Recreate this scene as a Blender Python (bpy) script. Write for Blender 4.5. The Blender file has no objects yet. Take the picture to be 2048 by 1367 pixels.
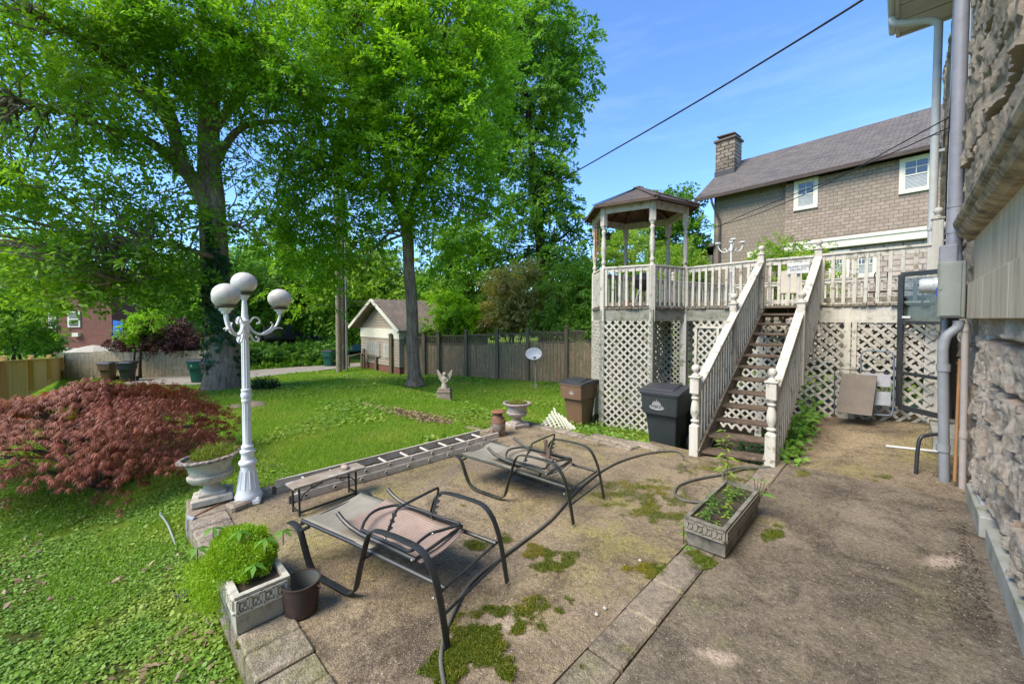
import bpy, math, random
import numpy as np
from mathutils import Vector, Matrix, Euler
random.seed(7)
S = bpy.context.scene
COL = S.collection
R_ = math.radians
# ------------------------------------------------------------------ camera
FPX, PITCH, YAW, EYE = 796.0, R_(1.75), R_(44.4), 1.9
cd = bpy.data.cameras.new('camera'); cam = bpy.data.objects.new('camera', cd); COL.objects.link(cam)
cam.location = (0, 0, EYE); cam.rotation_euler = (R_(90) - PITCH, 0, YAW)
cd.sensor_width = 36; cd.lens = FPX / 2048 * 36
Y0 = 637 + FPX * math.tan(PITCH)
cd.shift_y = -(683.5 - Y0) / 2048
cd.clip_start = 0.05; cd.clip_end = 2000
S.camera = cam
S.render.resolution_x = 1024; S.render.resolution_y = 683
# ------------------------------------------------------------------ sky and sun
SUN_EL, SUN_AZ = R_(50), R_(190)      # azimuth of the sun measured from +Y clockwise
w = bpy.data.worlds.new('World'); S.world = w; w.use_nodes = True
nt = w.node_tree; nt.nodes.clear()
out = nt.nodes.new('ShaderNodeOutputWorld'); bg = nt.nodes.new('ShaderNodeBackground')
sky = nt.nodes.new('ShaderNodeTexSky'); sky.sky_type = 'NISHITA'; sky.sun_disc = False
sky.sun_elevation = SUN_EL; sky.sun_rotation = SUN_AZ; sky.altitude = 300
sky.air_density = 1.0; sky.dust_density = 0.3; sky.ozone_density = 3.0
tc = nt.nodes.new('ShaderNodeTexCoord'); mp = nt.nodes.new('ShaderNodeMapping')
mp.inputs['Scale'].default_value = (1.0, 1.6, 7.0); mp.inputs['Rotation'].default_value = (0.25, 0.1, 0.6)
nz = nt.nodes.new('ShaderNodeTexNoise'); nz.inputs['Scale'].default_value = 1.7; nz.inputs['Detail'].default_value = 9; nz.inputs['Roughness'].default_value = .62
rp = nt.nodes.new('ShaderNodeValToRGB'); rp.color_ramp.elements[0].position = .50; rp.color_ramp.elements[1].position = .82
rp.color_ramp.elements[1].color = (.06, .06, .06, 1)
mul = nt.nodes.new('ShaderNodeMixRGB'); mul.blend_type = 'MULTIPLY'; mul.inputs['Fac'].default_value = 1; mul.inputs['Color2'].default_value = (.50, .64, .82, 1)
mx = nt.nodes.new('ShaderNodeMixRGB'); mx.inputs['Color2'].default_value = (6.5, 7.2, 8.2, 1)
L = nt.links.new
L(tc.outputs['Generated'], mp.inputs['Vector']); L(mp.outputs['Vector'], nz.inputs['Vector']); L(nz.outputs['Fac'], rp.inputs['Fac'])
L(sky.outputs['Color'], mul.inputs['Color1']); L(mul.outputs['Color'], mx.inputs['Color1']); L(rp.outputs['Color'], mx.inputs['Fac'])
L(mx.outputs['Color'], bg.inputs['Color']); bg.inputs['Strength'].default_value = 0.15
L(bg.outputs['Background'], out.inputs['Surface'])
sd = bpy.data.lights.new('sun', 'SUN'); sd.energy = 2.25; sd.angle = R_(32); sd.color = (1, .90, .74)
so = bpy.data.objects.new('sun', sd); COL.objects.link(so)
sdir = Vector((math.sin(SUN_AZ) * math.cos(SUN_EL), math.cos(SUN_AZ) * math.cos(SUN_EL), math.sin(SUN_EL)))
so.rotation_euler = sdir.to_track_quat('Z', 'Y').to_euler(); so.location = (0, 0, 30)
vs = S.view_settings; vs.view_transform = 'Standard'; vs.look = 'None'; vs.gamma = 1; vs.use_curve_mapping = False; vs.exposure = 1.57
S.render.engine = 'CYCLES'
S.cycles.max_bounces = 8; S.cycles.transparent_max_bounces = 8; S.cycles.diffuse_bounces = 5; S.cycles.transmission_bounces = 5
# ------------------------------------------------------------------ photo geometry helpers
Fh = np.array([-math.sin(YAW), math.cos(YAW), 0]); Rr = np.array([math.cos(YAW), math.sin(YAW), 0]); Zz = np.array([0, 0, 1.])
Ff = Fh * math.cos(PITCH) - Zz * math.sin(PITCH); Uu = np.cross(Rr, Ff); CC = np.array([0, 0, EYE])
def ray(x, y): return Ff + Rr * (x - 1024) / FPX + Uu * (Y0 - y) / FPX
def G(x, y, z=0.):
    r = ray(x, y); return CC + r * (z - EYE) / r[2]
def PL(x, y, P, n):
    r = ray(x, y); n = np.array(n, float); return CC + r * (np.dot(np.array(P) - CC, n) / np.dot(r, n))
def WX(x, y, X): return PL(x, y, (X, 0, 0), (1, 0, 0))
def WY(x, y, Y): return PL(x, y, (0, Y, 0), (0, 1, 0))
def D(x, y, d):
    r = ray(x, y); return CC + r * d / np.dot(r, Fh)
def sm(t):
    t = np.clip(t, 0, 1); return t * t * (3 - 2 * t)
def terr(x, y):
    x = np.asarray(x, float); y = np.asarray(y, float)
    dy = sm((y - 5.35) / 2.2)
    z = -0.045 - 0.22 * sm((1.3 - y) / 1.5) * sm((x + 10) / 4) - 0.5 * dy
    z = z - 0.42 * sm((-12.3 - x) / 4.5) * (1 - dy)
    z = z + 0.03 * np.sin(x * .9 + 1) * np.sin(y * .8) * sm((-x - 5.5) / 2)
    return z
def GT(x, y):
    z = 0.
    for _ in range(12):
        P = G(x, y, z); z = float(terr(P[0], P[1]))
    return G(x, y, z)
def DT(x, d):      # ground point under pixel column x at depth d
    P = D(x, 637, d); P[2] = float(terr(P[0], P[1])); return P
# ------------------------------------------------------------------ numpy noise
def _h(i, j, k):
    n = (i.astype(np.int64) * 73856093) ^ (j.astype(np.int64) * 19349663) ^ (k.astype(np.int64) * 83492791)
    n = (n ^ (n >> 13)) * 1274126177 & 0x7fffffff
    n = (n ^ (n >> 16)) & 0xffff
    return n / 65535.0
def vnoise(P):
    i = np.floor(P); f = P - i; f = f * f * (3 - 2 * f); i = i.astype(np.int64); r = 0
    for a in (0, 1):
        for b in (0, 1):
            for c in (0, 1):
                wgt = (f[:, 0] if a else 1 - f[:, 0]) * (f[:, 1] if b else 1 - f[:, 1]) * (f[:, 2] if c else 1 - f[:, 2])
                r = r + wgt * _h(i[:, 0] + a, i[:, 1] + b, i[:, 2] + c)
    return r
def fbm(P, o=4):
    r = 0; a = .5
    for k in range(o):
        r = r + a * vnoise(P * 2 ** k + 17.3 * k); a *= .5
    return r
# ------------------------------------------------------------------ object helpers
MATS_OF = {}
def thing(name, label, cat, loc=(0, 0, 0), rz=0., group=None):
    o = bpy.data.objects.new(name, None); COL.objects.link(o); o.empty_display_size = .2
    o.location = [float(v) for v in loc]; o.rotation_euler = (0, 0, rz)
    o['label'] = label; o['category'] = cat
    if group: o['group'] = group
    o['_inv'] = 1
    MATS_OF[o.name] = (Matrix.Translation(Vector([float(v) for v in loc])) @ Matrix.Rotation(rz, 4, 'Z')).inverted()
    del o['_inv']
    return o
def root_of(o):
    while o.parent: o = o.parent
    return o
def tag(o, label, cat, group=None):
    o['label'] = label; o['category'] = cat
    if group: o['group'] = group
    return o
def stuff(o, label=None, cat=None):
    o['kind'] = 'stuff'
    if label: o['label'] = label; o['category'] = cat
    return o
def struct(o): o['kind'] = 'structure'; return o
def link(name, me, mat, parent=None):
    if mat: me.materials.append(mat)
    o = bpy.data.objects.new(name, me); COL.objects.link(o)
    if parent: o.parent = parent
    return o
def npmesh(name, V, F, mat, parent=None, smooth=False, world=True, sharp=None):
    """V (n,3), F (m,k) with k=3/4"""
    V = np.asarray(V, float)
    if parent is not None and world:
        M = MATS_OF.get(root_of(parent).name)
        if M is not None:
            A = np.array(M); V = V @ A[:3, :3].T + A[:3, 3]
    me = bpy.data.meshes.new(name); n = len(V); k = F.shape[1]; m = len(F)
    me.vertices.add(n); me.vertices.foreach_set('co', V.astype(np.float32).ravel())
    me.loops.add(m * k); me.loops.foreach_set('vertex_index', F.astype(np.int32).ravel())
    me.polygons.add(m); me.polygons.foreach_set('loop_start', np.arange(0, m * k, k, dtype=np.int32))
    if smooth: me.polygons.foreach_set('use_smooth', np.ones(m, dtype=bool))
    me.update(calc_edges=True)
    if smooth and sharp: me.set_sharp_from_angle(angle=R_(sharp))
    return link(name, me, mat, parent)
def rotm(rx=0, ry=0, rz=0): return np.array(Euler((rx, ry, rz)).to_matrix())
class MB:
    def __init__(s): s.v = []; s.f = []
    def add(s, vs, fs):
        b = len(s.v); s.v += [tuple(map(float, v)) for v in vs]; s.f += [tuple(b + i for i in f) for f in fs]; return s
    def box(s, c, d, rz=0., M=None, taper=1., ch=0.):
        x, y, z = d[0] / 2, d[1] / 2, d[2] / 2
        if M is None: M = rotm(0, 0, rz)
        c = np.array(c, float)
        if ch > 0:
            ch = min(ch, x * .9, y * .9, z * .9); vs = []
            for sx in (-1, 1):
                for sy in (-1, 1):
                    for sz in (-1, 1):
                        vs += [(sx * x, sy * (y - ch), sz * (z - ch)), (sx * (x - ch), sy * y, sz * (z - ch)), (sx * (x - ch), sy * (y - ch), sz * z)]
            def I(a, b, c_, k): return ((a * 2 + b) * 2 + c_) * 3 + k
            fs = []
            for a in (0, 1):
                q = [I(a, 0, 0, 0), I(a, 1, 0, 0), I(a, 1, 1, 0), I(a, 0, 1, 0)]; fs.append(q if a else q[::-1])
                q = [I(0, a, 0, 1), I(1, a, 0, 1), I(1, a, 1, 1), I(0, a, 1, 1)]; fs.append(q[::-1] if a else q)
                q = [I(0, 0, a, 2), I(1, 0, a, 2), I(1, 1, a, 2), I(0, 1, a, 2)]; fs.append(q if a else q[::-1])
            for a in (0, 1):
                for b in (0, 1):
                    q = [I(a, b, 0, 0), I(a, b, 1, 0), I(a, b, 1, 1), I(a, b, 0, 1)]; fs.append(q if a == b else q[::-1])
                    q = [I(a, 0, b, 0), I(a, 0, b, 2), I(a, 1, b, 2), I(a, 1, b, 0)]; fs.append(q if a == b else q[::-1])
                    q = [I(0, a, b, 1), I(1, a, b, 1), I(1, a, b, 2), I(0, a, b, 2)]; fs.append(q if a == b else q[::-1])
                    for c_ in (0, 1):
                        q = [I(a, b, c_, 0), I(a, b, c_, 1), I(a, b, c_, 2)]; fs.append(q if (a + b + c_) % 2 else q[::-1])
            P = np.array(vs) @ M.T + c; return s.add(P, fs)
        vs = []
        for sz in (-1, 1):
            t = taper if sz > 0 else 1
            for sx, sy in ((-1, -1), (1, -1), (1, 1), (-1, 1)): vs.append((sx * x * t, sy * y * t, sz * z))
        P = np.array(vs) @ M.T + c
        return s.add(P, [(3, 2, 1, 0), (4, 5, 6, 7), (0, 1, 5, 4), (1, 2, 6, 5), (2, 3, 7, 6), (3, 0, 4, 7)])
    def bar(s, a, b, wd, ht, up=(0, 0, 1), ch=0.):   # box from a to b; wd sideways, ht along up
        a = np.array(a, float); b = np.array(b, float); t = b - a; l = np.linalg.norm(t); t /= l
        up = np.array(up, float); sd_ = np.cross(up, t)
        if np.linalg.norm(sd_) < 1e-5: sd_ = np.cross((1, 0, 0), t)
        sd_ /= np.linalg.norm(sd_); u = np.cross(t, sd_)
        return s.box((a + b) / 2, (l, wd, ht), M=np.array([t, sd_, u]).T, ch=ch)
    def tube(s, pts, r, seg=8, closed=False, flat=None, up0=None, cap=True):
        P = [np.array(p, float) for p in pts]; n = len(P); rs = r if hasattr(r, '__len__') else [r] * n
        T = []
        for i in range(n):
            a = P[(i - 1) % n] if (closed or i) else P[0]; b = P[(i + 1) % n] if (closed or i < n - 1) else P[-1]
            t = b - a; T.append(t / (np.linalg.norm(t) + 1e-12))
        u = np.array(up0 if up0 is not None else (0, 0, 1.), float)
        if abs(np.dot(u, T[0])) > .95: u = np.array((0, 1., 0)) if up0 is None else u
        base = len(s.v); 
        for i in range(n):
            if up0 is not None: u = np.array(up0, float)
            u = u - T[i] * np.dot(u, T[i]); u /= (np.linalg.norm(u) + 1e-12); v = np.cross(T[i], u)
            ru = rs[i]; rv = rs[i]
            if flat: ru, rv = flat
            for k in range(seg):
                a = 2 * math.pi * (k + .5) / seg
                if flat and seg == 4: q = P[i] + u * ru * (1 if math.cos(a) > 0 else -1) + v * rv * (1 if math.sin(a) > 0 else -1)
                else: q = P[i] + u * math.cos(a) * ru + v * math.sin(a) * rv
                s.v.append(tuple(q))
        m = n if closed else n - 1
        for i in range(m):
            j = (i + 1) % n
            for k in range(seg):
                k2 = (k + 1) % seg
                s.f.append((base + i * seg + k, base + i * seg + k2, base + j * seg + k2, base + j * seg + k))
        if not closed and cap:
            s.f.append(tuple(base + k for k in range(seg))[::-1]); s.f.append(tuple(base + (n - 1) * seg + k for k in range(seg)))
        return s
    def lathe(s, prof, c=(0, 0, 0), seg=20, sq=None, rz=0., sx=1., sy=1., wob=0.):
        """prof [(r,z)]; sq = list of bools (square section)"""
        base = len(s.v); c = np.array(c, float); n = len(prof)
        for i, (r, z) in enumerate(prof):
            for k in range(seg):
                a = 2 * math.pi * k / seg + rz; rr = r
                if sq and sq[i]:
                    b = a - rz; rr = r / max(abs(math.cos(b)), abs(math.sin(b)))
                rr *= 1 + wob * math.cos(8 * a)
                s.v.append((c[0] + rr * math.cos(a) * sx, c[1] + rr * math.sin(a) * sy, c[2] + z))
        for i in range(n - 1):
            for k in range(seg):
                k2 = (k + 1) % seg
                s.f.append((base + i * seg + k, base + i * seg + k2, base + (i + 1) * seg + k2, base + (i + 1) * seg + k))
        s.f.append(tuple(base + k for k in range(seg))[::-1]); s.f.append(tuple(base + (n - 1) * seg + k for k in range(seg)))
        return s
    def prism(s, poly, z0, z1, axis='z'):
        n = len(poly)
        def m(p, z): return (p[0], p[1], z) if axis == 'z' else ((z, p[0], p[1]) if axis == 'x' else (p[0], z, p[1]))
        vs = [m(p, z0) for p in poly] + [m(p, z1) for p in poly]
        return s.add(vs, [tuple(range(n))[::-1], tuple(range(n, 2 * n))] + [(i, (i + 1) % n, n + (i + 1) % n, n + i) for i in range(n)])
    def quadprism(s, P4, n, t):   # thick quad: four world points, thickness t along n
        n = np.array(n, float); n /= np.linalg.norm(n); A = [np.array(p, float) for p in P4]
        return s.add([p for p in A] + [p + n * t for p in A], [(3, 2, 1, 0), (4, 5, 6, 7), (0, 1, 5, 4), (1, 2, 6, 5), (2, 3, 7, 6), (3, 0, 4, 7)])
    def sphere(s, c, r, seg=16, rings=10, sc=(1, 1, 1)):
        base = len(s.v); c = np.array(c, float)
        for i in range(rings + 1):
            th = math.pi * (i + .001) / (rings + .002)
            for k in range(seg):
                a = 2 * math.pi * k / seg
                s.v.append((c[0] + r * sc[0] * math.sin(th) * math.cos(a), c[1] + r * sc[1] * math.sin(th) * math.sin(a), c[2] - r * sc[2] * math.cos(th)))
        for i in range(rings):
            for k in range(seg):
                k2 = (k + 1) % seg
                s.f.append((base + i * seg + k, base + i * seg + k2, base + (i + 1) * seg + k2, base + (i + 1) * seg + k))
        return s
    def xf(s, M=None, t=(0, 0, 0)):
        A = np.array(s.v);
        if M is not None: A = A @ np.array(M).T
        s.v = [tuple(p) for p in A + np.array(t)]; return s
    def build(s, name, mat, parent=None, world=False, smooth=None, bevel=0., fix=True):
        V = s.v
        if parent is not None and world:
            M = MATS_OF.get(root_of(parent).name)
            if M is not None: V = [tuple(M @ Vector(v)) for v in V]
        me = bpy.data.meshes.new(name); me.from_pydata(V, [], s.f); me.validate()
        if fix:
            import bmesh
            b = bmesh.new(); b.from_mesh(me); bmesh.ops.recalc_face_normals(b, faces=b.faces); b.to_mesh(me); b.free()
        if smooth:
            me.polygons.foreach_set('use_smooth', [True] * len(me.polygons)); me.set_sharp_from_angle(angle=R_(smooth))
        me.update()
        o = link(name, me, mat, parent)
        if bevel:
            bm_ = o.modifiers.new('bevel', 'BEVEL'); bm_.width = bevel; bm_.segments = 2; bm_.limit_method = 'ANGLE'; bm_.angle_limit = R_(40)
        return o
def smoothpath(pts, n=8, closed=False):
    P = [np.array(p, float) for p in pts]; out = []; m = len(P)
    rng = range(m) if closed else range(m - 1)
    for i in rng:
        if closed: a, b, c, d = P[(i - 1) % m], P[i], P[(i + 1) % m], P[(i + 2) % m]
        else: a, b, c, d = P[max(i - 1, 0)], P[i], P[i + 1], P[min(i + 2, m - 1)]
        for k in range(n):
            t = k / n
            out.append(.5 * ((2 * b) + (-a + c) * t + (2 * a - 5 * b + 4 * c - d) * t * t + (-a + 3 * b - 3 * c + d) * t ** 3))
    if not closed: out.append(P[-1])
    return out
# ------------------------------------------------------------------ materials
def _m(name):
    m = bpy.data.materials.new(name); m.use_nodes = True; n = m.node_tree; n.nodes.clear()
    o = n.nodes.new('ShaderNodeOutputMaterial'); b = n.nodes.new('ShaderNodeBsdfPrincipled')
    n.links.new(b.outputs[0], o.inputs[0]); return m, n, b, o
class NB:
    def __init__(s, n, scale=(1, 1, 1), coord='Object', rot=(0, 0, 0)):
        s.n = n; s.tc = n.nodes.new('ShaderNodeTexCoord'); s.mp = n.nodes.new('ShaderNodeMapping')
        s.mp.inputs['Scale'].default_value = scale; s.mp.inputs['Rotation'].default_value = rot
        n.links.new(s.tc.outputs[coord], s.mp.inputs['Vector']); s.vec = s.mp.outputs['Vector']
    def noise(s, sc, det=6, rough=.55, dist=0., vec=None):
        t = s.n.nodes.new('ShaderNodeTexNoise'); t.inputs['Scale'].default_value = sc; t.inputs['Detail'].default_value = det
        t.inputs['Roughness'].default_value = rough; t.inputs['Distortion'].default_value = dist
        s.n.links.new(vec or s.vec, t.inputs['Vector']); return t.outputs['Fac']
    def vor(s, sc, feat='F1'):
        t = s.n.nodes.new('ShaderNodeTexVoronoi'); t.inputs['Scale'].default_value = sc; t.feature = feat
        s.n.links.new(s.vec, t.inputs['Vector']); return t
    def ramp(s, fac, stops):
        r = s.n.nodes.new('ShaderNodeValToRGB'); e = r.color_ramp.elements
        while len(e) < len(stops): e.new(.5)
        for q, (p, c) in zip(e, stops):
            q.position = p; q.color = (c, c, c, 1) if isinstance(c, (int, float)) else (*c, 1)
        s.n.links.new(fac, r.inputs['Fac']); return r.outputs['Color']
    def mix(s, a, b, fac, mode='MIX'):
        m = s.n.nodes.new('ShaderNodeMixRGB'); m.blend_type = mode
        for v, k in ((fac, 'Fac'), (a, 'Color1'), (b, 'Color2')):
            if isinstance(v, (int, float)): m.inputs[k].default_value = v if k == 'Fac' else (v, v, v, 1)
            elif isinstance(v, tuple): m.inputs[k].default_value = (*v, 1)
            else: s.n.links.new(v, m.inputs[k])
        return m.outputs['Color']
    def math(s, op, a, b=0.):
        m = s.n.nodes.new('ShaderNodeMath'); m.operation = op
        for v, k in ((a, 0), (b, 1)):
            if isinstance(v, (int, float)): m.inputs[k].default_value = v
            else: s.n.links.new(v, m.inputs[k])
        return m.outputs[0]
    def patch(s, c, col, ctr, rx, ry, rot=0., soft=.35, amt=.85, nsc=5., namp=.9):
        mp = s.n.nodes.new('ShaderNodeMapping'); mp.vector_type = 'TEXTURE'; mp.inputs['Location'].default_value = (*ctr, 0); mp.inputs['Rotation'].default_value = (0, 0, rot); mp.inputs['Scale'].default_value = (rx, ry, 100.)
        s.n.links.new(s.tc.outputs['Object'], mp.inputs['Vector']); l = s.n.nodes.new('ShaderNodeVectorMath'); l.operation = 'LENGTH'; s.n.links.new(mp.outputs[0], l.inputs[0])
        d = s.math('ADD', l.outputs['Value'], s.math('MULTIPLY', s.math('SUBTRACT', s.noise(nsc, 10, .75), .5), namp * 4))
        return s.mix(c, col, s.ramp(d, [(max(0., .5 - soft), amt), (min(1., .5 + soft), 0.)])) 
    def bump(s, h, strength, dist, bsdf, normal=None):
        b = s.n.nodes.new('ShaderNodeBump'); b.inputs['Strength'].default_value = strength; b.inputs['Distance'].default_value = dist
        s.n.links.new(h, b.inputs['Height'])
        if normal: s.n.links.new(normal, b.inputs['Normal'])
        if bsdf: s.n.links.new(b.outputs[0], bsdf.inputs['Normal'])
        return b.outputs[0]
def mat(name, c1, c2=None, c3=None, sc=4., sc2=30., rough=.8, metal=0., bump=.3, bd=.004, bsc=60., thr=(.5, .75), scale=(1, 1, 1), spec=.4):
    """mottled surface: c1/c2 mixed by broad noise, c3 as patches"""
    m, n, b, o = _m(name); k = NB(n, scale); c2 = c2 or tuple(v * .75 for v in c1)
    c = k.mix(c1, c2, k.ramp(k.noise(sc, 8, .65), [(.35, 0.), (.65, 1.)]))
    if c3: c = k.mix(c, c3, k.ramp(k.noise(sc2, 8, .7), [(thr[0], 0.), (thr[1], 1.)]))
    n.links.new(c, b.inputs['Base Color']); b.inputs['Roughness'].default_value = rough; b.inputs['Metallic'].default_value = metal
    b.inputs['Specular IOR Level'].default_value = spec
    if bump: k.bump(k.noise(bsc, 6, .6), bump, bd, b)
    return m
def leafmat(name, dark, bright, yellow=None, trans=.35, rough=.5, big=.35):
    m, n, b, o = _m(name); k = NB(n)
    g = n.nodes.new('ShaderNodeNewGeometry')
    c = k.mix(dark, bright, k.ramp(g.outputs['Random Per Island'], [(0., 0.), (1., 1.)]))
    if yellow: c = k.mix(c, yellow, k.ramp(k.noise(big, 3, .5), [(.48, 0.), (.68, .8)]))
    n.links.new(c, b.inputs['Base Color']); b.inputs['Roughness'].default_value = rough; b.inputs['Specular IOR Level'].default_value = .35
    t = n.nodes.new('ShaderNodeBsdfTranslucent'); n.links.new(k.mix(c, (1.15, 1.25, .6), 1., 'MULTIPLY'), t.inputs['Color'])
    ms = n.nodes.new('ShaderNodeMixShader'); ms.inputs[0].default_value = trans
    n.links.new(b.outputs[0], ms.inputs[1]); n.links.new(t.outputs[0], ms.inputs[2]); n.links.new(ms.outputs[0], o.inputs[0])
    return m
def brickmat(name, plane, c1, c2, mortar, bw, bh, ms=.012, offs=.5, bumpd=.01, stain=None, squash=1., rough=.85, c3=None):
    """plane: 'xz' or 'yz' wall coordinates, 'xy' flat"""
    m, n, b, o = _m(name); k = NB(n)
    sp = n.nodes.new('ShaderNodeSeparateXYZ'); cb = n.nodes.new('ShaderNodeCombineXYZ'); n.links.new(k.tc.outputs['Object'], sp.inputs[0])
    n.links.new(sp.outputs['XYZ'.index(plane[0].upper())], cb.inputs[0]); n.links.new(sp.outputs['XYZ'.index(plane[1].upper())], cb.inputs[1])
    t = n.nodes.new('ShaderNodeTexBrick'); n.links.new(cb.outputs[0], t.inputs['Vector'])
    t.inputs['Scale'].default_value = 1; t.inputs['Brick Width'].default_value = bw; t.inputs['Row Height'].default_value = bh
    t.inputs['Mortar Size'].default_value = ms; t.inputs['Mortar Smooth'].default_value = .2; t.offset = offs; t.squash = squash
    t.inputs['Color1'].default_value = (*c1, 1); t.inputs['Color2'].default_value = (*c2, 1); t.inputs['Mortar'].default_value = (*mortar, 1); t.inputs['Bias'].default_value = 0
    c = t.outputs['Color']
    if c3: c = k.mix(c, c3, k.ramp(k.noise(2.5, 6, .7), [(.5, 0.), (.7, .8)]))
    c = k.mix(c, k.ramp(k.noise(9, 8, .7), [(.3, .72), (.7, 1.2)]), .7, 'MULTIPLY')
    n.links.new(c, b.inputs['Base Color']); b.inputs['Roughness'].default_value = rough
    h = k.math('ADD', k.math('MULTIPLY', k.math('SUBTRACT', 1., t.outputs['Fac']), 1.), k.math('MULTIPLY', k.noise(40, 6, .6), .35))
    k.bump(h, .8, bumpd, b); return m
# ================================================================== MATERIALS
def woodmat(name, c1, c2, c3, axis=2, thr=(.5, .62), bump=.5):
    sc = [14, 14, 14]; sc[axis] = 1.2
    m, n, b, o = _m(name); k = NB(n, tuple(sc)); k2 = NB(n)
    c = k.mix(c1, c2, k.ramp(k.noise(1.5, 8, .7, .3), [(.35, 0.), (.68, 1.)]))
    c = k2.mix(c, c3, k2.ramp(k2.noise(7, 8, .75), [(thr[0], 0.), (thr[1], 1.)]))
    n.links.new(c, b.inputs['Base Color']); b.inputs['Roughness'].default_value = .85; b.inputs['Specular IOR Level'].default_value = .25
    k.bump(k.noise(4, 6, .6), bump, .004, b); return m
M_white = woodmat('white_paint_old', (.57, .545, .475), (.46, .43, .36), (.17, .155, .10), 2, (.53, .66))
M_whiteclean = mat('white_paint', (.62, .62, .58), (.52, .52, .48), (.30, .29, .25), sc=3, sc2=9, thr=(.6, .8), rough=.55, bump=.15)
M_cream = mat('cream_trim', (.66, .64, .52), (.60, .58, .46), rough=.6, bump=.1)
M_lattice = mat('lattice_paint', (.50, .47, .41), (.40, .38, .32), (.20, .21, .12), sc=1.5, sc2=4, thr=(.5, .75), rough=.8)
M_rot = woodmat('rotten_wood', (.23, .19, .14), (.10, .08, .06), (.30, .28, .22), 0, (.5, .65), .9)
M_tread = woodmat('stair_tread_wood', (.15, .11, .078), (.065, .047, .035), (.25, .20, .15), 0, (.55, .72), 1.)
M_beam = woodmat('weathered_beam', (.30, .29, .25), (.17, .17, .13), (.08, .10, .04), 0, (.5, .68), .8)
M_fence = woodmat('brown_fence_wood', (.37, .25, .15), (.15, .10, .062), (.15, .16, .075), 2, (.48, .62), .8)
M_fencetop = woodmat('brown_fence_trellis', (.19, .14, .095), (.10, .08, .055), (.12, .13, .06), 2)
M_grey = woodmat('grey_fence_wood', (.50, .40, .26), (.33, .26, .17), (.24, .22, .13), 2)
M_yellow = woodmat('new_pine_fence', (.85, .56, .22), (.74, .46, .17), (.5, .3, .1), 2, (.55, .75), .3)
M_roofc = brickmat('roof_shingles', 'xy', (.150, .130, .112), (.095, .085, .077), (.045, .040, .037), .36, .13, .012, bumpd=.02, c3=(.17, .135, .11))
M_roofg = brickmat('gazebo_shingles', 'xy', (.12, .095, .08), (.08, .065, .06), (.03, .027, .025), .24, .09, .008, bumpd=.01)
M_under = woodmat('roof_underside', (.16, .075, .042), (.085, .045, .03), (.20, .12, .08), 0)
M_asph = mat('alley_asphalt', (.29, .26, .22), (.22, .20, .17), bump=.4)
M_black = mat('black_iron', (.018, .018, .018), (.04, .035, .03), (.10, .05, .03), sc2=20, thr=(.6, .7), rough=.6)
M_frame = mat('chaise_frame_paint', (.020, .023, .024), (.032, .035, .036), (.055, .06, .045), sc=6, sc2=14, thr=(.55, .8), rough=.42, bump=.08, spec=.5)
M_frame2 = mat('chaise_frame_mossy', (.022, .026, .024), (.035, .038, .032), (.07, .075, .045), sc=6, sc2=10, thr=(.45, .7), rough=.5, bump=.1, spec=.5)
M_alum = mat('ladder_aluminium', (.60, .55, .47), (.50, .455, .38), (.36, .30, .23), sc=3, sc2=12, thr=(.5, .75), rough=.5, metal=.0, bump=.1)
M_pvc = mat('grey_conduit', (.30, .31, .32), (.24, .25, .26), rough=.5, bump=.05)
M_mast = mat('mast_pipe_paint', (.28, .28, .31), (.23, .23, .26), (.19, .19, .2), sc2=5, rough=.5, bump=.05)
M_pvcw = mat('beige_pvc', (.46, .40, .35), (.38, .33, .29), rough=.5, bump=.05)
M_box = mat('meter_enclosure', (.30, .31, .27), (.25, .26, .21), (.20, .14, .07), sc=4, sc2=6, thr=(.62, .85), rough=.45, metal=.3, bump=.05)
M_plw = mat('urn_concrete', (.50, .47, .39), (.38, .355, .29), (.16, .15, .12), sc=5, sc2=14, thr=(.5, .72), bump=.5, bsc=90)
M_urnrim = mat('urn_rim_lichen', (.42, .38, .32), (.25, .21, .18), (.12, .09, .075), sc=14, sc2=30, thr=(.42, .55), bump=.8, bsc=80)
M_urn2 = mat('far_urn_concrete', (.46, .42, .36), (.36, .31, .28), (.20, .15, .13), sc=4, sc2=16, thr=(.5, .7), bump=.5)
M_pl2 = mat('dark_planter_concrete', (.25, .23, .19), (.14, .13, .10), (.065, .065, .045), sc=6, sc2=11, thr=(.45, .68), bump=.8, bsc=70)
M_lamp = mat('lamp_white_paint', (.72, .74, .74), (.66, .68, .68), (.55, .53, .46), sc2=10, thr=(.6, .8), rough=.4, bump=.05)
M_rust = mat('rusty_metal', (.17, .085, .05), (.10, .055, .035), (.30, .15, .07), sc=8, sc2=20, thr=(.5, .7), rough=.8, bump=.5)
M_can = mat('milk_can_flaking_paint', (.36, .31, .25), (.25, .20, .15), (.13, .065, .04), sc=8, sc2=9, thr=(.46, .58), rough=.8, bump=.4)
M_bkt = mat('pot_outer', (.055, .035, .028), (.035, .025, .022), (.09, .05, .035), sc2=12, rough=.6, bump=.3)
M_bkti = mat('pot_inner_grey', (.12, .13, .125), (.09, .10, .095), rough=.5, bump=.1)
M_binb = mat('brown_bin_plastic', (.20, .115, .07), (.175, .10, .062), (.14, .085, .06), sc2=6, rough=.5, bump=.06)
M_bink = mat('charcoal_bin_plastic', (.032, .040, .040), (.026, .032, .033), (.05, .058, .056), sc2=4, rough=.45, bump=.06)
M_lid = mat('black_lid_plastic', (.035, .035, .038), (.05, .05, .055), rough=.4, bump=.05)
M_bing = mat('green_bin_plastic', (.015, .12, .075), (.012, .09, .06), rough=.5, bump=.05)
M_rubber = mat('tyre_rubber', (.02, .02, .02), (.035, .035, .035), rough=.7)
M_emblem = mat('emblem_white', (.62, .62, .6), (.5, .5, .48), rough=.6, bump=0)
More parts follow.
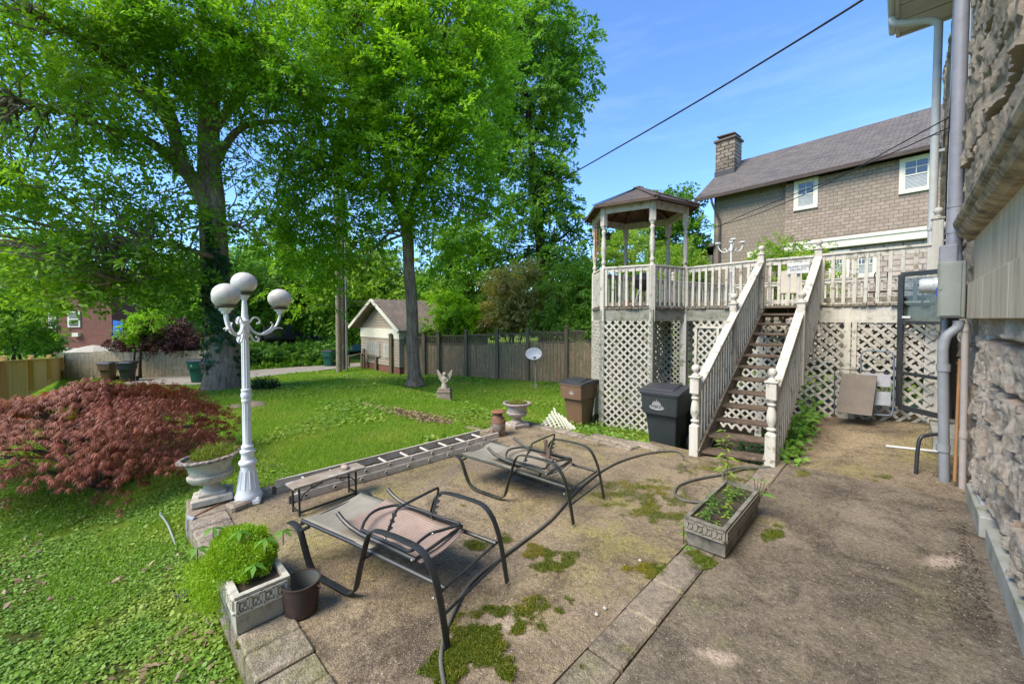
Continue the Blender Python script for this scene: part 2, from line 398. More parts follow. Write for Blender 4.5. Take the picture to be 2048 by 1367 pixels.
M_hose = mat('garden_hose', (.13, .125, .105), (.09, .088, .075), (.16, .075, .045), sc=6, sc2=12, thr=(.6, .75), rough=.55, bump=.1)
M_dish = mat('dish_grey', (.45, .46, .48), (.38, .39, .41), rough=.45, bump=.05)
M_dark = mat('dark_void', (.015, .014, .012), (.025, .022, .018))  # near-black put in for the dark inside gaps and openings
M_ink = mat('black_ink', (.01, .01, .012), bump=0)
M_glass = mat('window_glass', (.035, .045, .05), (.06, .07, .075), rough=.06, bump=0, spec=.9)
M_blind = mat('window_blind', (.45, .47, .44), (.38, .40, .38), rough=.6, bump=0)
M_slab = mat('pale_stone_slab', (.42, .41, .36), (.30, .30, .24), (.17, .20, .10), sc=4, sc2=5, thr=(.5, .75), bump=.5)
M_ledge = mat('smooth_limestone', (.66, .545, .39), (.52, .425, .30), (.25, .21, .145), sc=2.2, sc2=2.6, thr=(.48, .78), bump=.35, scale=(1.5, 3, .45))
M_mould = mat('limestone_moulding', (.50, .40, .28), (.34, .27, .185), (.09, .085, .06), sc=5, sc2=5, thr=(.42, .66), bump=.5)
M_sill2 = mat('slate_slab_grey', (.40, .42, .41), (.32, .34, .33), rough=.55, bump=.15)
M_terra = mat('terracotta', (.45, .14, .06), (.36, .11, .05), bump=.1)
M_rope = mat('orange_wood_handle', (.42, .22, .09), (.33, .17, .07), rough=.5, bump=.1)
M_board = mat('brown_board', (.165, .14, .115), (.135, .115, .095), (.11, .095, .08), sc2=7, rough=.7, bump=.1)
M_steelblue = mat('blue_grey_steel', (.14, .18, .23), (.11, .14, .18), (.2, .2, .2), sc2=20, thr=(.6, .7), rough=.45, metal=.3, bump=.05)
M_tarp = mat('blue_tarp', (.01, .16, .62), (.008, .10, .45), bump=.3, bsc=15, rough=.5)
M_canvas = mat('beige_canvas', (.46, .42, .34), (.40, .37, .30), bump=.05)
M_brass = mat('chime_tube_copper', (.35, .16, .06), (.25, .12, .05), rough=.4, metal=.5, bump=0)
M_globe = mat('dirty_globe_plastic', (.60, .575, .52), (.52, .49, .43), (.33, .29, .23), sc=3, sc2=26, thr=(.52, .8), rough=.35, bump=.05)
M_globebase = mat('globe_moss_rim', (.10, .09, .06), (.06, .06, .03), bump=.3)
M_cable = mat('black_cable', (.012, .012, .013), bump=0, rough=.6)
M_pole = woodmat('utility_pole_wood', (.27, .24, .17), (.19, .16, .12), (.14, .14, .09), 2)
M_redbr = brickmat('red_brick', 'xz', (.23, .062, .035), (.15, .042, .028), (.15, .10, .075), .22, .075, .012, bumpd=.008)
M_redbr2 = brickmat('red_brick_side', 'yz', (.24, .085, .055), (.17, .06, .045), (.20, .15, .12), .22, .075, .012, bumpd=.008)
M_soil = mat('soil', (.07, .05, .033), (.04, .03, .02), bump=1., bsc=60)
M_plank = mat('bench_plank', (.33, .28, .22), (.22, .18, .13), (.50, .48, .45), sc=7, sc2=5, thr=(.55, .68), bump=.6)
M_statue = mat('statue_stone', (.40, .35, .26), (.30, .26, .19), (.22, .19, .13), sc2=20, bump=.4)
M_ped = mat('pedestal_stone', (.26, .20, .15), (.19, .14, .10), (.33, .28, .2), sc2=10, bump=.5)
# woven sling cloth
def sling(name, a, b_, c):
    m, n, b, o = _m(name); k = NB(n)
    w1 = n.nodes.new('ShaderNodeTexWave'); w1.bands_direction = 'X'; w1.inputs['Scale'].default_value = 21; w1.inputs['Distortion'].default_value = .6; n.links.new(k.vec, w1.inputs['Vector'])
    w2 = n.nodes.new('ShaderNodeTexWave'); w2.bands_direction = 'Y'; w2.inputs['Scale'].default_value = 15; w2.inputs['Distortion'].default_value = 1.5; n.links.new(k.vec, w2.inputs['Vector'])
    cc = k.mix(a, b_, w1.outputs['Fac']); cc = k.mix(cc, c, k.math('MULTIPLY', w2.outputs['Fac'], .45))
    cc = k.mix(cc, k.ramp(k.noise(5, 6, .6), [(.3, .7), (.7, 1.15)]), .8, 'MULTIPLY')
    n.links.new(cc, b.inputs['Base Color']); b.inputs['Roughness'].default_value = .8; k.bump(w1.outputs['Fac'], .4, .002, b); return m
M_sling = sling('grey_sling_cloth', (.30, .275, .215), (.23, .215, .165), (.20, .18, .14))
M_slingp = sling('pinkish_woven_cloth', (.52, .41, .33), (.27, .18, .145), (.12, .08, .065))
# aggregate concrete of patio and walk
def concrete(name, c1, c2, dark, light, moss, agg=(.42, .36, .28), s=1., mossthr=(.50, .68), darkthr=(.49, .64), patches=()):
    m, n, b, o = _m(name); k = NB(n)
    c = k.mix(c1, c2, k.ramp(k.noise(1.1 * s, 10, .7, .4), [(.40, 0.), (.60, 1.)]))
    c = k.mix(c, moss, k.ramp(k.noise(.9 * s, 9, .68, .2, vec=NB(n, (1.1, .8, 1), rot=(0, 0, 1.)).vec), [(mossthr[0], 0.), (mossthr[1], .75)]))
    c = k.mix(c, dark, k.ramp(k.noise(1.7 * s, 14, .78, .5, vec=NB(n, rot=(0, 0, .4)).vec), [(darkthr[0], 0.), (darkthr[1], .9)]))
    for p in patches: c = k.patch(c, *p)
    c = k.mix(c, dark, k.ramp(k.noise(9, 12, .85, .3), [(.52, 0.), (.66, .75)]))
    c = k.mix(c, light, k.ramp(k.noise(6, 12, .85, .3, vec=NB(n, rot=(0, 0, 2.)).vec), [(.58, 0.), (.70, .55)]))
    v = k.vor(95); c = k.mix(c, agg, k.ramp(v.outputs['Distance'], [(.16, .75), (.32, 0.)]))
    v2 = k.vor(33); c = k.mix(c, (.55, .49, .40), k.ramp(v2.outputs['Distance'], [(.07, .8), (.13, 0.)]))
    v3 = k.vor(48); c = k.mix(c, (.05, .04, .03), k.ramp(v3.outputs['Distance'], [(.07, .7), (.15, 0.)]))
    c = k.mix(c, k.ramp(k.noise(30, 12, .9), [(.34, .22), (.66, 1.75)]), 1., 'MULTIPLY')
    cr = k.vor(.42, 'DISTANCE_TO_EDGE'); wv = k.noise(3, 8, .7)
    va = n.nodes.new('ShaderNodeVectorMath'); va.operation = 'ADD'; n.links.new(k.vec, va.inputs[0]); cbn = n.nodes.new('ShaderNodeCombineXYZ'); n.links.new(k.math('MULTIPLY', wv, .5), cbn.inputs[0]); n.links.new(k.math('MULTIPLY', k.noise(2.2, 8, .7, vec=NB(n, rot=(0, 0, 1.3)).vec), .5), cbn.inputs[1]); n.links.new(cbn.outputs[0], va.inputs[1]); n.links.new(va.outputs[0], cr.inputs['Vector'])
    c = k.mix(c, (.045, .036, .026), k.ramp(cr.outputs['Distance'], [(.0, .5), (.005, 0.)]))
    n.links.new(c, b.inputs['Base Color']); b.inputs['Roughness'].default_value = .92; b.inputs['Specular IOR Level'].default_value = .15
    h = k.math('ADD', k.noise(45, 8, .8), k.math('MULTIPLY', v.outputs['Distance'], .5)); h = k.math('ADD', h, k.math('MULTIPLY', k.noise(9, 10, .8), 1.2))
    k.bump(h, .9, .012, b); return m
def gp(x, y): return tuple(G(x, y)[:2])
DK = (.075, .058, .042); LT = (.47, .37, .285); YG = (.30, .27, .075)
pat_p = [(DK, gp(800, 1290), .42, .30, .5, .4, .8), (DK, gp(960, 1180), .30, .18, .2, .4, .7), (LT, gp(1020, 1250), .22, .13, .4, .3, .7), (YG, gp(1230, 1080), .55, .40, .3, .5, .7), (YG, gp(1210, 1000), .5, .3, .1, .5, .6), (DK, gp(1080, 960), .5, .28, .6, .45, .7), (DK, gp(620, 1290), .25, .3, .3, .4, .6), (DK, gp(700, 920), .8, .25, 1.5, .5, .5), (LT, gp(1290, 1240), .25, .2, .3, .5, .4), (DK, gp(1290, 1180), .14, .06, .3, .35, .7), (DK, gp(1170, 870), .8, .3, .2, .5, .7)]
wal_p = [(LT, gp(1885, 1120), .34, .14, 1.1, .18, .95, 6., .35), (LT, gp(1440, 1312), .19, .10, .6, .18, .9, 8., .4), ((.16, .085, .04), gp(1830, 962), .22, .26, .2, .35, .85), (DK, gp(1830, 1010), .35, .20, .4, .45, .7), (DK, gp(1640, 1080), .18, .5, .3, .5, .6), (DK, gp(1760, 1200), .35, .35, .3, .5, .6), ((.30, .25, .12), gp(1530, 1040), .20, .16, .3, .35, .7), (YG, gp(1720, 870), .5, .35, .3, .5, .6), (DK, gp(1950, 1230), .2, .3, 0, .45, .7), (LT, gp(1700, 930), .3, .25, 0, .5, .45)]
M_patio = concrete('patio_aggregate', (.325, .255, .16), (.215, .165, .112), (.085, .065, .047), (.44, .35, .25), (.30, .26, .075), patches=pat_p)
M_walk = concrete('walkway_aggregate', (.26, .215, .155), (.165, .135, .098), (.085, .068, .05), (.42, .34, .25), (.20, .19, .07), agg=(.32, .28, .22), mossthr=(.55, .75), darkthr=(.46, .60), patches=wal_p)
M_kerb = concrete('kerb_block', (.25, .215, .17), (.31, .255, .185), (.11, .092, .072), (.42, .35, .27), (.23, .21, .08), s=1.4)
M_block = concrete('edge_block', (.37, .31, .24), (.28, .23, .17), (.13, .11, .085), (.45, .39, .31), (.20, .2, .07), s=1.6)
# lawn soil / grass base
m, n, b, o = _m('lawn_ground'); k = NB(n)
c = k.mix((.13, .21, .022), (.21, .30, .035), k.ramp(k.noise(1.1, 6, .6), [(.35, 0.), (.65, 1.)]))
c = k.mix(c, (.17, .17, .06), k.ramp(k.noise(.5, 8, .7, .3), [(.56, 0.), (.75, .6)]))
c = k.mix(c, (.035, .07, .012), k.ramp(k.noise(14, 8, .8), [(.5, 0.), (.68, .75)]))
c = k.mix(c, (.13, .095, .06), k.ramp(k.noise(2.7, 8, .75), [(.63, 0.), (.72, .5)]))
c = k.patch(c, (.075, .055, .035), (-2.6, -.35), 2.6, 1.1, .1, .5, .9, 2.5, .8); c = k.patch(c, (.13, .095, .06), (-3.7, 6.4), 1.6, .7, 0., .5, .8)
n.links.new(c, b.inputs['Base Color']); b.inputs['Roughness'].default_value = 1; b.inputs['Specular IOR Level'].default_value = .1
k.bump(k.noise(60, 8, .8), 1., .04, b); M_lawn = m
M_grass = leafmat('grass_blade', (.14, .265, .02), (.29, .47, .04), (.40, .45, .08), trans=.45, big=.7)
M_clover = leafmat('ground_cover_leaf', (.105, .215, .025), (.235, .39, .055), (.33, .41, .065), trans=.3, big=1.2)
M_litter = leafmat('dead_leaf', (.20, .13, .08), (.38, .27, .18), trans=.15)
M_moss = leafmat('moss_tuft', (.065, .105, .010), (.19, .23, .02), (.30, .25, .03), trans=.25, big=3)

# ================================================================== GROUND
xs = np.concatenate([[-400, -150, -80, -50, -35, -26], np.arange(-22, 6, .35), [8, 12, 20, 60, 200]])
ys = np.concatenate([[-200, -60, -30, -15], np.arange(-10, 18, .35), [20, 25, 35, 60, 100, 400]])
X, Y = np.meshgrid(xs, ys, indexing='ij'); V = np.stack([X, Y, terr(X, Y)], -1).reshape(-1, 3)
nx, ny = len(xs), len(ys); I = np.arange(nx * ny).reshape(nx, ny)
F = np.stack([I[:-1, :-1], I[1:, :-1], I[1:, 1:], I[:-1, 1:]], -1).reshape(-1, 4)
struct(npmesh('ground', V, F, M_lawn, smooth=True))
def slabgrid(name, x0, x1, y0, y1, zf, m, n1, n2, depth=.3, wob=.0):
    xs = np.linspace(x0, x1, n1); ys = np.linspace(y0, y1, n2); X, Y = np.meshgrid(xs, ys, indexing='ij')
    Z = zf(X, Y) + wob * (fbm(np.stack([X * 2.5, Y * 2.5, X * 0 + 3.3], -1).reshape(-1, 3), 4).reshape(X.shape) - .5)
    V = np.stack([X, Y, Z], -1).reshape(-1, 3); I = np.arange(n1 * n2).reshape(n1, n2)
    F = [np.stack([I[:-1, :-1], I[1:, :-1], I[1:, 1:], I[:-1, 1:]], -1).reshape(-1, 4)]
    per = np.concatenate([I[:, 0], I[-1, 1:], I[-2::-1, -1], I[0, -2:0:-1]]); nb = len(V)
    V = np.concatenate([V, V[per] * [1, 1, 0] + [0, 0, -depth]]); q = np.arange(len(per)); q2 = (q + 1) % len(per)
    F.append(np.stack([per, nb + q, nb + q2, per[q2]], -1)[:, ::-1])
    o = npmesh(name, V, np.concatenate(F), m, smooth=True, sharp=40); return o
def walkz(x, y):
    r = sm((np.asarray(y) - 6.2) / 3.0) ; return r * (.16 + .17 * np.clip((np.asarray(x) + 1.0) / 1.5, -1, 1)) 
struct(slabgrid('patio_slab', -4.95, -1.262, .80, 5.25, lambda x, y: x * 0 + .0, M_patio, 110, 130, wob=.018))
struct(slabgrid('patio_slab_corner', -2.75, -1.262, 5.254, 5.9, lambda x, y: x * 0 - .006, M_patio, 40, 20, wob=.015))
struct(slabgrid('walkway', -1.03, .95, -3.5, 6.2, walkz, M_walk, 80, 260, wob=.015))
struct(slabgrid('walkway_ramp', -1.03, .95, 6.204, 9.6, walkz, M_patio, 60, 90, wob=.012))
# kerb stones and edge blocks: long runs of butted blocks, parts of one kerb
def blockrow(name, pts, m, hgt=.03, seed=1, struct_=True):
    rnd = random.Random(seed); b = MB()
    for (x0, x1, y0, y1) in pts:
        dz = rnd.uniform(-.008, .008); g = .006
        b.box(((x0 + x1) / 2, (y0 + y1) / 2, -.2 + (hgt + dz) / 2 ), (abs(x1 - x0) - g, abs(y1 - y0) - g, .4 + hgt + dz), rz=rnd.uniform(-.012, .012), ch=.012)
    o = b.build(name, m); return struct(o)
rnd = random.Random(3); y = -2.; rows = []
while y < 9.4:
    l = rnd.uniform(.36, .44); rows.append((-1.258, -1.036, y, y + l)); y += l
blockrow('kerb', rows, M_kerb, .012, 5)
x = -4.95; rows = []
while x < -1.3:
    l = rnd.uniform(.18, .24); rows.append((x, x + l, .50, .80)); x += l
blockrow('patio_edge', rows, M_block, .02, 6)
y = 1.0; rows = []
while y < 4.9:
    l = rnd.uniform(.3, .42); rows.append((-5.12, -4.955, y, y + l)); y += l
blockrow('patio_back_edge', rows, M_block, .0, 7)
x = -5.1; rows = []
while x < -2.9:
    l = rnd.uniform(.25, .33); rows.append((x, x + l, 5.26, 5.44)); x += l
blockrow('patio_far_edge', rows, M_block, .015, 8)
# alley
A = [GT(*p) for p in ((250, 770), (384, 771), (480, 759), (672, 738), (760, 730))]; B = [GT(*p) for p in ((250, 757), (384, 751), (480, 743), (672, 728.5), (760, 724))]
A_AL, B_AL = A, B
b = MB()
ap = [a + np.array([0, 0, .03]) for a in A] + [a + np.array([0, 0, .03]) for a in B]
n_ = len(A); b.add(ap, [(i, i + 1, n_ + i + 1, n_ + i) for i in range(n_ - 1)])
struct(b.build('alley_road', M_asph))
# lawn edging: sunken line of bricks
def at_terr(p, dz=0.): q = GT(*p); q[2] += dz; return q
e0 = [at_terr(p) for p in ((722, 806), (800, 826), (880, 842), (960, 860), (985, 866))]
b = MB(); rnd = random.Random(5)
for i in range(len(e0) - 1):
    a, c = e0[i], e0[i + 1]; l = np.linalg.norm(c - a); k_ = max(1, int(l / .3))
    for j in range(k_):
        p = a + (c - a) * (j + .03) / k_; q = a + (c - a) * (j + .97) / k_
        if rnd.random() < .9: b.bar(p + [0, 0, -.02], q + [0, 0, -.02], .11, .08, ch=.01)
struct(b.build('lawn_edging', mat('edging_stone', (.30, .22, .16), (.20, .15, .10), bump=.5)))

# dirt sheet under the deck, coloured dark for the shade behind the lattice
b = MB(); pl_ = [(-5.3, 8.3), (-4.6, 8.0), (-3.9, 7.9), (-2.2, 8.6), (-1.1, 8.2), (.4, 8.8), (.6, 15.), (-4.6, 15.3), (-6.3, 10.)]
xs = np.linspace(-6.5, .7, 30); ys = np.linspace(6.1, 15.3, 36); X, Y = np.meshgrid(xs, ys, indexing='ij'); V = np.stack([X, Y, terr(X, Y) + .02], -1).reshape(-1, 3); I = np.arange(30 * 36).reshape(30, 36); F = np.stack([I[:-1, :-1], I[1:, :-1], I[1:, 1:], I[:-1, 1:]], -1).reshape(-1, 4)
def _inp(x, y, P):
    c = False; j = len(P) - 1
    for i in range(len(P)):
        if (P[i][1] > y) != (P[j][1] > y) and x < (P[j][0] - P[i][0]) * (y - P[i][1]) / (P[j][1] - P[i][1]) + P[i][0]: c = not c
        j = i
    return c
DECKP = [(-5.9, 9.6), (-5.1, 8.25), (-4.2, 8.35), (-3.6, 8.9), (-2.0, 6.3), (-1.1, 6.3), (-1.1, 8.9), (.5, 8.9), (.6, 15.), (-4.6, 15.3)]
F = np.array([f for f in F if _inp(*V[f].mean(0)[:2], DECKP)]); struct(npmesh('dirt', V, F, mat('shade_dark_dirt', (.06, .045, .032), (.035, .027, .02), bump=.8), smooth=True))
# ================================================================== STRUCTURES
def local_thing(name, label, cat, P, xdir, group=None):
    return thing(name, label, cat, P, math.atan2(xdir[1], xdir[0]), group)
# ---- generic sash window, local: x along wall, -y outward, origin at window centre
def sash(parent, cx, cz, w, h, y=0., trim=.12, muntin=(2, 2), blind=True, tm=None):
    tm = tm or M_cream; b = MB()
    b.box((cx, y - .03, cz + h / 2 + trim / 2), (w + 2 * trim, .06, trim), ch=.006); b.box((cx, y - .035, cz - h / 2 - trim / 2), (w + 2 * trim, .09, trim), ch=.006)
    for s in (-1, 1): b.box((cx + s * (w / 2 + trim / 2), y - .028, cz), (trim, .05, h), ch=.006)
    f = b.build('window', tm, parent)
    s_ = MB(); s_.box((cx, y - .018, cz), (w, .03, .045))
    for s in (-1, 1):
        s_.box((cx + s * (w / 2 - .02), y - .016, cz), (.04, .03, h)); s_.box((cx, y - .017, cz + s * (h / 2 - .02)), (w, .03, .04))
    for i in range(1, muntin[0]): s_.box((cx - w / 2 + w * i / muntin[0], y - .014, cz + h / 4), (.022, .02, h / 2))
    for j in range(1, muntin[1]): s_.box((cx, y - .0135, cz + h / 2 * j / muntin[1]), (w, .02, .022))
    s_.build('sash', tm, f)
    g = MB(); g.box((cx, y - .003, cz), (w, .004, h)); g.build('pane', M_glass, f)
    if blind:
        g = MB(); n = int(h / 2 / .05)
        for i in range(n): g.box((cx, y - .009, cz - h / 2 + .03 + i * .05), (w - .08, .004, .034))
        g.build('blind', M_blind, f)
    return f
# ---------------------------------------------------------------- neighbour house
PL0 = D(1425, 637, 21.0); PL1 = D(1855, 637, 15.0); PL0[2] = 0; PL1[2] = 0
hx = (PL1 - PL0); LW = np.linalg.norm(hx); hx /= LW
H = local_thing('shingled_house', 'tall taupe shingled house with brown roof and stone chimney beyond the deck', 'house', PL0, hx)
nrm = np.array([hx[1], -hx[0], 0])
def hp(px, py, off=0.):   # pixel -> local (x, z) on the wall plane
    P = PL(px, py, PL0 + nrm * off, nrm); return float(np.dot(P - PL0, hx)), float(P[2])
M_shA = brickmat('fine_shingles', 'xz', (.26, .215, .16), (.225, .185, .138), (.14, .115, .085), .17, .20, .007, bumpd=.006)
M_shB = brickmat('staggered_shingles', 'xz', (.31, .245, .185), (.24, .19, .145), (.135, .105, .08), .27, .145, .009, bumpd=.012)
M_ash = brickmat('ashlar_stone', 'xz', (.50, .42, .34), (.36, .28, .235), (.20, .16, .13), .55, .22, .02, bumpd=.05, squash=.7, c3=(.28, .22, .18))
xb, _ = hp(1572, 480); zb, ztr = hp(1855, 478)[1], hp(1855, 455)[1]
zeave = hp(1430, 402)[1]
b = MB(); b.box((xb / 2, 3.0, (zeave) / 2 + .1), (xb, 6, zeave + .2)); b.build('side_wall', M_shA, H)
b = MB(); b.box(((xb + 14) / 2, 2.9, (zb + zeave) / 2), (14 - xb, 6.2, zeave - zb)); b.build('upper_wall', M_shB, H)
b = MB(); b.prism([(-.21, 5.0), (-.34, ztr - .1), (-.34, ztr + .12), (-.20, ztr + 1.2), (.2, ztr + 1.2), (.2, 5.0)], xb, 14, 'x'); b.build('flared_skirt', M_shB, H)
b = MB(); b.box(((xb + 14) / 2, -.30, (zb + ztr) / 2), (14 - xb - .05, .14, ztr - zb), ch=.01); b.box(((xb + 14) / 2, -.36, ztr - .10), (14 - xb, .1, .07)); b.build('trim_board', M_cream, H)
b = MB(); b.box(((xb + 14) / 2, 2.9, zb / 2), (14 - xb - .1, 6.1, zb)); b.build('lower_wall', M_ash, H)
# roof: two pitches with thickness
rx0, ez = hp(1391, 404, .55)
rise = 2.75; run = 3.3
for sgn in (0, 1):
    y0, y1 = (-.6, run) if not sgn else (run * 2 + .6, run)
    z0 = ez; z1 = ez + rise
    bb = MB(); bb.quadprism([(rx0, y0, z0), (14.5, y0, z0), (14.5, y1, z1), (rx0, y1, z1)], (0, 0, 1), .16); r0 = bb.build('roof', M_roofc, H)
b = MB(); b.box(((rx0 + 14.5) / 2, -.64, ez + .06), (14.5 - rx0, .1, .16)); b.build('gutter', mat('brown_gutter', (.07, .052, .042), bump=.05), H)
b = MB(); b.quadprism([(rx0 - .05, -.6, ez - .08), (rx0 - .05, run, ez + rise - .08), (rx0 - .05, run, ez + rise + .14), (rx0 - .05, -.6, ez + .14)], (1, 0, 0), .05); b.build('barge_board', mat('brown_barge', (.12, .09, .07), bump=.1), H)
b = MB(); b.prism([(0, zeave - .02), (6.0, zeave - .02), (run, ez + rise - .1)], .1, 13.9, 'x'); b.build('gable', M_shA, H)
# downspout
b = MB(); xd = hp(1440, 500)[0]; b.tube(smoothpath([(.1, -.6, ez), (.15, -.55, ez - .3), (xd, -.12, ez - 1.1), (xd, -.1, ez - 1.4)], 5) + [(xd, -.1, 0)], .055, 8); b.build('downspout', mat('brown_downspout', (.10, .075, .065), bump=.05), H, smooth=50)
b = MB(); b.box((xd - .14, -.02, zeave / 2), (.12, .05, zeave)); b.build('corner_board', mat('taupe_corner', (.26, .23, .18)), H)
# chimney
chx0, chx1 = hp(1435, 330, -2.)[0], hp(1481, 330, -2.)[0]
ctz = hp(1457, 283, -2.0)[1]
CH = MB(); cxm = (chx0 + chx1) / 2 - .1; cw = 1.0
CH.box((cxm, 2.2, (ez + 1.2 + ctz) / 2), (cw, 1.0, ctz - ez - 1.2), ch=.02)
ch = CH.build('chimney', brickmat('chimney_stone', 'xz', (.28, .22, .16), (.13, .105, .08), (.055, .045, .035), .42, .20, .03, bumpd=.06, c3=(.36, .29, .22)), H)
b = MB(); b.box((cxm, 2.2, ctz + .06), (cw + .16, 1.16, .12), ch=.01)
for s in (-1, 1): b.box((cxm + s * .3, 2.2, ctz + .2), (.12, .12, .2))
b.box((cxm, 2.2, ctz + .33), (.95, .9, .05), M=rotm(0, .06, 0)); b.build('cap', mat('chimney_cap', (.13, .10, .08)), ch)
b = MB(); b.box((cxm, 2.2, ez + rise * .62 + .1), (cw + .05, 1.08, .5)); b.build('flashing', mat('flashing', (.07, .07, .075)), ch)
# windows
for (x0, x1, y0, y1, off) in ((1595, 1629, 364, 413, .2), (1808, 1858, 319, 377, .2)):
    ax, az = hp(x0, (y0 + y1) / 2, off); bx, bz = hp(x1, (y0 + y1) / 2, off); cx = (ax + bx) / 2
    xm = (x0 + x1) / 2; zt_, zb_ = hp(xm, y0, off)[1], hp(xm, y1, off)[1]
    sash(H, cx, (zt_ + zb_) / 2, bx - ax, zt_ - zb_, y=-.20, trim=.13)
for (x0, x1) in ((1668, 1690), (1715, 1748), (1500, 1518)):
    off = .15; ax = hp(x0, 530, off)[0]; bx = hp(x1, 530, off)[0]; zt_, zb_ = hp((x0 + x1) / 2, 508, off)[1], hp((x0 + x1) / 2, 548, off)[1]
    sash(H, (ax + bx) / 2, (zt_ + zb_) / 2, bx - ax, zt_ - zb_, y=-.16 if x0 > 1600 else -.01, trim=.16, muntin=(4, 2))
# side porch roof
p0 = hp(1392, 500)[0]; pz = hp(1420, 495)[1]
b = MB(); b.quadprism([(-2.4, -.2, pz - .25), (.1, -.2, pz + .05), (.1, 3.5, pz + .05), (-2.4, 3.5, pz - .25)], (0, 0, 1), .14); b.box((-1.1, 1.6, pz / 2 - .2), (2.1, 3.2, pz - .4)); b.build('side_porch', M_shA, H)
# ---------------------------------------------------------------- own stone house on the right
HX = thing('stone_house', 'rough grey limestone house wall rising at the right edge of the walk', 'house', (.6, 3.5, 0))
def rockwall(name, P0, u, v, nrm_, wd, ht, res, bw, bh, depth, m, parent, seed=0, rough=.05, edge=True):
    nu = max(3, int(wd / res)); nv = max(3, int(ht / res)); a = np.linspace(0, wd, nu); c = np.linspace(0, ht, nv); A_, C_ = np.meshgrid(a, c, indexing='ij')
    row = np.floor(C_ / bh); off = (row % 2) * bw * .45 + _h(row.astype(np.int64), row.astype(np.int64) * 0 + seed, row.astype(np.int64) * 0) * bw * .3
    colf = (A_ + off) / bw; col = np.floor(colf); fu = (colf - col) * bw; fv = C_ - row * bh
    e = np.minimum(np.minimum(fu, bw - fu), np.minimum(fv, bh - fv)); g = sm(e / .035)
    pts = np.stack([A_ * 3.6 + seed, C_ * 3.6, A_ * 0 + 7.7 + seed + (row * 3 + col * 5) * 3.1], -1).reshape(-1, 3)
    n1 = fbm(pts, 5).reshape(A_.shape); n2 = np.abs(fbm(pts * 2.6 + 5, 4).reshape(A_.shape) - .47) * 2
    hh = _h(row.astype(np.int64), col.astype(np.int64), row.astype(np.int64) * 0 + 11 + seed)
    cell = np.floor(pts * np.array([1.6, 1.9, 1.]) + 1.2 * np.stack([fbm(pts * 1.3, 2), fbm(pts * 1.3 + 9, 2), 0 * pts[:, 0]], -1)).astype(np.int64); fac = _h(cell[:, 0], cell[:, 1], cell[:, 2]).reshape(A_.shape); tilt = (_h(cell[:, 0] + 5, cell[:, 1], cell[:, 2]) - .5).reshape(A_.shape) * (((pts[:, 0] * 1.6) % 1).reshape(A_.shape) - .5)
    d = g * (depth * (.35 + .35 * hh + .9 * (n1 - .35) + .28 * fac + .5 * tilt) - rough * n2)
    V = np.array(P0)[None, None] + A_[..., None] * np.array(u) + C_[..., None] * np.array(v) + d[..., None] * np.array(nrm_)
    V = V.reshape(-1, 3); I = np.arange(nu * nv).reshape(nu, nv)
    F = [np.stack([I[:-1, :-1], I[1:, :-1], I[1:, 1:], I[:-1, 1:]], -1).reshape(-1, 4)]
    per = np.concatenate([I[:, 0], I[-1, 1:], I[-2::-1, -1], I[0, -2:0:-1]]); nb = len(V)
    back = V[per] - np.array(nrm_) * (np.dot(V[per] - np.array(P0), np.array(nrm_)))[:, None] - np.array(nrm_) * .12
    V = np.concatenate([V, back]); q = np.arange(len(per)); q2 = (q + 1) % len(per)
    F.append(np.stack([per, nb + q, nb + q2, per[q2]], -1))
    o = npmesh(name, V, np.concatenate(F), m, parent, smooth=True, sharp=32)
    at = o.data.attributes.new('joint', 'FLOAT', 'POINT'); jv = np.zeros(len(V), dtype=np.float32); jv[:nu * nv] = (1 - sm((e - .006) / .030)).ravel(); at.data.foreach_set('value', jv); return o
def rockmat(name, c1, c2, c3, c4, mort=(.36, .25, .17)):
    m, n, b, o = _m(name); k = NB(n); ja = n.nodes.new('ShaderNodeAttribute'); ja.attribute_name = 'joint'
    c = k.mix(c1, c2, k.ramp(k.noise(2.5, 8, .7), [(.35, 0.), (.65, 1.)]))
    c = k.mix(c, c3, k.ramp(k.noise(6, 10, .75, .4), [(.5, 0.), (.68, .85)]))
    c = k.mix(c, c4, k.ramp(k.noise(17, 8, .8), [(.55, 0.), (.68, .8)])); c = k.mix(c, k.ramp(k.noise(5, 12, .85), [(.35, .55), (.65, 1.3)]), .9, 'MULTIPLY'); c = k.mix(c, mort, ja.outputs['Fac'])
    n.links.new(c, b.inputs['Base Color']); b.inputs['Roughness'].default_value = .95; b.inputs['Specular IOR Level'].default_value = .15
    k.bump(k.noise(22, 12, .75, .3), 1., .04, b); return m
M_rock = rockmat('rock_faced_limestone', (.50, .43, .34), (.38, .315, .235), (.24, .195, .14), (.52, .42, .28), (.30, .25, .18))
M_rockp = rockmat('basement_limestone', (.68, .60, .49), (.52, .44, .34), (.27, .22, .155), (.54, .38, .25), (.60, .37, .23))
M_mort = mat('pink_mortar', (.44, .29, .19), (.33, .21, .14), bump=.4)
UX = (0, -1, 0); NXm = (-1, 0, 0)
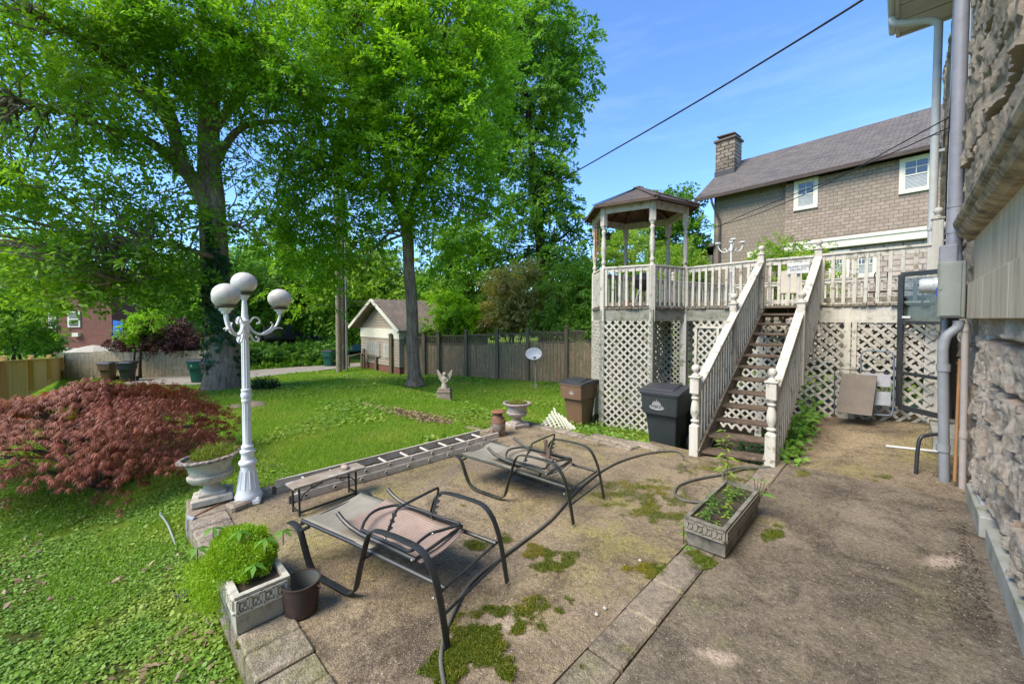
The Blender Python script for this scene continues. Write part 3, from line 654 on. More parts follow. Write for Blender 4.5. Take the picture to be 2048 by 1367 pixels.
# near block: ledge band, smooth panel, moulding, rough upper wall
b = MB()
for (y0, y1) in ((6.7, 5.4), (5.396, 4.2), (4.196, 2.9), (2.896, 1.2), (1.196, -3.)): b.box((.90, (y0 + y1) / 2, 2.09), (.80, y0 - y1, .38), ch=.006)
b.build('ledge_course', M_ledge, HX, world=True)
b = MB()
for (y0, y1) in ((6.66, 4.9), (4.894, 3.1), (3.094, 1.), (.996, -3)): b.box((.92, (y0 + y1) / 2, 2.53), (.75, y0 - y1, .50))
b.build('smooth_panel', M_ledge, HX, world=True)
b = MB(); prof = [(.60, 2.76), (.50, 2.77), (.44, 2.80), (.41, 2.85), (.43, 2.89), (.40, 2.91), (.385, 2.94), (.385, 2.97), (.44, 3.03), (.56, 3.07), (1.2, 3.07), (1.2, 2.76)]
b.prism([(p[0], p[1]) for p in prof], -3, 6.68, 'y'); b.build('belt_moulding', M_mould, HX, world=True)
rockwall('rough_wall', (.56, 6.62, 3.05), UX, (0, 0, 1), NXm, 2.75, 5.2, .026, .95, .46, .12, M_rock, HX, 3, .045)
rockwall('rough_wall_end', (1.2, 6.62, 3.05), (-1, 0, 0), (0, 0, 1), (0, 1, 0), .64, 5.2, .04, .5, .46, .06, M_rock, HX, 4, .04)
b = MB(); z = 3.08
for hh in (.55, .42, .50, .38, .5, .45, .55, .5, .5, .45): b.box((.80, 3.62, z + hh / 2), (.62, .48, hh - .008), ch=.012); z += hh
b.build('quoin', M_ledge, HX, world=True)
b = MB(); b.box((.95, .2, 5.5), (.5, 6.3, 5)); b.build('inner_wall', M_ledge, HX, world=True)
# rear wall
M_glassky = mat('sky_tinted_glass', (.30, .38, .42), (.4, .46, .48), rough=.08, bump=0, spec=.9)  # pale blue base colour stands in for the sky reflected in the pane
rockwall('rear_wall', (.70, 15.0, .0), UX, (0, 0, 1), NXm, 8.3, 8.1, .055, .9, .42, .10, M_rock, HX, 5, .06)
b = MB()
for (y0, y1, z0, z1) in ((9.9, 10.12, 1.2, 7.9), (8.25, 8.4, 4.2, 7.8), (7.0, 7.15, 4.2, 7.8), (9.0, 9.15, 2.9, 7.9)): b.box((.56, (y0 + y1) / 2, (z0 + z1) / 2), (.12, y1 - y0, z1 - z0), ch=.008)
wf = b.build('window_frame', M_whiteclean, HX, world=True)
b = MB(); b.box((.585, 7.7, 6.0), (.03, 1.1, 3.6)); b.build('pane', M_glassky, wf, world=True)
b = MB(); b.bar((.53, 12.2, 3.6), (.53, 10.9, 6.9), .06, .10); b.bar((.53, 11.0, 5.0), (.53, 10.3, 6.9), .05, .08); b.build('diagonal_trim', M_mould, HX, world=True)
# basement piers below the ledge
def pier(P0, wd, ht, seed):
    o = rockwall('pier', P0, UX, (0, 0, 1), NXm, wd, ht, .015, .62, .38, .13, M_rockp, HX, seed, .04); return o
b = MB(); b.box((.93, 1.7, .95), (.50, 8.6, 1.90)); b.build('basement_wall', M_mort, HX, world=True)
pier((.665, 5.98, .20), 3.3, 1.70, 21); pier((.68, 8.0, .04), 1.66, 1.86, 22)
b = MB(); b.box((.74, 6.16, 1.0), (.06, .34, 1.78)); b.build('basement_window', M_dark, HX, world=True)  # near-black box stands in for the shaded gap between the piers
b = MB(); b.box((.9, 6.65, .95), (.42, 1.9, 1.89)); b.build('basement_wall', M_mort, HX, world=True)
b = MB(); b.box((.64, 6.07, 1.02), (.07, .06, 1.74), ch=.006); b.box((.66, 6.31, 1.02), (.05, .05, 1.74)); b.build('basement_window_frame', M_whiteclean, HX, world=True)
b = MB(); b.box((.74, 1.1, .085), (.42, 7.9, .21), ch=.012); b.build('plinth', M_slab, HX, world=True)
b = MB(); b.box((.70, 5.8, .07), (.36, 1.0, .22), ch=.01); b.build('plinth', M_slab, HX, world=True)
b = MB(); b.box((.70, 5.9, .195), (.30, .62, .03), ch=.004); tag(b.build('metal_cover', M_sill2), 'flat pale grey sheet lying on the stone sill by the basement wall', 'sheet')
b = MB(); b.box((.47, 8.3, .19), (.28, 1.4, .36), ch=.01); b.build('door_step', M_slab, HX, world=True)
# eave with soffit boards
b = MB(); b.box((.3, 10.1, 7.98), (.95, 3.7, .03))
for i in range(7): b.box((.3, 8.4 + i * .55, 7.955), (.93, .5, .02))
b.build('soffit', M_whiteclean, HX, world=True)
b = MB(); b.box((-.19, 10.1, 8.02), (.06, 3.8, .22)); b.box((.3, 11.98, 8.02), (1., .05, .24)); b.build('fascia', M_whiteclean, HX, world=True)
b = MB(); b.tube([(-.27, 8.2, 8.08), (-.27, 12.05, 8.08)], .07, 10); b.build('gutter', M_whiteclean, HX, world=True, smooth=50)
b = MB(); b.box((.5, 10., 8.25), (1.6, 4.2, .08)); b.build('roof', M_roofc, HX, world=True)
b = MB(); b.tube(smoothpath([(-.27, 11.3, 8.0), (-.2, 11.3, 7.85), (.25, 11.25, 7.65), (.38, 11.2, 7.5)], 6) + [(.38, 11.2, 0.3)], .062, 12)
for z in (3.6, 5.4): b.tube([(.38, 11.2, z), (.38, 11.2, z + .12)], .075, 12)
b.box((.5, 11.2, 5.1), (.3, .05, .05)); b.build('downspout', M_whiteclean, HX, world=True, smooth=50)
# mast pipe + meter
t = thing('service_mast', 'thick grey conduit pipe rising from the electric meter box up the stone wall', 'conduit', (.40, 6.75, 2.75))
b = MB(); b.tube([(.405, 6.72, 2.55), (.40, 6.75, 8.5)], .062, 16); b.build('pipe', M_mast, t, world=True, smooth=50)
for a_, c_, r_ in ((2.53, 2.62, .072), (2.86, 2.99, .070), (3.15, 3.17, .069)): b = MB(); b.tube([(.404, 6.725, a_), (.404, 6.725, c_)], r_, 16); b.build('coupling', M_mast, t, world=True, smooth=50)
t = thing('meter_box', 'beige grey electric meter enclosure mounted beside the limestone ledge', 'meter box', (.42, 6.7, 1.92))
b = MB(); b.box((.385, 6.62, 2.22), (.21, .20, .62), ch=.01); b.build('enclosure', M_box, t, world=True)
b = MB(); b.box((.36, 6.72, 2.62), (.14, .16, .22), ch=.01); b.build('junction_box', M_mast, t, world=True)
b = MB(); b.box((.375, 6.515, 2.22), (.16, .012, .58), ch=.004); b.box((.30, 6.51, 2.25), (.02, .02, .05)); b.build('cover', M_box, t, world=True)
b = MB(); b.lathe([(.095, 0), (.095, .03), (.085, .035), (.083, .12), (.070, .145), (.0, .15)], seg=24); b.xf(rotm(0, -math.pi / 2, 0), (.28, 6.66, 2.28)); b.build('meter', mat('meter_glass', (.5, .5, .48), (.42, .42, .4), rough=.15, bump=0, spec=.9), t, world=True, smooth=40)
b = MB(); b.box((.13, 6.66, 2.29), (.01, .06, .02)); b.build('display', M_ink, t, world=True)
b = MB(); b.box((.277, 6.56, 2.20), (.012, .012, .1)); b.build('seal', mat('blue_seal', (.02, .08, .4)), t, world=True)
def pipe(label, pts, r, m, col=None, cat='pipe', name='conduit', colr=1.25):
    t = thing(name, label, cat, pts[-1]); b = MB(); b.tube(pts, r, 14); b.build('pipe', m, t, world=True, smooth=50)
    if col:
        for c in col:
            b = MB(); c = np.array(c); b.tube([c - [0, 0, .04], c + [0, 0, .04]], r * colr, 14); b.build('coupling', m, t, world=True, smooth=50)
    return t
pipe('bent grey conduit running down from the meter box to the paving', smoothpath([(.45, 6.6, 1.88), (.44, 6.6, 1.8), (.36, 6.58, 1.7), (.335, 6.57, 1.55)], 5) + [(.39, 6.74, .02)], .046, M_pvc, [(.345, 6.6, 1.35), (.37, 6.7, .42)])
pipe('beige plastic pipe with a pale elbow beside the grey conduit', [(.50, 6.62, 1.86), (.52, 6.62, .0)], .030, M_pvcw, [(.50, 6.62, 1.80), (.515, 6.62, .62)])
pipe('slim grey pipe squeezed against the stone behind the two larger pipes', [(.36, 6.85, 1.88), (.37, 6.95, .15)], .026, M_pvc, [(.36, 6.85, 1.72)])
b = MB(); b.tube([(.46, 6.62, .08), (.475, 6.72, 1.45)], .016, 8); tag(b.build('broom_handle', M_rope, smooth=50), 'orange wooden broom handle leaning upright behind the pipes', 'broom')
b = MB(); b.tube(smoothpath([(.36, 6.95, .52), (.25, 6.9, .50), (.18, 6.85, .42), (.16, 6.8, .02)], 6), .02, 8); tag(b.build('bent_pipe_rail', M_frame, smooth=50), 'short bent dark metal tube standing on the paving by the house', 'pipe')
def GW(x, y, dz=0.):
    z = 0.
    for _ in range(10): P = G(x, y, z); z = float(walkz(P[0], P[1]))
    P[2] = z + dz; return P
P_, Q_ = GW(1772, 894, .02), GW(1887, 905, .02); b = MB(); b.tube([P_, Q_], .018, 8); tag(b.build('loose_pipe', M_whiteclean, smooth=50), 'white plastic pipe lying loose across the walkway', 'pipe')
# cables on wall
b = MB()
for i, (yy, xx) in enumerate(((8.3, .5), (8.8, .52), (9.6, .48))):
    b.tube(smoothpath([(xx, yy, 8), (xx + .02, yy + .05, 6), (xx - .01, yy - .03, 4.5), (xx, yy + .04, 2.5)], 5), .010, 5)
tag(b.build('wall_cables', M_cable), 'black cables running down the rough stone wall behind the thick pipe', 'cables')
# wall globe light
P = WX(1880, 455, .40); t = thing('wall_lamp', 'single white globe wall light on a curled bracket above the deck corner', 'wall lamp', P)
b = MB(); b.sphere(P, .105, 20, 12, (1, 1, .9)); b.build('globe', M_globe, t, world=True, smooth=60)
b = MB(); b.lathe([(.0, -.15), (.04, -.15), (.06, -.125), (.062, -.085), (.04, -.085)], c=P, seg=16)
wall_x = .66; b.tube(smoothpath([P + [0, 0, -.14], P + [.03, .0, -.20], P + [.12, 0, -.22], (wall_x, P[1], P[2] - .20)], 6), .012, 8); b.build('bracket', M_lamp, t, world=True, smooth=40)
b2 = MB(); b2.lathe([(.06, 0), (.06, .03), (.03, .05), (.0, .05)], seg=14); b2.xf(rotm(0, -math.pi / 2, 0), (wall_x - .03, P[1], P[2] - .20)); b2.build('wall_plate', M_lamp, t, world=True)
# ---------------------------------------------------------------- fences
def plank_fence(name, label, A, B, topA, topB, m, pw=.14, gap=.006, th=.02, post_every=2.4, posts_front=True, sd=0, group=None):
    A = np.array(A, float); B = np.array(B, float); L_ = np.linalg.norm((B - A)[:2]); u = (B - A) / L_; u[2] = 0
    t = thing(name, label, 'fence', A, 0, group); rnd = random.Random(sd); b = MB(); s = 0; nn = np.array([u[1], -u[0], 0])
    while s < L_ - .02:
        w_ = min(pw * rnd.uniform(.93, 1.05), L_ - s); c = A + u * (s + w_ / 2); zb_ = A[2] + (B[2] - A[2]) * s / L_; zt_ = topA + (topB - topA) * s / L_ + rnd.uniform(-.012, .012)
        b.box((c[0] + nn[0] * rnd.uniform(-.004, .004), c[1] + nn[1] * rnd.uniform(-.004, .004), (zb_ + zt_) / 2), (w_ - gap, th, zt_ - zb_), rz=math.atan2(u[1], u[0]) + rnd.uniform(-.01, .01)); s += w_
    b.build('board_panel', m, t, world=True); return t, A, B, u, nn, L_
# long brown fence with lattice top
FA, FB = G(783, 744, -.5), G(1200, 766, -.5); un = (FB - FA); FL = np.linalg.norm(un); un /= FL; fn = np.array([un[1], -un[0], 0])
if np.dot(fn, -FA) < 0: fn = -fn
def fz(px, py): P = PL(px, py, FA, fn); return float(np.dot(P - FA, un)), float(P[2])
posts = [783, 849, 878, 933, 995, 1056, 1133, 1188, 1260, 1330]
tops = [676, 671, 671, 669, 667, 665, 661, 660, 658, 656]; mids = [693, 689, 689, 688, 688, 686, 684, 683, 681, 680]
t = thing('lattice_top_fence', 'long weathered brown board fence with lattice strip on top behind the lawn', 'fence', FA)
rnd = random.Random(2); ang = math.atan2(un[1], un[0])
for i in range(len(posts)):
    s, zt_ = fz(posts[i], tops[i] - 7); c = FA + un * s + fn * .05
    b = MB(); b.box((c[0], c[1], (zt_ - .7) / 2), (.13, .13, zt_ + .7), rz=ang); b.box((c[0], c[1], zt_ + .015), (.20, .20, .03), rz=ang); b.box((c[0], c[1], zt_ + .045), (.12, .12, .05), rz=ang, taper=.5); b.build('post', M_fencetop, t, world=True)
for i in range(len(posts) - 1):
    s0 = fz(posts[i], 700)[0]; s1 = fz(posts[i + 1], 700)[0]; zt_ = fz((posts[i] + posts[i + 1]) / 2, (tops[i] + tops[i + 1]) / 2)[1]; zm = fz((posts[i] + posts[i + 1]) / 2, (mids[i] + mids[i + 1]) / 2)[1]
    b = MB(); s = s0 + .06
    while s < s1 - .06:
        w_ = min(rnd.uniform(.13, .15), s1 - .06 - s); c = FA + un * (s + w_ / 2) + fn * rnd.uniform(-.005, .005); b.box((c[0], c[1], (zm - .6) / 2 - rnd.uniform(0, .01)), (w_ - .008, .02, zm + .6), rz=ang + rnd.uniform(-.015, .015)); s += w_
    b.build('board_panel', M_fence, t, world=True)
    b = MB(); c0 = FA + un * (s0 + .06); c1 = FA + un * (s1 - .06)
    for z in (zm + .03, zt_ - .02): b.bar((c0[0], c0[1], z), (c1[0], c1[1], z), .06, .05)
    z = zm + .09
    while z < zt_ - .06: b.bar((c0[0], c0[1], z), (c1[0], c1[1], z), .012, .022); z += .085
    s = s0 + .12
    while s < s1 - .08: c = FA + un * s + fn * .012; b.box((c[0], c[1], (zm + zt_) / 2), (.022, .012, zt_ - zm - .06), rz=ang); s += .085
    b.build('lattice_strip', M_fencetop, t, world=True)
# low rail fence by the garage
t = thing('low_rail_fence', 'low open post and rail fence in front of the small garage', 'fence', GT(697, 741))
pp = []
for px, yt, yb in ((697, 712, 734), (724, 706, 737), (752, 712, 741), (728, 697, 737)):
    Pb = GT(px, yb); Pt = PL(px, yt, Pb, Fh); b = MB(); b.box((Pb[0], Pb[1], (Pb[2] + Pt[2]) / 2 - .05), (.10, .10, Pt[2] - Pb[2] + .1), rz=.5); b.build('post', M_fencetop, t, world=True); pp.append((Pb, Pt))
b = MB(); order = [pp[0], pp[1], pp[2], (GT(783, 744), PL(783, 714, GT(783, 744), Fh))]
for (a, a2), (c, c2) in zip(order, order[1:]): b.bar(a2, c2, .1, .04)
b.build('rail', M_fencetop, t, world=True)
# grey board fence far left and new pine fence
A = GT(116, 757); B = GT(438, 752); zA = PL(116, 706, A, Fh)[2]; zB = PL(438, 700, B, Fh)[2]
plank_fence('board_fence', 'weathered grey brown board fence behind the wheeled bins at far left', A, B, zA, zB, M_grey, sd=4)
A = GT(-90, 868); B = GT(122, 757); zA = PL(-90, 723, A, Fh)[2]; zB = PL(122, 712.5, B, Fh)[2]
t, A_, B_, u, nn, L_ = plank_fence('pine_fence', 'new yellow pine privacy fence with posts at the left edge', A, B, zA - .06, zB - .06, M_yellow, pw=.15, sd=6)
if np.dot(nn, A_) > 0: nn = -nn
for i in range(5):
    s = .1 + (L_ - .2) * i / 4; c = A_ + u * s + nn * .06; zt_ = zA + (zB - zA) * s / L_; b = MB(); b.box((c[0], c[1], (zt_ + c[2]) / 2), (.10, .10, zt_ - c[2] + .14), rz=math.atan2(u[1], u[0])); b.build('post', M_yellow, t, world=True)
b = MB(); c0 = A_ + nn * .03; c1 = B_ + nn * .03; b.bar((c0[0], c0[1], zA - .05), (c1[0], c1[1], zB - .05), .07, .035); b.build('cap_rail', M_yellow, t, world=True)
M_roofg2 = brickmat('garage_shingles', 'xy', (.23, .18, .145), (.17, .135, .11), (.09, .07, .06), .36, .13, .01, bumpd=.01, c3=(.26, .19, .14))
# ---------------------------------------------------------------- garage
P0 = DT(722, 20.); gx = np.array([1., 0, 0]); gy = np.array([0, 1., 0])
g0 = P0.copy()
def gpx(px, py): return PL(px, py, P0, (0, 1, 0))
eL = gpx(712, 655); ap = gpx(757, 601); eR = gpx(812, 664); Lw = gpx(722, 655)[0]; Rw = eR[0] - (Lw - eL[0])
t = thing('garage', 'small taupe gabled garage with white band and trellis panels beyond the lawn', 'garage', (Lw, P0[1], -.5))
zb0 = -1.0; bz0 = gpx(760, 676)[2]; bz1 = gpx(760, 657)[2]; Dg = 5.2
M_sid = brickmat('lap_siding', 'xz', (.34, .285, .215), (.31, .26, .20), (.09, .078, .06), 6., .13, .008, bumpd=.01)
M_sid2 = brickmat('lap_siding_side', 'yz', (.20, .175, .14), (.185, .16, .13), (.09, .078, .06), 6., .13, .008, bumpd=.01)
zc = gpx(722, 722)[2]
b = MB(); b.box(((Lw + Rw) / 2, P0[1] + Dg / 2, (zc + bz1) / 2), (Rw - Lw, Dg, bz1 - zc)); b.build('wall', M_sid, t, world=True)
b = MB(); b.box(((Lw + Rw) / 2, P0[1] + Dg / 2, (zb0 + zc) / 2), (Rw - Lw - .04, Dg - .04, zc - zb0)); b.build('foundation', M_redbr, t, world=True)
b = MB(); b.box(((Lw + Rw) / 2, P0[1] + Dg / 2, (bz0 + bz1) / 2 + .02), (Rw - Lw + .05, Dg + .05, bz1 - bz0)); b.build('white_band', M_cream, t, world=True)
b = MB(); b.prism([(Lw, bz1 + .02), (Rw, bz1 + .02), (Rw, bz1 + .05), (ap[0], ap[2] - .1), (Lw, bz1 + .05)], P0[1] + .03, P0[1] + Dg, 'y'); b.build('gable', M_sid, t, world=True)
for s in (0, 1):
    e = eL if not s else eR; b = MB(); b.quadprism([(e[0], P0[1] - .35, e[2]), (ap[0], P0[1] - .35, ap[2]), (ap[0], P0[1] + Dg + .3, ap[2]), (e[0], P0[1] + Dg + .3, e[2])], (0, 0, 1), .07); b.build('roof', M_roofg2, t, world=True)
    b = MB(); b.bar((e[0], P0[1] - .38, e[2] + .02), (ap[0], P0[1] - .38, ap[2] + .02), .05, .14); b.build('barge_board', M_cream, t, world=True)
for (x0, x1, y0, y1) in ((730, 758, 682, 712), (767, 782, 686, 714)):
    a = PL(x0, y0, P0 + [0, -.06, 0], (0, 1, 0)); c = PL(x1, y1, P0 + [0, -.06, 0], (0, 1, 0)); b = MB(); nx_ = 8 if x0 < 760 else 5
    for i in range(nx_ + 1): b.box((a[0] + (c[0] - a[0]) * i / nx_, a[1], (a[2] + c[2]) / 2), (.022, .02, a[2] - c[2]))
    for j in range(8): b.box(((a[0] + c[0]) / 2, a[1] - .015, c[2] + (a[2] - c[2]) * j / 7), (c[0] - a[0], .012, .022))
    b.build('trellis', M_whiteclean, t, world=True)
# ================================================================== DECK, GAZEBO, STAIRS
ZD = 2.15
def lw(lat, d): return np.array([lat * Rr[0] + d * Fh[0], lat * Rr[1] + d * Fh[1]])
HC = lw(2.98, 9.5); HR = 1.05
def hexv(k, r): a = math.radians(60 * k - 1); o_ = lw(math.sin(a), -math.cos(a)); return HC + r * o_
hB, hC, hE, hF, hD, hA = [hexv(k, HR) for k in range(6)]
TL = np.array([-1.98, 8.95]); TR = np.array([-1.09, 8.97]); PR = np.array([.36, 8.86])
BK = [np.array([.6, 14.4]), np.array([-4.1, 15.0]), np.array([-5.0, 12.1])]
deck = thing('wooden_deck', 'raised weathered white deck with peeling railings and diamond lattice skirts', 'deck', (-2.5, 10, 0))
b = MB(); poly = [hA, hB, hC, TL, TR, PR, BK[0], BK[1], BK[2], hD]
b.prism([tuple(p) for p in poly], ZD - .045, ZD); b.build('floor', M_rot, deck, world=True)
# ragged board ends along the front edges
rnd = random.Random(9)
def ragged(p, q, z, mm, proud=.05, n=None):
    b = MB(); p = np.array(p); q = np.array(q); l = np.linalg.norm(q - p); u = (q - p) / l; nn = np.array([u[1], -u[0]]); s = 0
    while s < l:
        w_ = min(rnd.uniform(.07, .15), l - s); e = proud + rnd.uniform(-.03, .02); c = p + u * (s + w_ / 2) + nn * (e / 2)
        b.box((c[0], c[1], z - .019 + rnd.uniform(-.006, .004)), (max(w_ - .012, .01), abs(e) + .06, .036), rz=math.atan2(u[1], u[0]) + rnd.uniform(-.03, .03)); s += w_
    return b
edges = [(hD, hA), (hA, hB), (hB, hC), (hC, TL), (TR, PR)]
for (p, q) in edges: ragged(p, q, ZD, M_rot).build('board_ends', M_rot, deck, world=True)
def P3(p, z): return (float(p[0]), float(p[1]), z)
def nrm2(p, q): u = (np.array(q) - np.array(p)); u = u / np.linalg.norm(u); return u, np.array([u[1], -u[0]])
for i, (p, q) in enumerate(edges):
    u, nn = nrm2(p, q); b = MB(); b.bar(P3(p + nn * .01, ZD - .175), P3(q + nn * .01, ZD - .175), .05, .25); b.build('beam', M_beam if i < 4 else M_white, deck, world=True)
def railing(par, p, q, z=ZD, h=.88, m=M_white, name='railing', sp=.135, bw=.048, sub=True, z1=None, drop=.02, top_m=None):
    z1 = z if z1 is None else z1; p = np.array(p, float); q = np.array(q, float); l = np.linalg.norm(q - p); u = (q - p) / l; nn = np.array([u[1], -u[0]])
    b = MB(); b.bar(P3(p, z + h), P3(q, z1 + h), .085, .04, ch=.005); b.bar(P3(p, z + h - .065), P3(q, z1 + h - .065), .035, .085)
    f = b.build(name, top_m or m, par, world=True)
    b = MB(); b.bar(P3(p, z + .07), P3(q, z1 + .07), .045, .08); b.build('bottom_rail', M_rot if sub else m, f, world=True)
    n = int(l / sp); rnd = random.Random(int(l * 100))
    bb = MB()
    for i in range(n):
        s = (i + .5) / n; c = p + (q - p) * s + nn * .032; zz = z + (z1 - z) * s; g = bb if not sub else MB()
        g.box((c[0], c[1], zz + drop + (h - drop) / 2 - .02), (bw, .03, h - drop - .05), M=rotm(rnd.uniform(-.01, .01), rnd.uniform(-.012, .012), math.atan2(u[1], u[0])))
        if sub: g.build('baluster', m, f, world=True)
    if not sub: bb.build('balusters', m, f, world=True)
    return f
for (p, q) in edges: railing(deck, p, q)
railing(deck, BK[2], hD, sub=False); railing(deck, BK[1], BK[2], sub=False); railing(deck, BK[0], BK[1], sub=False)
FIN = [(.0, 0), (.052, .0), (.052, .02), (.028, .035), (.026, .055), (.045, .075), (.058, .105), (.050, .135), (.028, .158), (0, .165)]
def post(par, p, z0, z1, w_=.11, m=M_white, name='post', finial=True, turned=None, rz=0.):
    b = MB(); c = (float(p[0]), float(p[1]))
    if turned:
        a0, a1 = turned; b.box((c[0], c[1], (z0 + a0) / 2), (w_, w_, a0 - z0), rz=rz, ch=.008)
        hh = a1 - a0; r = w_ / 2; pf = [(r * .96, 0), (r * .8, .03), (r * .55, .07), (r * .95, .12), (r * .95, .15), (r * .6, .19), (r * .62, .24), (r * .95, .36), (r * .98, .5), (r * .82, .68), (r * .58, .80), (r * .9, .85), (r * .9, .875), (r * .55, .91), (r * .8, .96), (r * .96, 1.)]
        b.lathe([(q[0], q[1] * hh) for q in pf], (c[0], c[1], a0), 14); b.box((c[0], c[1], (a1 + z1) / 2), (w_, w_, z1 - a1), rz=rz, ch=.008)
    else: b.box((c[0], c[1], (z0 + z1) / 2), (w_, w_, z1 - z0), rz=rz, ch=.008)
    o = b.build(name, m, par, world=True, smooth=35)
    if finial:
        b = MB(); b.box((c[0], c[1], z1 + .012), (w_ + .03, w_ + .03, .024), rz=rz, ch=.006); b.lathe(FIN, (c[0], c[1], z1 + .024), 16); b.build('finial', m, o, world=True, smooth=50)
    return o
uR = math.atan2(*(PR - TR)[::-1])
post(deck, TL, 1.7, ZD + .98, rz=0); post(deck, TR, 1.7, ZD + .98); post(deck, PR + [0, .02], 1.6, ZD + 1.25, .12)
for p in (BK[1], BK[2]): post(deck, p, 1.9, ZD + .98)
for p in (BK[0] * .67 + BK[1] * .33, BK[0] * .33 + BK[1] * .67): post(deck, p, 1.9, ZD + .98)
# support posts
for p, w_, m_ in ((hB, .12, M_beam), (hA, .12, M_beam), (hD, .11, M_beam), (hC, .13, M_white), (hE, .14, M_rot), (TL + [0, .06], .12, M_white), (TR + [.35, .12], .13, M_white), (PR + [-.02, .05], .16, M_white), (hF, .12, M_rot), (np.array([-2.9, 12.]), .14, M_rot), (np.array([-.8, 12.]), .14, M_rot)):
    z0 = float(terr(p[0], p[1])); b = MB(); b.box((p[0], p[1], (z0 - .1 + ZD - .05) / 2), (w_, w_, ZD - .05 - z0 + .1), ch=.006); b.build('support_post', m_, deck, world=True)
def lattice(par, p, q, z0, z1, sp=.165, sw=.042, th=.008, m=M_lattice, name='lattice_panel', z0q=None, off=.0, jag=0.):
    """diamond lattice between ground points p,q"""
    p = np.array(p, float); q = np.array(q, float); l = np.linalg.norm(q - p); u = (q - p) / l; nn = np.array([u[1], -u[0]]); z0q = z0 if z0q is None else z0q
    b = MB(); h = z1 - min(z0, z0q)
    zb = min(z0, z0q)
    for sg, o_ in ((1, .0), (-1, th * 1.6)):
        c = -h if sg > 0 else 0.; cmax = l if sg > 0 else l + h
        c += .03
        while c < cmax:
            # line: x = c + sg*z  (z from 0..h)
            zs = sorted([(0 - c) / sg, (l - c) / sg]); a0 = max(0, zs[0]); a1 = min(h, zs[1])
            if a1 - a0 > .03:
                x0 = c + sg * a0; x1 = c + sg * a1
                # clip to slanting bottom
                def zbot(x): return z0 + (z0q - z0) * x / l - zb
                P0_ = (x0, a0); P1_ = (x1, a1)
                if a0 < zbot(x0):
                    t = (zbot(x0) - a0) / max(1e-6, (a1 - a0)); 
                    if t >= 1: c += sp; continue
                    x0 += (x1 - x0) * t; a0 += (a1 - a0) * t
                A_ = p + u * x0 + nn * (o_ + off); B_ = p + u * x1 + nn * (o_ + off)
                b.bar((A_[0], A_[1], zb + a0), (B_[0], B_[1], zb + a1), th, sw, up=(u[0] * sg * -1, u[1] * sg * -1, 1.))
            c += sp
    return b.build(name, m, par, world=True)
def terrz(p): return float(terr(p[0], p[1]))
zl = ZD - .30
lattice(deck, hA, hB, terrz((hA + hB) / 2) + .0, zl, off=.05); lattice(deck, hD, hA, terrz(hA) + .02, zl, off=.05)
lattice(deck, hE * .5 + hF * .5 + [.5, -.1], hC * .35 + hE * .65, terrz(hE) + .55, zl, off=.0)
lattice(deck, hF, hE, terrz(hE), zl)
lattice(deck, hC * .85 + TL * .15, TL, -.35, zl, off=.04); lattice(deck, TL, TR, -.2, zl, off=.14); lattice(deck, TR + [.0, 0], PR, .04, zl, z0q=.33, off=.05)
lattice(deck, (-6, 12.5), (.5, 14), -.4, zl); lattice(deck, hD, BK[2], -.5, zl)
b = MB(); u, nn = nrm2(TR, PR)
for s in (.33,):
    c = TR + (PR - TR) * s + nn * .075; b.box((c[0] - .04, c[1], (zl + .15) / 2), (.085, .03, zl - .15), rz=uR); b.box((c[0] + .05, c[1] - .004, (zl + .15) / 2), (.06, .03, zl - .15), rz=uR)
b.bar(P3(TR + nn * .07, zl + .01), P3(PR + nn * .07, zl + .01), .03, .05); b.build('lattice_frame', M_white, deck, world=True)
b = MB(); c0 = hC * .8 + TL * .2; u, nn = nrm2(c0, TL)
b.bar(P3(c0 + nn * .07, 1.72), P3(TL + nn * .07, 1.72), .03, .05); b.bar(P3(c0 + nn * .07, -.35), P3(c0 + nn * .07, 1.7), .05, .05, up=(u[0], u[1], 0))
cm = c0 * .62 + TL * .38; b.bar(P3(cm + nn * .07, -.35), P3(cm + nn * .07, 1.7), .05, .05, up=(u[0], u[1], 0)); b.build('lattice_gate', M_white, deck, world=True)
b = MB(); b.bar(P3(hB + [.02, .06], .35), P3(hC, .42), .04, .10); b.build('cross_rail', M_beam, deck, world=True)
b = MB(); b.box((-2.6, 12.2, -.1), (6.6, 5.4, .02)); 
# joists
b = MB()
for i in range(9): b.bar((-4.6 + i * .6, 9.4, ZD - .13), (-4.6 + i * .6, 14.2, ZD - .13), .04, .16)
b.build('joists', M_rot, deck, world=True)
# gazebo
gz = thing('gazebo', 'six sided gazebo with turned posts and brown shingle roof on the deck corner', 'gazebo', (HC[0], HC[1], ZD))
zt = 4.38
for p, k in zip((hB, hC, hE, hF, hD, hA), range(6)):
    r = math.radians(60 * k) + YAW; o_ = post(gz, p, ZD - .32 if k in (0, 1, 4, 5) else ZD, zt, .115, M_white, 'post', False, (ZD + .88, zt - .42), rz=r)
for k in range(6):
    p, q = hexv(k, HR + .02), hexv(k + 1, HR + .02); b = MB(); b.bar(P3(p, zt - .07), P3(q, zt - .07), .045, .16); b.build('header_beam', M_white, gz, world=True)
ro = HR + .26; za = 4.95; b = MB(); vs = [P3(hexv(k, ro), zt - .02) for k in range(6)]; ap_ = P3(HC, za)
for k in range(6): b.add([vs[k], vs[(k + 1) % 6], ap_], [(0, 1, 2)])
rf = b.build('roof', M_roofg, gz, world=True); so_ = rf.modifiers.new('thick', 'SOLIDIFY'); so_.thickness = .035; so_.offset = 1
b = MB()
for k in range(6): b.bar(P3(hexv(k, ro + .02), zt + .03), P3(HC, za + .05), .14, .02)
b.lathe([(0.14, 0), (.12, .03), (0.02, .06)], P3(HC, za + .015), 6); b.build('hip_caps', M_roofg, rf, world=True)
b = MB()
for k in range(6):
    b.bar(P3(hexv(k, ro), zt - .01), P3(hexv(k + 1, ro), zt - .01), .03, .06)
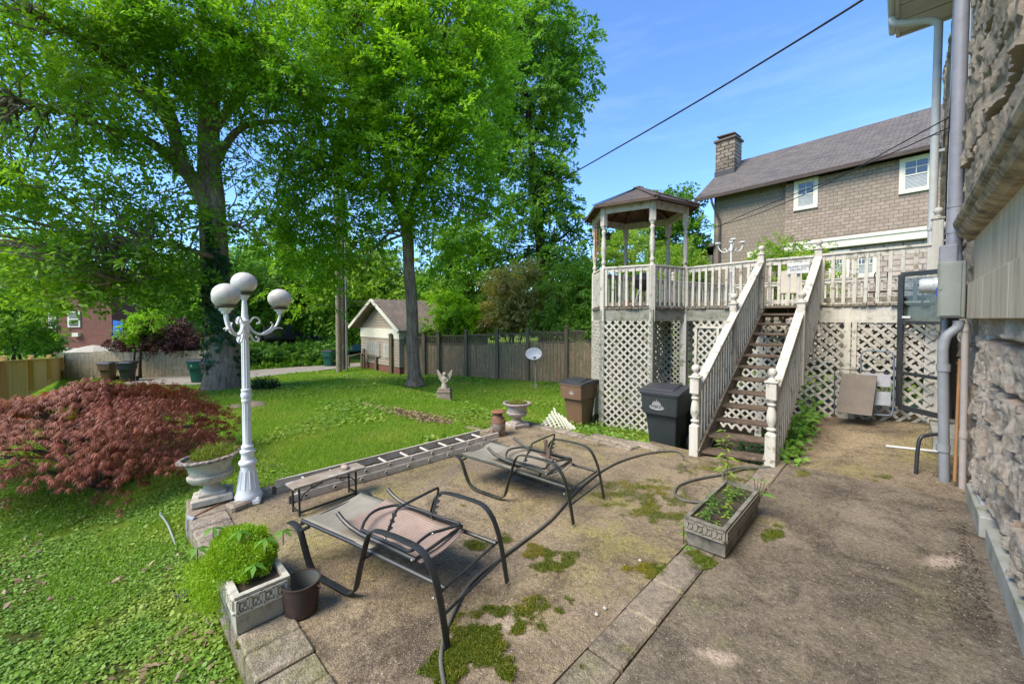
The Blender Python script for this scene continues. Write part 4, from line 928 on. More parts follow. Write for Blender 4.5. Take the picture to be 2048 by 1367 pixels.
b.build('fascia', mat('roof_edge_brown', (.10, .065, .045)), rf, world=True)
b = MB()
for k in range(6):
    b.add([P3(hexv(k, ro - .05), zt - .03), P3(hexv(k + 1, ro - .05), zt - .03), P3(HC, za - .06)], [(0, 1, 2)])
    b.bar(P3(hexv(k, HR), zt), P3(HC, za - .09), .06, .07); b.bar(P3(hexv(k + .5, HR * .87), zt), P3(HC, za - .09), .04, .05)
b.build('ceiling', M_under, rf, world=True, fix=False)
# stairs
st = thing('staircase', 'steep open wooden staircase with dark worn treads and white handrails up to the deck', 'stairs', (-1.6, 5.9, 0))
L0 = np.array([-2.03, 5.72]); R0 = np.array([-1.17, 5.96]); n_ = 12
for i in range(n_):
    s = (i + .0) / (n_); a = L0 + (TL - L0) * (s * .99 + .01) + [.05, .0]; c = R0 + (TR - R0) * (s * .99 + .01) + [-.03, 0]; z = -.02 + (ZD + .02) * (i + .35) / (n_ + .35)
    u, nn = nrm2(a, c); rr = random.Random(i); b = MB(); up = -nn
    for j in (0, 1): m1 = a + up * (.06 + j * .135); m2 = c + up * (.06 + j * .135); b.bar(P3(m1, z + rr.uniform(-.006, .006)), P3(m2, z + rr.uniform(-.006, .006)), .128, .042, ch=.008)
    b.build('tread', M_tread, st, world=True)
for (a, c, sg) in ((L0, TL, 1), (R0, TR, -1)):
    off = np.array([.06 * sg, 0]); b = MB(); b.bar(P3(a + off, -.02), P3(c + off, ZD - .16), .04, .24); 
    b.build('stringer', M_rot, st, world=True)
    f = MB(); hz = .86; a2 = a + (c - a) * .0
    f.bar(P3(a2, hz + .04), P3(c, ZD + hz - .0), .12, .045, ch=.006); f.bar(P3(a2, hz - .02), P3(c, ZD + hz - .06), .04, .12); hr = f.build('handrail', M_white, st, world=True)
    n2 = 27
    for i in range(n2):
        s = (i + 1) / (n2 + 1); p = a + (c - a) * s; z0 = ZD * s - .20; z1 = ZD * s + hz - .05; g = MB(); g.box((p[0] - sg * .03, p[1], (z0 + z1) / 2), (.03, .062, z1 - z0)); g.build('baluster', M_white, hr, world=True)
    post(st, a, -.12, 1.08, .12, M_white, 'newel_post', True, (.42, .86)); mid = a + (c - a) * .52; post(st, mid + [sg * -.02, 0], ZD * .52 - .25, ZD * .52 + 1.02, .105, M_white, 'newel_post', True)
# ================================================================== OBJECTS ON THE PATIO
# ---------------- sun loungers, local x = towards the foot end, y = across, z up
def make_lounger(label, loc, rz, cloth2, fm):
    t = thing('sun_lounger', label, 'lounger', loc, rz, 'folded metal sun loungers on the patio'); W = .655
    prof = [(0, 0), (.05, .25), (.085, .36), (.13, .445), (.19, .50), (.27, .52), (.42, .525), (.56, .52), (.63, .50), (.675, .44), (.71, .34), (.75, .22), (.79, .08), (.83, .025), (.90, .004), (1.05, .004), (1.20, .006), (1.29, .03), (1.34, .09), (1.385, .18), (1.43, .27), (1.475, .305), (1.53, .315), (1.58, .31)]
    P = smoothpath([(a, 0, c) for a, c in prof], 3)
    for i in (0, 1):
        b = MB(); b.tube([p + np.array([0, W * i, .006]) for p in P], .02, 8, up0=(0, 1, 0), flat=(.026, .0075)); b.build('side_frame', fm, t, smooth=35)
    b = MB()
    for y in (.055, W - .055): b.tube([(1.50, y, .325), (.9, y, .325), (.06, y, .30)], .0145, 8)
    b.tube([(1.48, .03, .31), (1.48, W - .03, .31)], .012, 8); b.tube([(.12, .0, .40), (.12, W, .40)], .001, 4)
    for x in (.73, 1.42):
        for y in (.0, W - .055): b.box((x, y + .028, .295), (.03, .07, .014))
    b.build('seat_frame', fm, t, smooth=35)
    b = MB(); b.tube([(.085, 0, .275), (.085, W, .275)], .0095, 8); b.tube([(.05, 0, .16), (.05, W, .16)], .0095, 8); b.build('cross_bar', fm, t, smooth=40)
    # seat sling with slight sag
    def cloth(x0, x1, y0, y1, zf, m, name, n1=24, n2=12, th=.003):
        xs = np.linspace(x0, x1, n1); ys = np.linspace(y0, y1, n2); X, Y = np.meshgrid(xs, ys, indexing='ij'); Z = zf(X, Y); V = np.stack([X, Y, Z], -1).reshape(-1, 3); I = np.arange(n1 * n2).reshape(n1, n2)
        F = np.stack([I[:-1, :-1], I[1:, :-1], I[1:, 1:], I[:-1, 1:]], -1).reshape(-1, 4); o = npmesh(name, V, F, m, t, smooth=True, world=False); s = o.modifiers.new('thick', 'SOLIDIFY'); s.thickness = th; return o
    cloth(.72, 1.50, .055, W - .055, lambda X, Y: .338 - .022 * np.sin(np.clip((Y - .055) / (W - .11), 0, 1) * math.pi) ** .7, M_sling, 'seat_sling')
    y0, y1 = .10, W - .11
    def rz_(X): return .365 + .055 * sm((X - .88) / .3) + .012 * np.sin(X * 9)
    cloth(.30, 1.10, y0, y1, lambda X, Y: rz_(X) - .03 * np.sin(np.clip((Y - y0) / (y1 - y0), 0, 1) * math.pi) ** .8 - .03 * sm((.42 - X) / .2), cloth2, 'backrest_sling')
    b = MB()
    for y in (y0 - .012, y1 + .012): b.tube([(1.11, y, .47), (1.05, y, .435), (.97, y, .405), (.85, y, .385), (.6, y, .378), (.33, y, .365)], .0155, 8)
    b.tube([(.35, y0, .355), (.35, y1, .355)], .011, 8); b.build('backrest_frame', fm, t, smooth=40)
    ring = smoothpath([(.92, .17, .415), (.98, .28, .415), (.98, .38, .415), (.90, .50, .41), (.72, .53, .405), (.48, .53, .40), (.33, .53, .40), (.33, .50, .40)], 6) + smoothpath([(.38, .38, .405), (.41, .30, .41), (.40, .18, .41), (.37, .12, .41), (.40, .085, .405), (.5, .09, .405), (.7, .09, .405), (.86, .10, .41)], 6)
    b = MB(); b.tube(ring, .0105, 8, closed=True); b.build('support_loop', fm, t, smooth=60)
    br = [(.67, .14, .375), (.60, .14, .52), (.57, .15, .59), (.56, .18, .612), (.53, .48, .625), (.525, .52, .615), (.54, .53, .57), (.60, .53, .375)]
    b = MB(); b.tube(smoothpath(br, 4), .0095, 8)
    for (y, x0, x1) in ((.14, .67, .585), (.53, .60, .535)):
        for k in range(4):
            f_ = .15 + k * .23; x = x0 + (x1 - x0) * f_; z = .38 + .21 * f_; b.prism([(x - .005, z - .02), (x - .045, z + .012), (x - .04, z + .018), (x - .005, z + .022)], y - .005, y + .005, 'y')
    b.build('ratchet_bracket', fm, t, smooth=40)
    b = MB()
    for (x, y, z) in ((.345, y1 + .03, .37), (.345, y0 - .03, .37), (.085, W - .02, .31), (.09, -.015, .27), (.5, .56, .39), (.62, .10, .415), (.38, .30, .42)): b.sphere((x, y, z), .0085, 8, 6)
    b.build('bolts', mat('bolt_zinc', (.5, .48, .44), metal=.6, rough=.4, bump=0), t, smooth=60)
    return t
def lounge_loc(n, g): a = G(*n); c = G(*g); u = c - a; return a + np.array([0, 0, .012]), math.atan2(u[1], u[0]), u / np.linalg.norm(u)
def mirror(t):
    for o in list(t.children):
        for v in o.data.vertices: v.co.y = -v.co.y
        o.data.flip_normals()
P, rz, u = lounge_loc((895, 1300), (690, 1187)); t1 = make_lounger('nearest dark metal sun lounger with pinkish striped backrest folded flat', P, rz, M_slingp, M_frame); mirror(t1)
P, rz, u = lounge_loc((1147, 1052), (993, 997)); t2 = make_lounger('farther sun lounger in mossy dark metal with torn brown straps over its backrest', P, rz, sling('tan_sling_cloth', (.34, .29, .22), (.26, .22, .165), (.2, .17, .13)), M_frame2); mirror(t2)
b = MB()
M_strap = mat('torn_strap_cloth', (.085, .055, .04), (.15, .11, .085), rough=.9, bump=.3)
for pts in ([(.62, -.50, .42), (.60, -.47, .55), (.57, -.40, .57), (.50, -.34, .50), (.47, -.30, .41)], [(.60, -.52, .42), (.52, -.40, .43), (.45, -.30, .42), (.40, -.22, .43)], [(.66, -.44, .41), (.55, -.36, .425), (.43, -.36, .42)], [(.45, -.26, .42), (.42, -.24, .37), (.43, -.22, .33)]):
    b.tube(smoothpath(pts, 6), .01, 4, up0=(0, 0, 1), flat=(.004, .016))
b.build('torn_strap', M_strap, t2)
# ---------------- lamp post
def ellglobe(par, c, r, rz=0):
    b = MB(); b.sphere(c, r, 24, 16, (1, 1, .93)); g = b.build('globe', M_globe, par, world=True, smooth=70)
    b = MB(); b.lathe([(.055, 0), (.085, .012), (.088, .02), (.06, .03), (.0, .03)], (c[0], c[1], c[2] - r * .93 - .012), 16, wob=.04); b.build('rim', M_globebase, g, world=True); return g
P = G(497, 1003); lp = thing('lamp_post', 'white cast metal lamp post with four dirty round globes at the patio corner', 'lamp post', P)
b = MB(); b.box((P[0], P[1], .028), (.235, .235, .055), rz=-.35, ch=.012)
b.lathe([(.118, .055), (.122, .08), (.112, .10), (.106, .12), (.100, .14), (.064, .36), (.066, .375), (.062, .385)], P, 24)
for k in range(12):
    a = 2 * math.pi * k / 12; b.tube([(P[0] + .095 * math.cos(a), P[1] + .095 * math.sin(a), .16), (P[0] + .067 * math.cos(a), P[1] + .067 * math.sin(a), .34)], .007, 6)
for s1, s2 in ((-1, -1), (1, -1), (1, 1), (-1, 1)):
    q = rotm(0, 0, -.35) @ np.array([s1 * .095, s2 * .095, 0]); b.lathe([(.014, .05), (.014, .068), (.0, .07)], (P[0] + q[0], P[1] + q[1], 0), 8)
b.build('base', M_lamp, lp, world=True, smooth=40)
b = MB(); b.lathe([(.062, .385), (.078, .40), (.083, .42), (.078, .435), (.060, .45), (.055, .49), (.060, .515), (.068, .53), (.066, .545), (.050, .555), (.056, .575), (.056, .59), (.045, .60), (.040, .62), (.036, 1.03), (.042, 1.04), (.046, 1.06), (.046, 1.07), (.040, 1.075), (.049, 1.10), (.050, 1.125), (.041, 1.15), (.046, 1.16), (.046, 1.175), (.034, 1.185), (.029, 1.70), (.034, 1.71), (.036, 1.72), (.036, 1.745), (.030, 1.75)], P, 20)
for k in range(10):
    a = 2 * math.pi * k / 10; b.tube([(P[0] + .036 * math.cos(a), P[1] + .036 * math.sin(a), .64), (P[0] + .030 * math.cos(a), P[1] + .030 * math.sin(a), 1.68)], .005, 5)
b.build('pole', M_lamp, lp, world=True, smooth=40)
b = MB(); b.lathe([(.034, 1.75), (.045, 1.76), (.045, 1.775), (.04, 1.78), (.040, 1.85), (.046, 1.86), (.046, 1.88), (.036, 1.89), (.030, 1.93), (.021, 2.09), (.030, 2.10), (.045, 2.125), (.05, 2.14), (.03, 2.15)], P, 20); b.build('hub', M_lamp, lp, world=True, smooth=40)
ellglobe(lp, (P[0], P[1], 2.265), .116)
for deg in (-78, 64, 152):
    a = math.radians(deg); dv = math.cos(a) * Rr + math.sin(a) * Fh
    def Q(r, z): return P + dv * r + np.array([0, 0, z])
    b = MB(); b.tube(smoothpath([Q(.04, 1.83), Q(.08, 1.77), Q(.15, 1.735), (Q(.24, 1.75)), Q(.32, 1.81), Q(.365, 1.90), Q(.375, 1.955)], 6), [.013] * 37, 8)
    b.tube(smoothpath([Q(.05, 1.86), Q(.09, 1.91), Q(.14, 1.90), Q(.15, 1.86), Q(.12, 1.85)], 5), .009, 7)
    b.tube(smoothpath([Q(.05, 1.74), Q(.08, 1.68), Q(.12, 1.66), Q(.14, 1.69), Q(.11, 1.71)], 5), .010, 7)
    b.tube(smoothpath([Q(.18, 1.745), Q(.25, 1.78), Q(.29, 1.83), Q(.27, 1.86)], 5), .008, 6); b.tube(smoothpath([Q(.30, 1.78), Q(.36, 1.80), Q(.40, 1.79)], 4), .007, 6)
    b.lathe([(.015, 1.95), (.03, 1.955), (.035, 1.975), (.055, 1.99), (.06, 2.005), (.04, 2.01)], Q(.375, 0), 16); arm = b.build('arm', M_lamp, lp, world=True, smooth=45)
    ellglobe(lp, tuple(Q(.375, 2.12)), .116)
# ---------------- urns
def urn(label, P, s, tilt, m, mr, plant, z0=0., sq=.17):
    t = thing('garden_urn', label, 'urn', (P[0], P[1], z0), 0); M = rotm(*tilt)
    b = MB(); b.box((0, 0, .035), (sq * 2, sq * 2, .07), rz=-.2, ch=.01); b.box((0, 0, .085), (sq * 1.35, sq * 1.35, .03), rz=-.2, ch=.006); b.v = [tuple(M @ (np.array(v) * s)) for v in b.v]; b.build('plinth', m, t)
    b = MB(); b.lathe([(.11, .10), (.085, .125), (.07, .16), (.075, .175), (.10, .185), (.16, .21), (.195, .245), (.20, .275), (.17, .285), (.175, .30), (.185, .36), (.215, .41), (.235, .43), (.235, .425), (.19, .40), (.0, .395)], seg=32)
    for k in range(20):
        a = 2 * math.pi * k / 20; b.tube([(.105 * math.cos(a), .105 * math.sin(a), .19), (.165 * math.cos(a), .165 * math.sin(a), .222), (.194 * math.cos(a), .194 * math.sin(a), .262)], [.008, .014, .008], 6)
    b.v = [tuple(M @ (np.array(v) * s)) for v in b.v]; b.build('bowl', m, t, smooth=50)
    b = MB(); b.lathe([(.225, .42), (.255, .425), (.27, .44), (.268, .452), (.25, .458), (.235, .462), (.222, .455), (.215, .43)], seg=40, wob=.012); b.f = b.f[:-2]; b.v = [tuple(M @ (np.array(v) * s)) for v in b.v]; b.build('rim', mr, t, smooth=60)
    b = MB(); b.lathe([(.22, .415), (.21, .43), (.12, .45), (0, .455)], seg=24); b.v = [tuple(M @ (np.array(v) * s)) for v in b.v]; b.build('soil', M_soil, t, smooth=60)
    return t
U1 = np.array([-5.04, .74, 0]); u1 = urn('large pale stone urn filled with yellow green moss, left of the lamp post', U1, 1.0, (.05, -.06, 0), M_plw, M_urnrim, 1, .04)
U2 = G(1034, 852); u2 = urn('smaller weathered urn standing beside the rusty milk can', U2, .93, (0, 0, 0), M_urn2, mat('pink_grey_rim', (.40, .33, .30), (.28, .22, .2), (.14, .10, .09), sc=12, sc2=26, thr=(.5, .65), bump=.6), 2)
b = MB(); b.box((U1[0] + .02, U1[1] - .02, -.06), (.42, .40, .18), rz=-.1, ch=.015); b.box((U1[0] + .3, U1[1] + .18, .02), (.16, .24, .09), rz=.3, ch=.02); tag(b.build('stone_footing', M_block), 'rough stone blocks under the large urn at the patio corner', 'stone')
b = MB(); p, q = G(383, 1040, .0), G(455, 1003, .02); b.tube([p + [0, 0, .02], q + [0, 0, .02]], .012, 8); pp_ = b.build('rusty_pipe', M_rust); tag(pp_, 'thin rusty pipe running across the edge blocks below the large urn', 'pipe')
b = MB(); q = p; b.tube([q + [.05, .02, .02], q + [-.04, -.02, .02]], .022, 12); b.tube([q + [-.03, -.015, .035], q + [-.035, -.02, -.08]], .024, 12); b.tube([q + [-.035, -.02, -.08], q + [-.035, -.02, -.26]], .016, 10); tag(b.build('pipe_elbow', M_pvc, smooth=50), 'grey plastic pipe elbow at the outer corner of the patio edge', 'pipe fitting')
# ---------------- milk can
P = G(996, 870); t = thing('milk_can', 'old rusty milk can with mushroom lid at the patio corner', 'milk can', P)
k_ = 1.0; b = MB(); b.lathe([(.115, 0), (.122, .01), (.122, .19), (.126, .2)], seg=24); b.build('body', M_can, t, smooth=40)
b = MB(); b.lathe([(.126, .2), (.126, .215), (.12, .22), (.105, .26), (.078, .30), (.072, .31), (.072, .345), (.085, .35)], seg=24)
for s in (-1, 1): b.tube(smoothpath([(s * .118, 0, .23), (s * .145, 0, .26), (s * .145, 0, .30), (s * .10, 0, .315)], 4), .008, 6)
b.build('shoulder', M_rust, t, smooth=40); b = MB(); b.lathe([(.08, .348), (.115, .352), (.118, .362), (.10, .372), (.05, .38), (0, .382)], seg=24); b.build('lid', mat('rusty_lid', (.25, .11, .05), (.16, .075, .04), (.32, .17, .1), sc2=25, bump=.4), t, smooth=40)
for o in t.children:
    for v in o.data.vertices: v.co.z *= 1.08
# ---------------- bench
P0b, P1b = G(600, 1032), G(713, 991); ux_ = P1b - P0b; BL = np.linalg.norm(ux_); ux_ /= BL; uy_ = np.array([-ux_[1], ux_[0], 0])
if np.dot(uy_, P0b) < 0: uy_ = -uy_
hb = float(PL(600, 976, P0b, -uy_)[2]); t = thing('plank_bench', 'low bench with a peeling board seat on black iron legs beside the ladder', 'bench', P0b)
b = MB(); a = P0b - ux_ * .06 - uy_ * .02; e = P1b + ux_ * .10 - uy_ * .02; V_ = [a, e, e + uy_ * .20, a + uy_ * .20]; b.quadprism([v + [0, 0, hb] for v in V_], (0, 0, 1), .024); b.build('seat', M_plank, t, world=True, bevel=.004)
for P_, sg in ((P0b, 1), (P1b, -1)):
    b = MB()
    for w_ in (.01, .16): b.tube([P_ + uy_ * w_ + [0, 0, hb], P_ + uy_ * (w_ + .0) + [0, 0, 0]], .011, 4, up0=tuple(ux_))
    b.bar(P_ + uy_ * .0 + [0, 0, .04], P_ + uy_ * .17 + [0, 0, .04], .012, .015); b.build('leg', M_black, t, world=True)
b = MB(); b.bar(P0b + [0, 0, .035] , P1b + [0, 0, .035], .014, .016)
for P_, sg in ((P0b, 1), (P1b, -1)): b.tube(smoothpath([P_ + [0, 0, hb * .5], P_ + ux_ * sg * .06 + [0, 0, hb * .8], P_ + ux_ * sg * .22 + [0, 0, hb * .97]], 6), .006, 6)
b.build('brace', M_black, t, world=True)
b = MB(); q = P0b + ux_ * BL * .87 + uy_ * .10 + [0, 0, hb + .04]; b.sphere(q, .05, 12, 8, (1.2, .75, .5)); o = b.build('rock', mat('pink_rock', (.42, .33, .26), (.34, .26, .2), bump=.4), smooth=70); tag(o, 'pinkish stone lying on the plank bench seat', 'rock')
# ---------------- extension ladder
LA = np.array([-4.46, 1.30, 0]); LB = np.array([-4.36, 4.16, 0]); lu = LB - LA; LL = np.linalg.norm(lu); lu /= LL; lv = np.array([-lu[1], lu[0], 0]); 
t = thing('extension_ladder', 'long weathered aluminium extension ladder lying along the back of the patio', 'ladder', LA)
def rail(par, a, c, z, side):
    b = MB(); b.bar(a + [0, 0, z], c + [0, 0, z], .004, .072); b.bar(a + [0, 0, z + .036] + lv * .012 * side, c + [0, 0, z + .036] + lv * .012 * side, .026, .004); b.bar(a + [0, 0, z - .036] + lv * .012 * side, c + [0, 0, z - .036] + lv * .012 * side, .026, .004)
    return b.build('rail', M_alum, par, world=True)
wL = .37
for (z, s0, s1, w0) in ((.042, 0., LL - .02, 0.), (.118, .06, LL + .02, .02)):
    a = LA + lu * s0 + lv * w0; c = LA + lu * s1 + lv * w0
    rail(t, a, c, z, 1); rail(t, a + lv * (wL - 2 * w0) - lu * (.06 if z < .1 else .12), c + lv * (wL - 2 * w0) - lu * .1, z, -1)
    n = int((s1 - s0) / .30)
    for i in range(n):
        p = a + lu * (.14 + i * .30) + [0, 0, z - .0]; b = MB(); b.tube([p - lv * .012, p + lv * (wL - 2 * w0 + .012)], .016, 10); b.tube([p - lv * .014, p - lv * .004], .022, 12); b.build('rung', M_alum, t, world=True, smooth=50)
b = MB()
for (z, s0, w0) in ((.042, 0., 0.), (.118, .06, .02)):
    for i in range(9): p = LA + lu * (s0 + .14 + i * .30) + lv * w0 + [0, 0, z]; b.tube([p - lv * .016, p - lv * .0145], .011, 10)
b.build('rung_holes', M_dark, t, world=True)
b = MB()
for w_ in (0, wL): p = LA + lv * w_ + [0, 0, .04]; b.box(p - lu * (.005 if w_ == 0 else .07), (.035, .03, .085), rz=math.atan2(lu[1], lu[0]))
b.build('foot', mat('ladder_foot', (.12, .10, .08)), t, world=True)
# ---------------- statue
P = GT(889, 798); t = thing('angel_statue', 'small stone angel with raised wings on a square pedestal on the lawn', 'statue', P, YAW)
b = MB(); b.box((0, 0, .09), (.36, .36, .18), taper=.86); b.box((0, 0, .21), (.34, .34, .06), ch=.01); b.box((0, 0, .26), (.30, .30, .05)); b.build('pedestal', M_ped, t)
b = MB(); b.lathe([(.085, .28), (.09, .31), (.07, .36), (.06, .42), (.065, .47), (.075, .52), (.07, .55), (.035, .575), (.028, .59), (.045, .61), (.05, .64), (.04, .675), (.0, .69)], seg=14, sy=.8)
b.tube(smoothpath([(.06, -.02, .53), (.09, -.06, .47), (.02, -.09, .45)], 4), .016, 8); b.build('figure', M_statue, t, smooth=60)
for s in (-1, 1):
    b = MB(); b.prism([(s * .02, .40), (s * .08, .42), (s * .14, .50), (s * .18, .62), (s * .20, .74), (s * .15, .72), (s * .10, .64), (s * .04, .57)], .05, .08, 'y'); b.build('wing', M_statue, t, bevel=.008)
# ---------------- satellite dish
P = GT(1068, 775); t = thing('satellite_dish', 'grey oval satellite dish on a thin pole in the lawn before the brown fence', 'satellite dish', P, YAW)
zc_ = float(PL(1067, 708, P, Fh)[2] - P[2]); b = MB(); n1 = 8; seg = 28; vs = [(0, .0, 0)]; fs = []
for i in range(1, n1 + 1):
    for k in range(seg): a = 2 * math.pi * k / seg; r = i / n1; vs.append((.30 * r * math.cos(a), -.06 * r * r, .225 * r * math.sin(a)))
for k in range(seg): fs.append((0, 1 + k, 1 + (k + 1) % seg))
for i in range(n1 - 1):
    for k in range(seg): k2 = (k + 1) % seg; fs.append((1 + i * seg + k, 1 + (i + 1) * seg + k, 1 + (i + 1) * seg + k2, 1 + i * seg + k2))
b.add(vs, fs); b.xf(rotm(-.35, 0, -.25), (0, 0, zc_)); o = b.build('reflector', M_dish, t, smooth=60); s_ = o.modifiers.new('thick', 'SOLIDIFY'); s_.thickness = .012
b = MB(); b.tube([(0.06, .06, 0), (.05, .05, zc_ - .1), (.02, .03, zc_)], .022, 8); b.box((.06, .06, .07), (.07, .07, .16)); b.build('pole', mat('dish_pole_grey', (.3, .3, .28), (.2, .19, .16)), t, smooth=50)
b = MB(); b.tube([(.02, -.05, zc_ - .2), (0, -.38, zc_ - .10)], .01, 6); b.box((0, -.39, zc_ - .08), (.12, .05, .05), ch=.01); b.build('feed_arm', M_frame, t)
# ---------------- wheeled bins
def bin_(label, P, rz, m, ml, emblem=None, s=1., name='wheeled_bin', group='wheeled bins', cat='bin', wheels=True, lm=None, step=True):
    t = thing(name, label, cat, P, rz, group)
    def ring(w, d, z, y=0.): return [(-w, -d + y, z), (w, -d + y, z), (w, d + y, z), (-w, d + y, z)]
    lv_ = [ring(.20, .22, .03, .03), ring(.205, .23, .10, .03), ring(.245, .285, .62, .01), ring(.25, .29, .64, .01), ring(.272, .335, .66, -.015), ring(.29, .36, .95, -.02), ring(.305, .375, .96, -.02), ring(.305, .375, .985, -.02)]
    b = MB(); cr = []
    for r in lv_:
        A_ = [np.array(v) for v in r]; q = []
        for i in range(4):
            p0, p1, p2 = A_[i - 1], A_[i], A_[(i + 1) % 4]; c_ = .045
            q += [p1 + (p0 - p1) / np.linalg.norm(p0 - p1) * c_, p1 + ((p0 - p1) / np.linalg.norm(p0 - p1) + (p2 - p1) / np.linalg.norm(p2 - p1)) * c_ * .29, p1 + (p2 - p1) / np.linalg.norm(p2 - p1) * c_]
        cr.append(q)
    n = 12; vs = [tuple(v) for q in cr for v in q]; fs = [tuple(range(n))[::-1], tuple(range((len(cr) - 1) * n, len(cr) * n))]
    for i in range(len(cr) - 1):
        for k in range(n): k2 = (k + 1) % n; fs.append((i * n + k, i * n + k2, (i + 1) * n + k2, (i + 1) * n + k))
    vs = [tuple(np.array(v) * s) for v in vs]; b.add(vs, fs); b.build('body', m, t, smooth=38)
    b = MB(); b.prism([(-.40, .985), (-.40, 1.005), (-.36, 1.02), (.10, 1.065), (.32, 1.05), (.36, 1.01), (.36, .985)], -.318, .318, 'x'); b.prism([(-.30, 1.02), (-.27, 1.045), (.05, 1.085), (.15, 1.085), (.25, 1.06), (.28, 1.04)], -.19, .19, 'x'); b.v = [tuple(np.array(v) * s) for v in b.v]; b.build('lid', ml, t, bevel=.008)
    b = MB(); b.tube([(-.26, .37, .93), (-.26, .43, .95), (.26, .43, .95), (.26, .37, .93)], .018, 8); b.v = [tuple(np.array(v) * s) for v in b.v]; b.build('handle', ml, t, smooth=50)
    if wheels:
        b = MB(); b.tube([(-.29, .27, .14), (.29, .27, .14)], .012, 8); b.v = [tuple(np.array(v) * s) for v in b.v]; b.build('axle', M_rubber, t)
        for sx in (-1, 1):
            b = MB(); b.tube([(sx * .275, .27 + .115 * math.cos(2 * math.pi * k / 20), .14 + .115 * math.sin(2 * math.pi * k / 20)) for k in range(20)], .024, 8, closed=True); b.v = [tuple(np.array(v) * s) for v in b.v]; wv = b.build('wheel', M_rubber, t, smooth=60)
            b = MB(); b.tube([(sx * .255, .27, .14), (sx * .292, .27, .14)], .03, 12)
            for k in range(8): a = 2 * math.pi * k / 8; b.bar((sx * .28, .27, .14), (sx * .28, .27 + .10 * math.cos(a), .14 + .10 * math.sin(a)), .012, .018)
            b.tube([(sx * .25, .27, .14), (sx * .262, .27, .14)], .09, 20); b.v = [tuple(np.array(v) * s) for v in b.v]; b.build('rim', M_lid, wv)
    return t
def emblem_on(t, prims, s=1.):
    b = MB()
    for p in prims: p(b)
    b.v = [tuple(np.array(v) * s) for v in b.v]; b.build('emblem', M_emblem, t)
def ringy(cx, cz, rx, rz_, r=.004, y=-.362): return lambda b: b.tube([(cx + rx * math.cos(2 * math.pi * k / 28), y - (cz + rz_ * math.sin(2 * math.pi * k / 28) - .8) * .085, cz + rz_ * math.sin(2 * math.pi * k / 28)) for k in range(28)], r, 5, closed=True)
def dash(x0, z0, x1, z1, r=.0045, y=-.362): return lambda b: b.tube([(x0, y - (z0 - .8) * .085, z0), (x1, y - (z1 - .8) * .085, z1)], r, 5)
Pk = np.array([-2.66, 6.26, 0]); Pk[2] = terrz(Pk) + .0
t = bin_('charcoal wheeled bin with white skyline emblem beside the foot of the stairs', Pk, R_(4), M_bink, M_lid)
emblem_on(t, [ringy(-.03, .77, .10, .028), ringy(-.03, .77, .112, .036, .003)] + [dash(-.03 + x, .81, -.03 + x, .81 + h, .006) for x, h in ((-.06, .03), (-.045, .045), (-.03, .06), (-.015, .05), (0, .085), (.015, .055), (.03, .06), (.045, .04), (.06, .025))] + [dash(-.10, .765, -.07, .775), dash(-.06, .758, -.055, .784), dash(-.04, .757, -.035, .783), dash(-.02, .757, -.0, .783), dash(.0, .757, .01, .783), dash(.02, .783, .03, .758), dash(.045, .76, .045, .78)])
Pk2 = np.array([-2.60, 7.12, 0]); Pk2[2] = terrz(Pk2); bin_('second charcoal wheeled bin, mostly hidden behind the bin with the skyline emblem', Pk2, R_(-5), M_bink, M_lid)
Pb = GT(1146, 850); 
t = bin_('brown wheeled bin with round white emblem by the lattice panel', Pb + [.1, .1, 0], R_(2), M_binb, M_lid)
emblem_on(t, [ringy(.03, .82, .062, .062, .004)] + [dash(-.02, .82, .07, .83), dash(-.01, .84, .05, .86), dash(-.025, .80, .0, .765), dash(.005, .80, .03, .765), dash(.035, .80, .04, .765), dash(.06, .80, .06, .77), dash(.0, .80, .08, .80)])
P = DT(213, 15.0); bin_('brown wheeled bin standing left of a black one against the grey fence', P, R_(58), M_binb, M_lid, s=.68)
P = DT(252, 14.8); bin_('black wheeled bin standing against the grey fence at far left', P, R_(62), M_bink, M_lid, s=.72)
P = GT(398, 766); t = bin_('green recycling bin with a small white emblem beside the big tree trunk', P + [-.2, 0, 0], R_(62), M_bing, M_lid, s=.82); emblem_on(t, [dash(-.13, .80, -.10, .86, .008), dash(-.10, .86, -.07, .80, .008), dash(-.13, .79, -.07, .79, .008), dash(-.13, .76, -.07, .76, .006)], .82)
P = DT(426, 13.2); bin_('brown bin half hidden behind the big tree trunk', P, R_(60), M_binb, M_lid, s=.92)
P = GT(657, 733); bin_('green bin in front of the far end of the hedge', P, R_(50), M_bing, M_lid, s=.8)
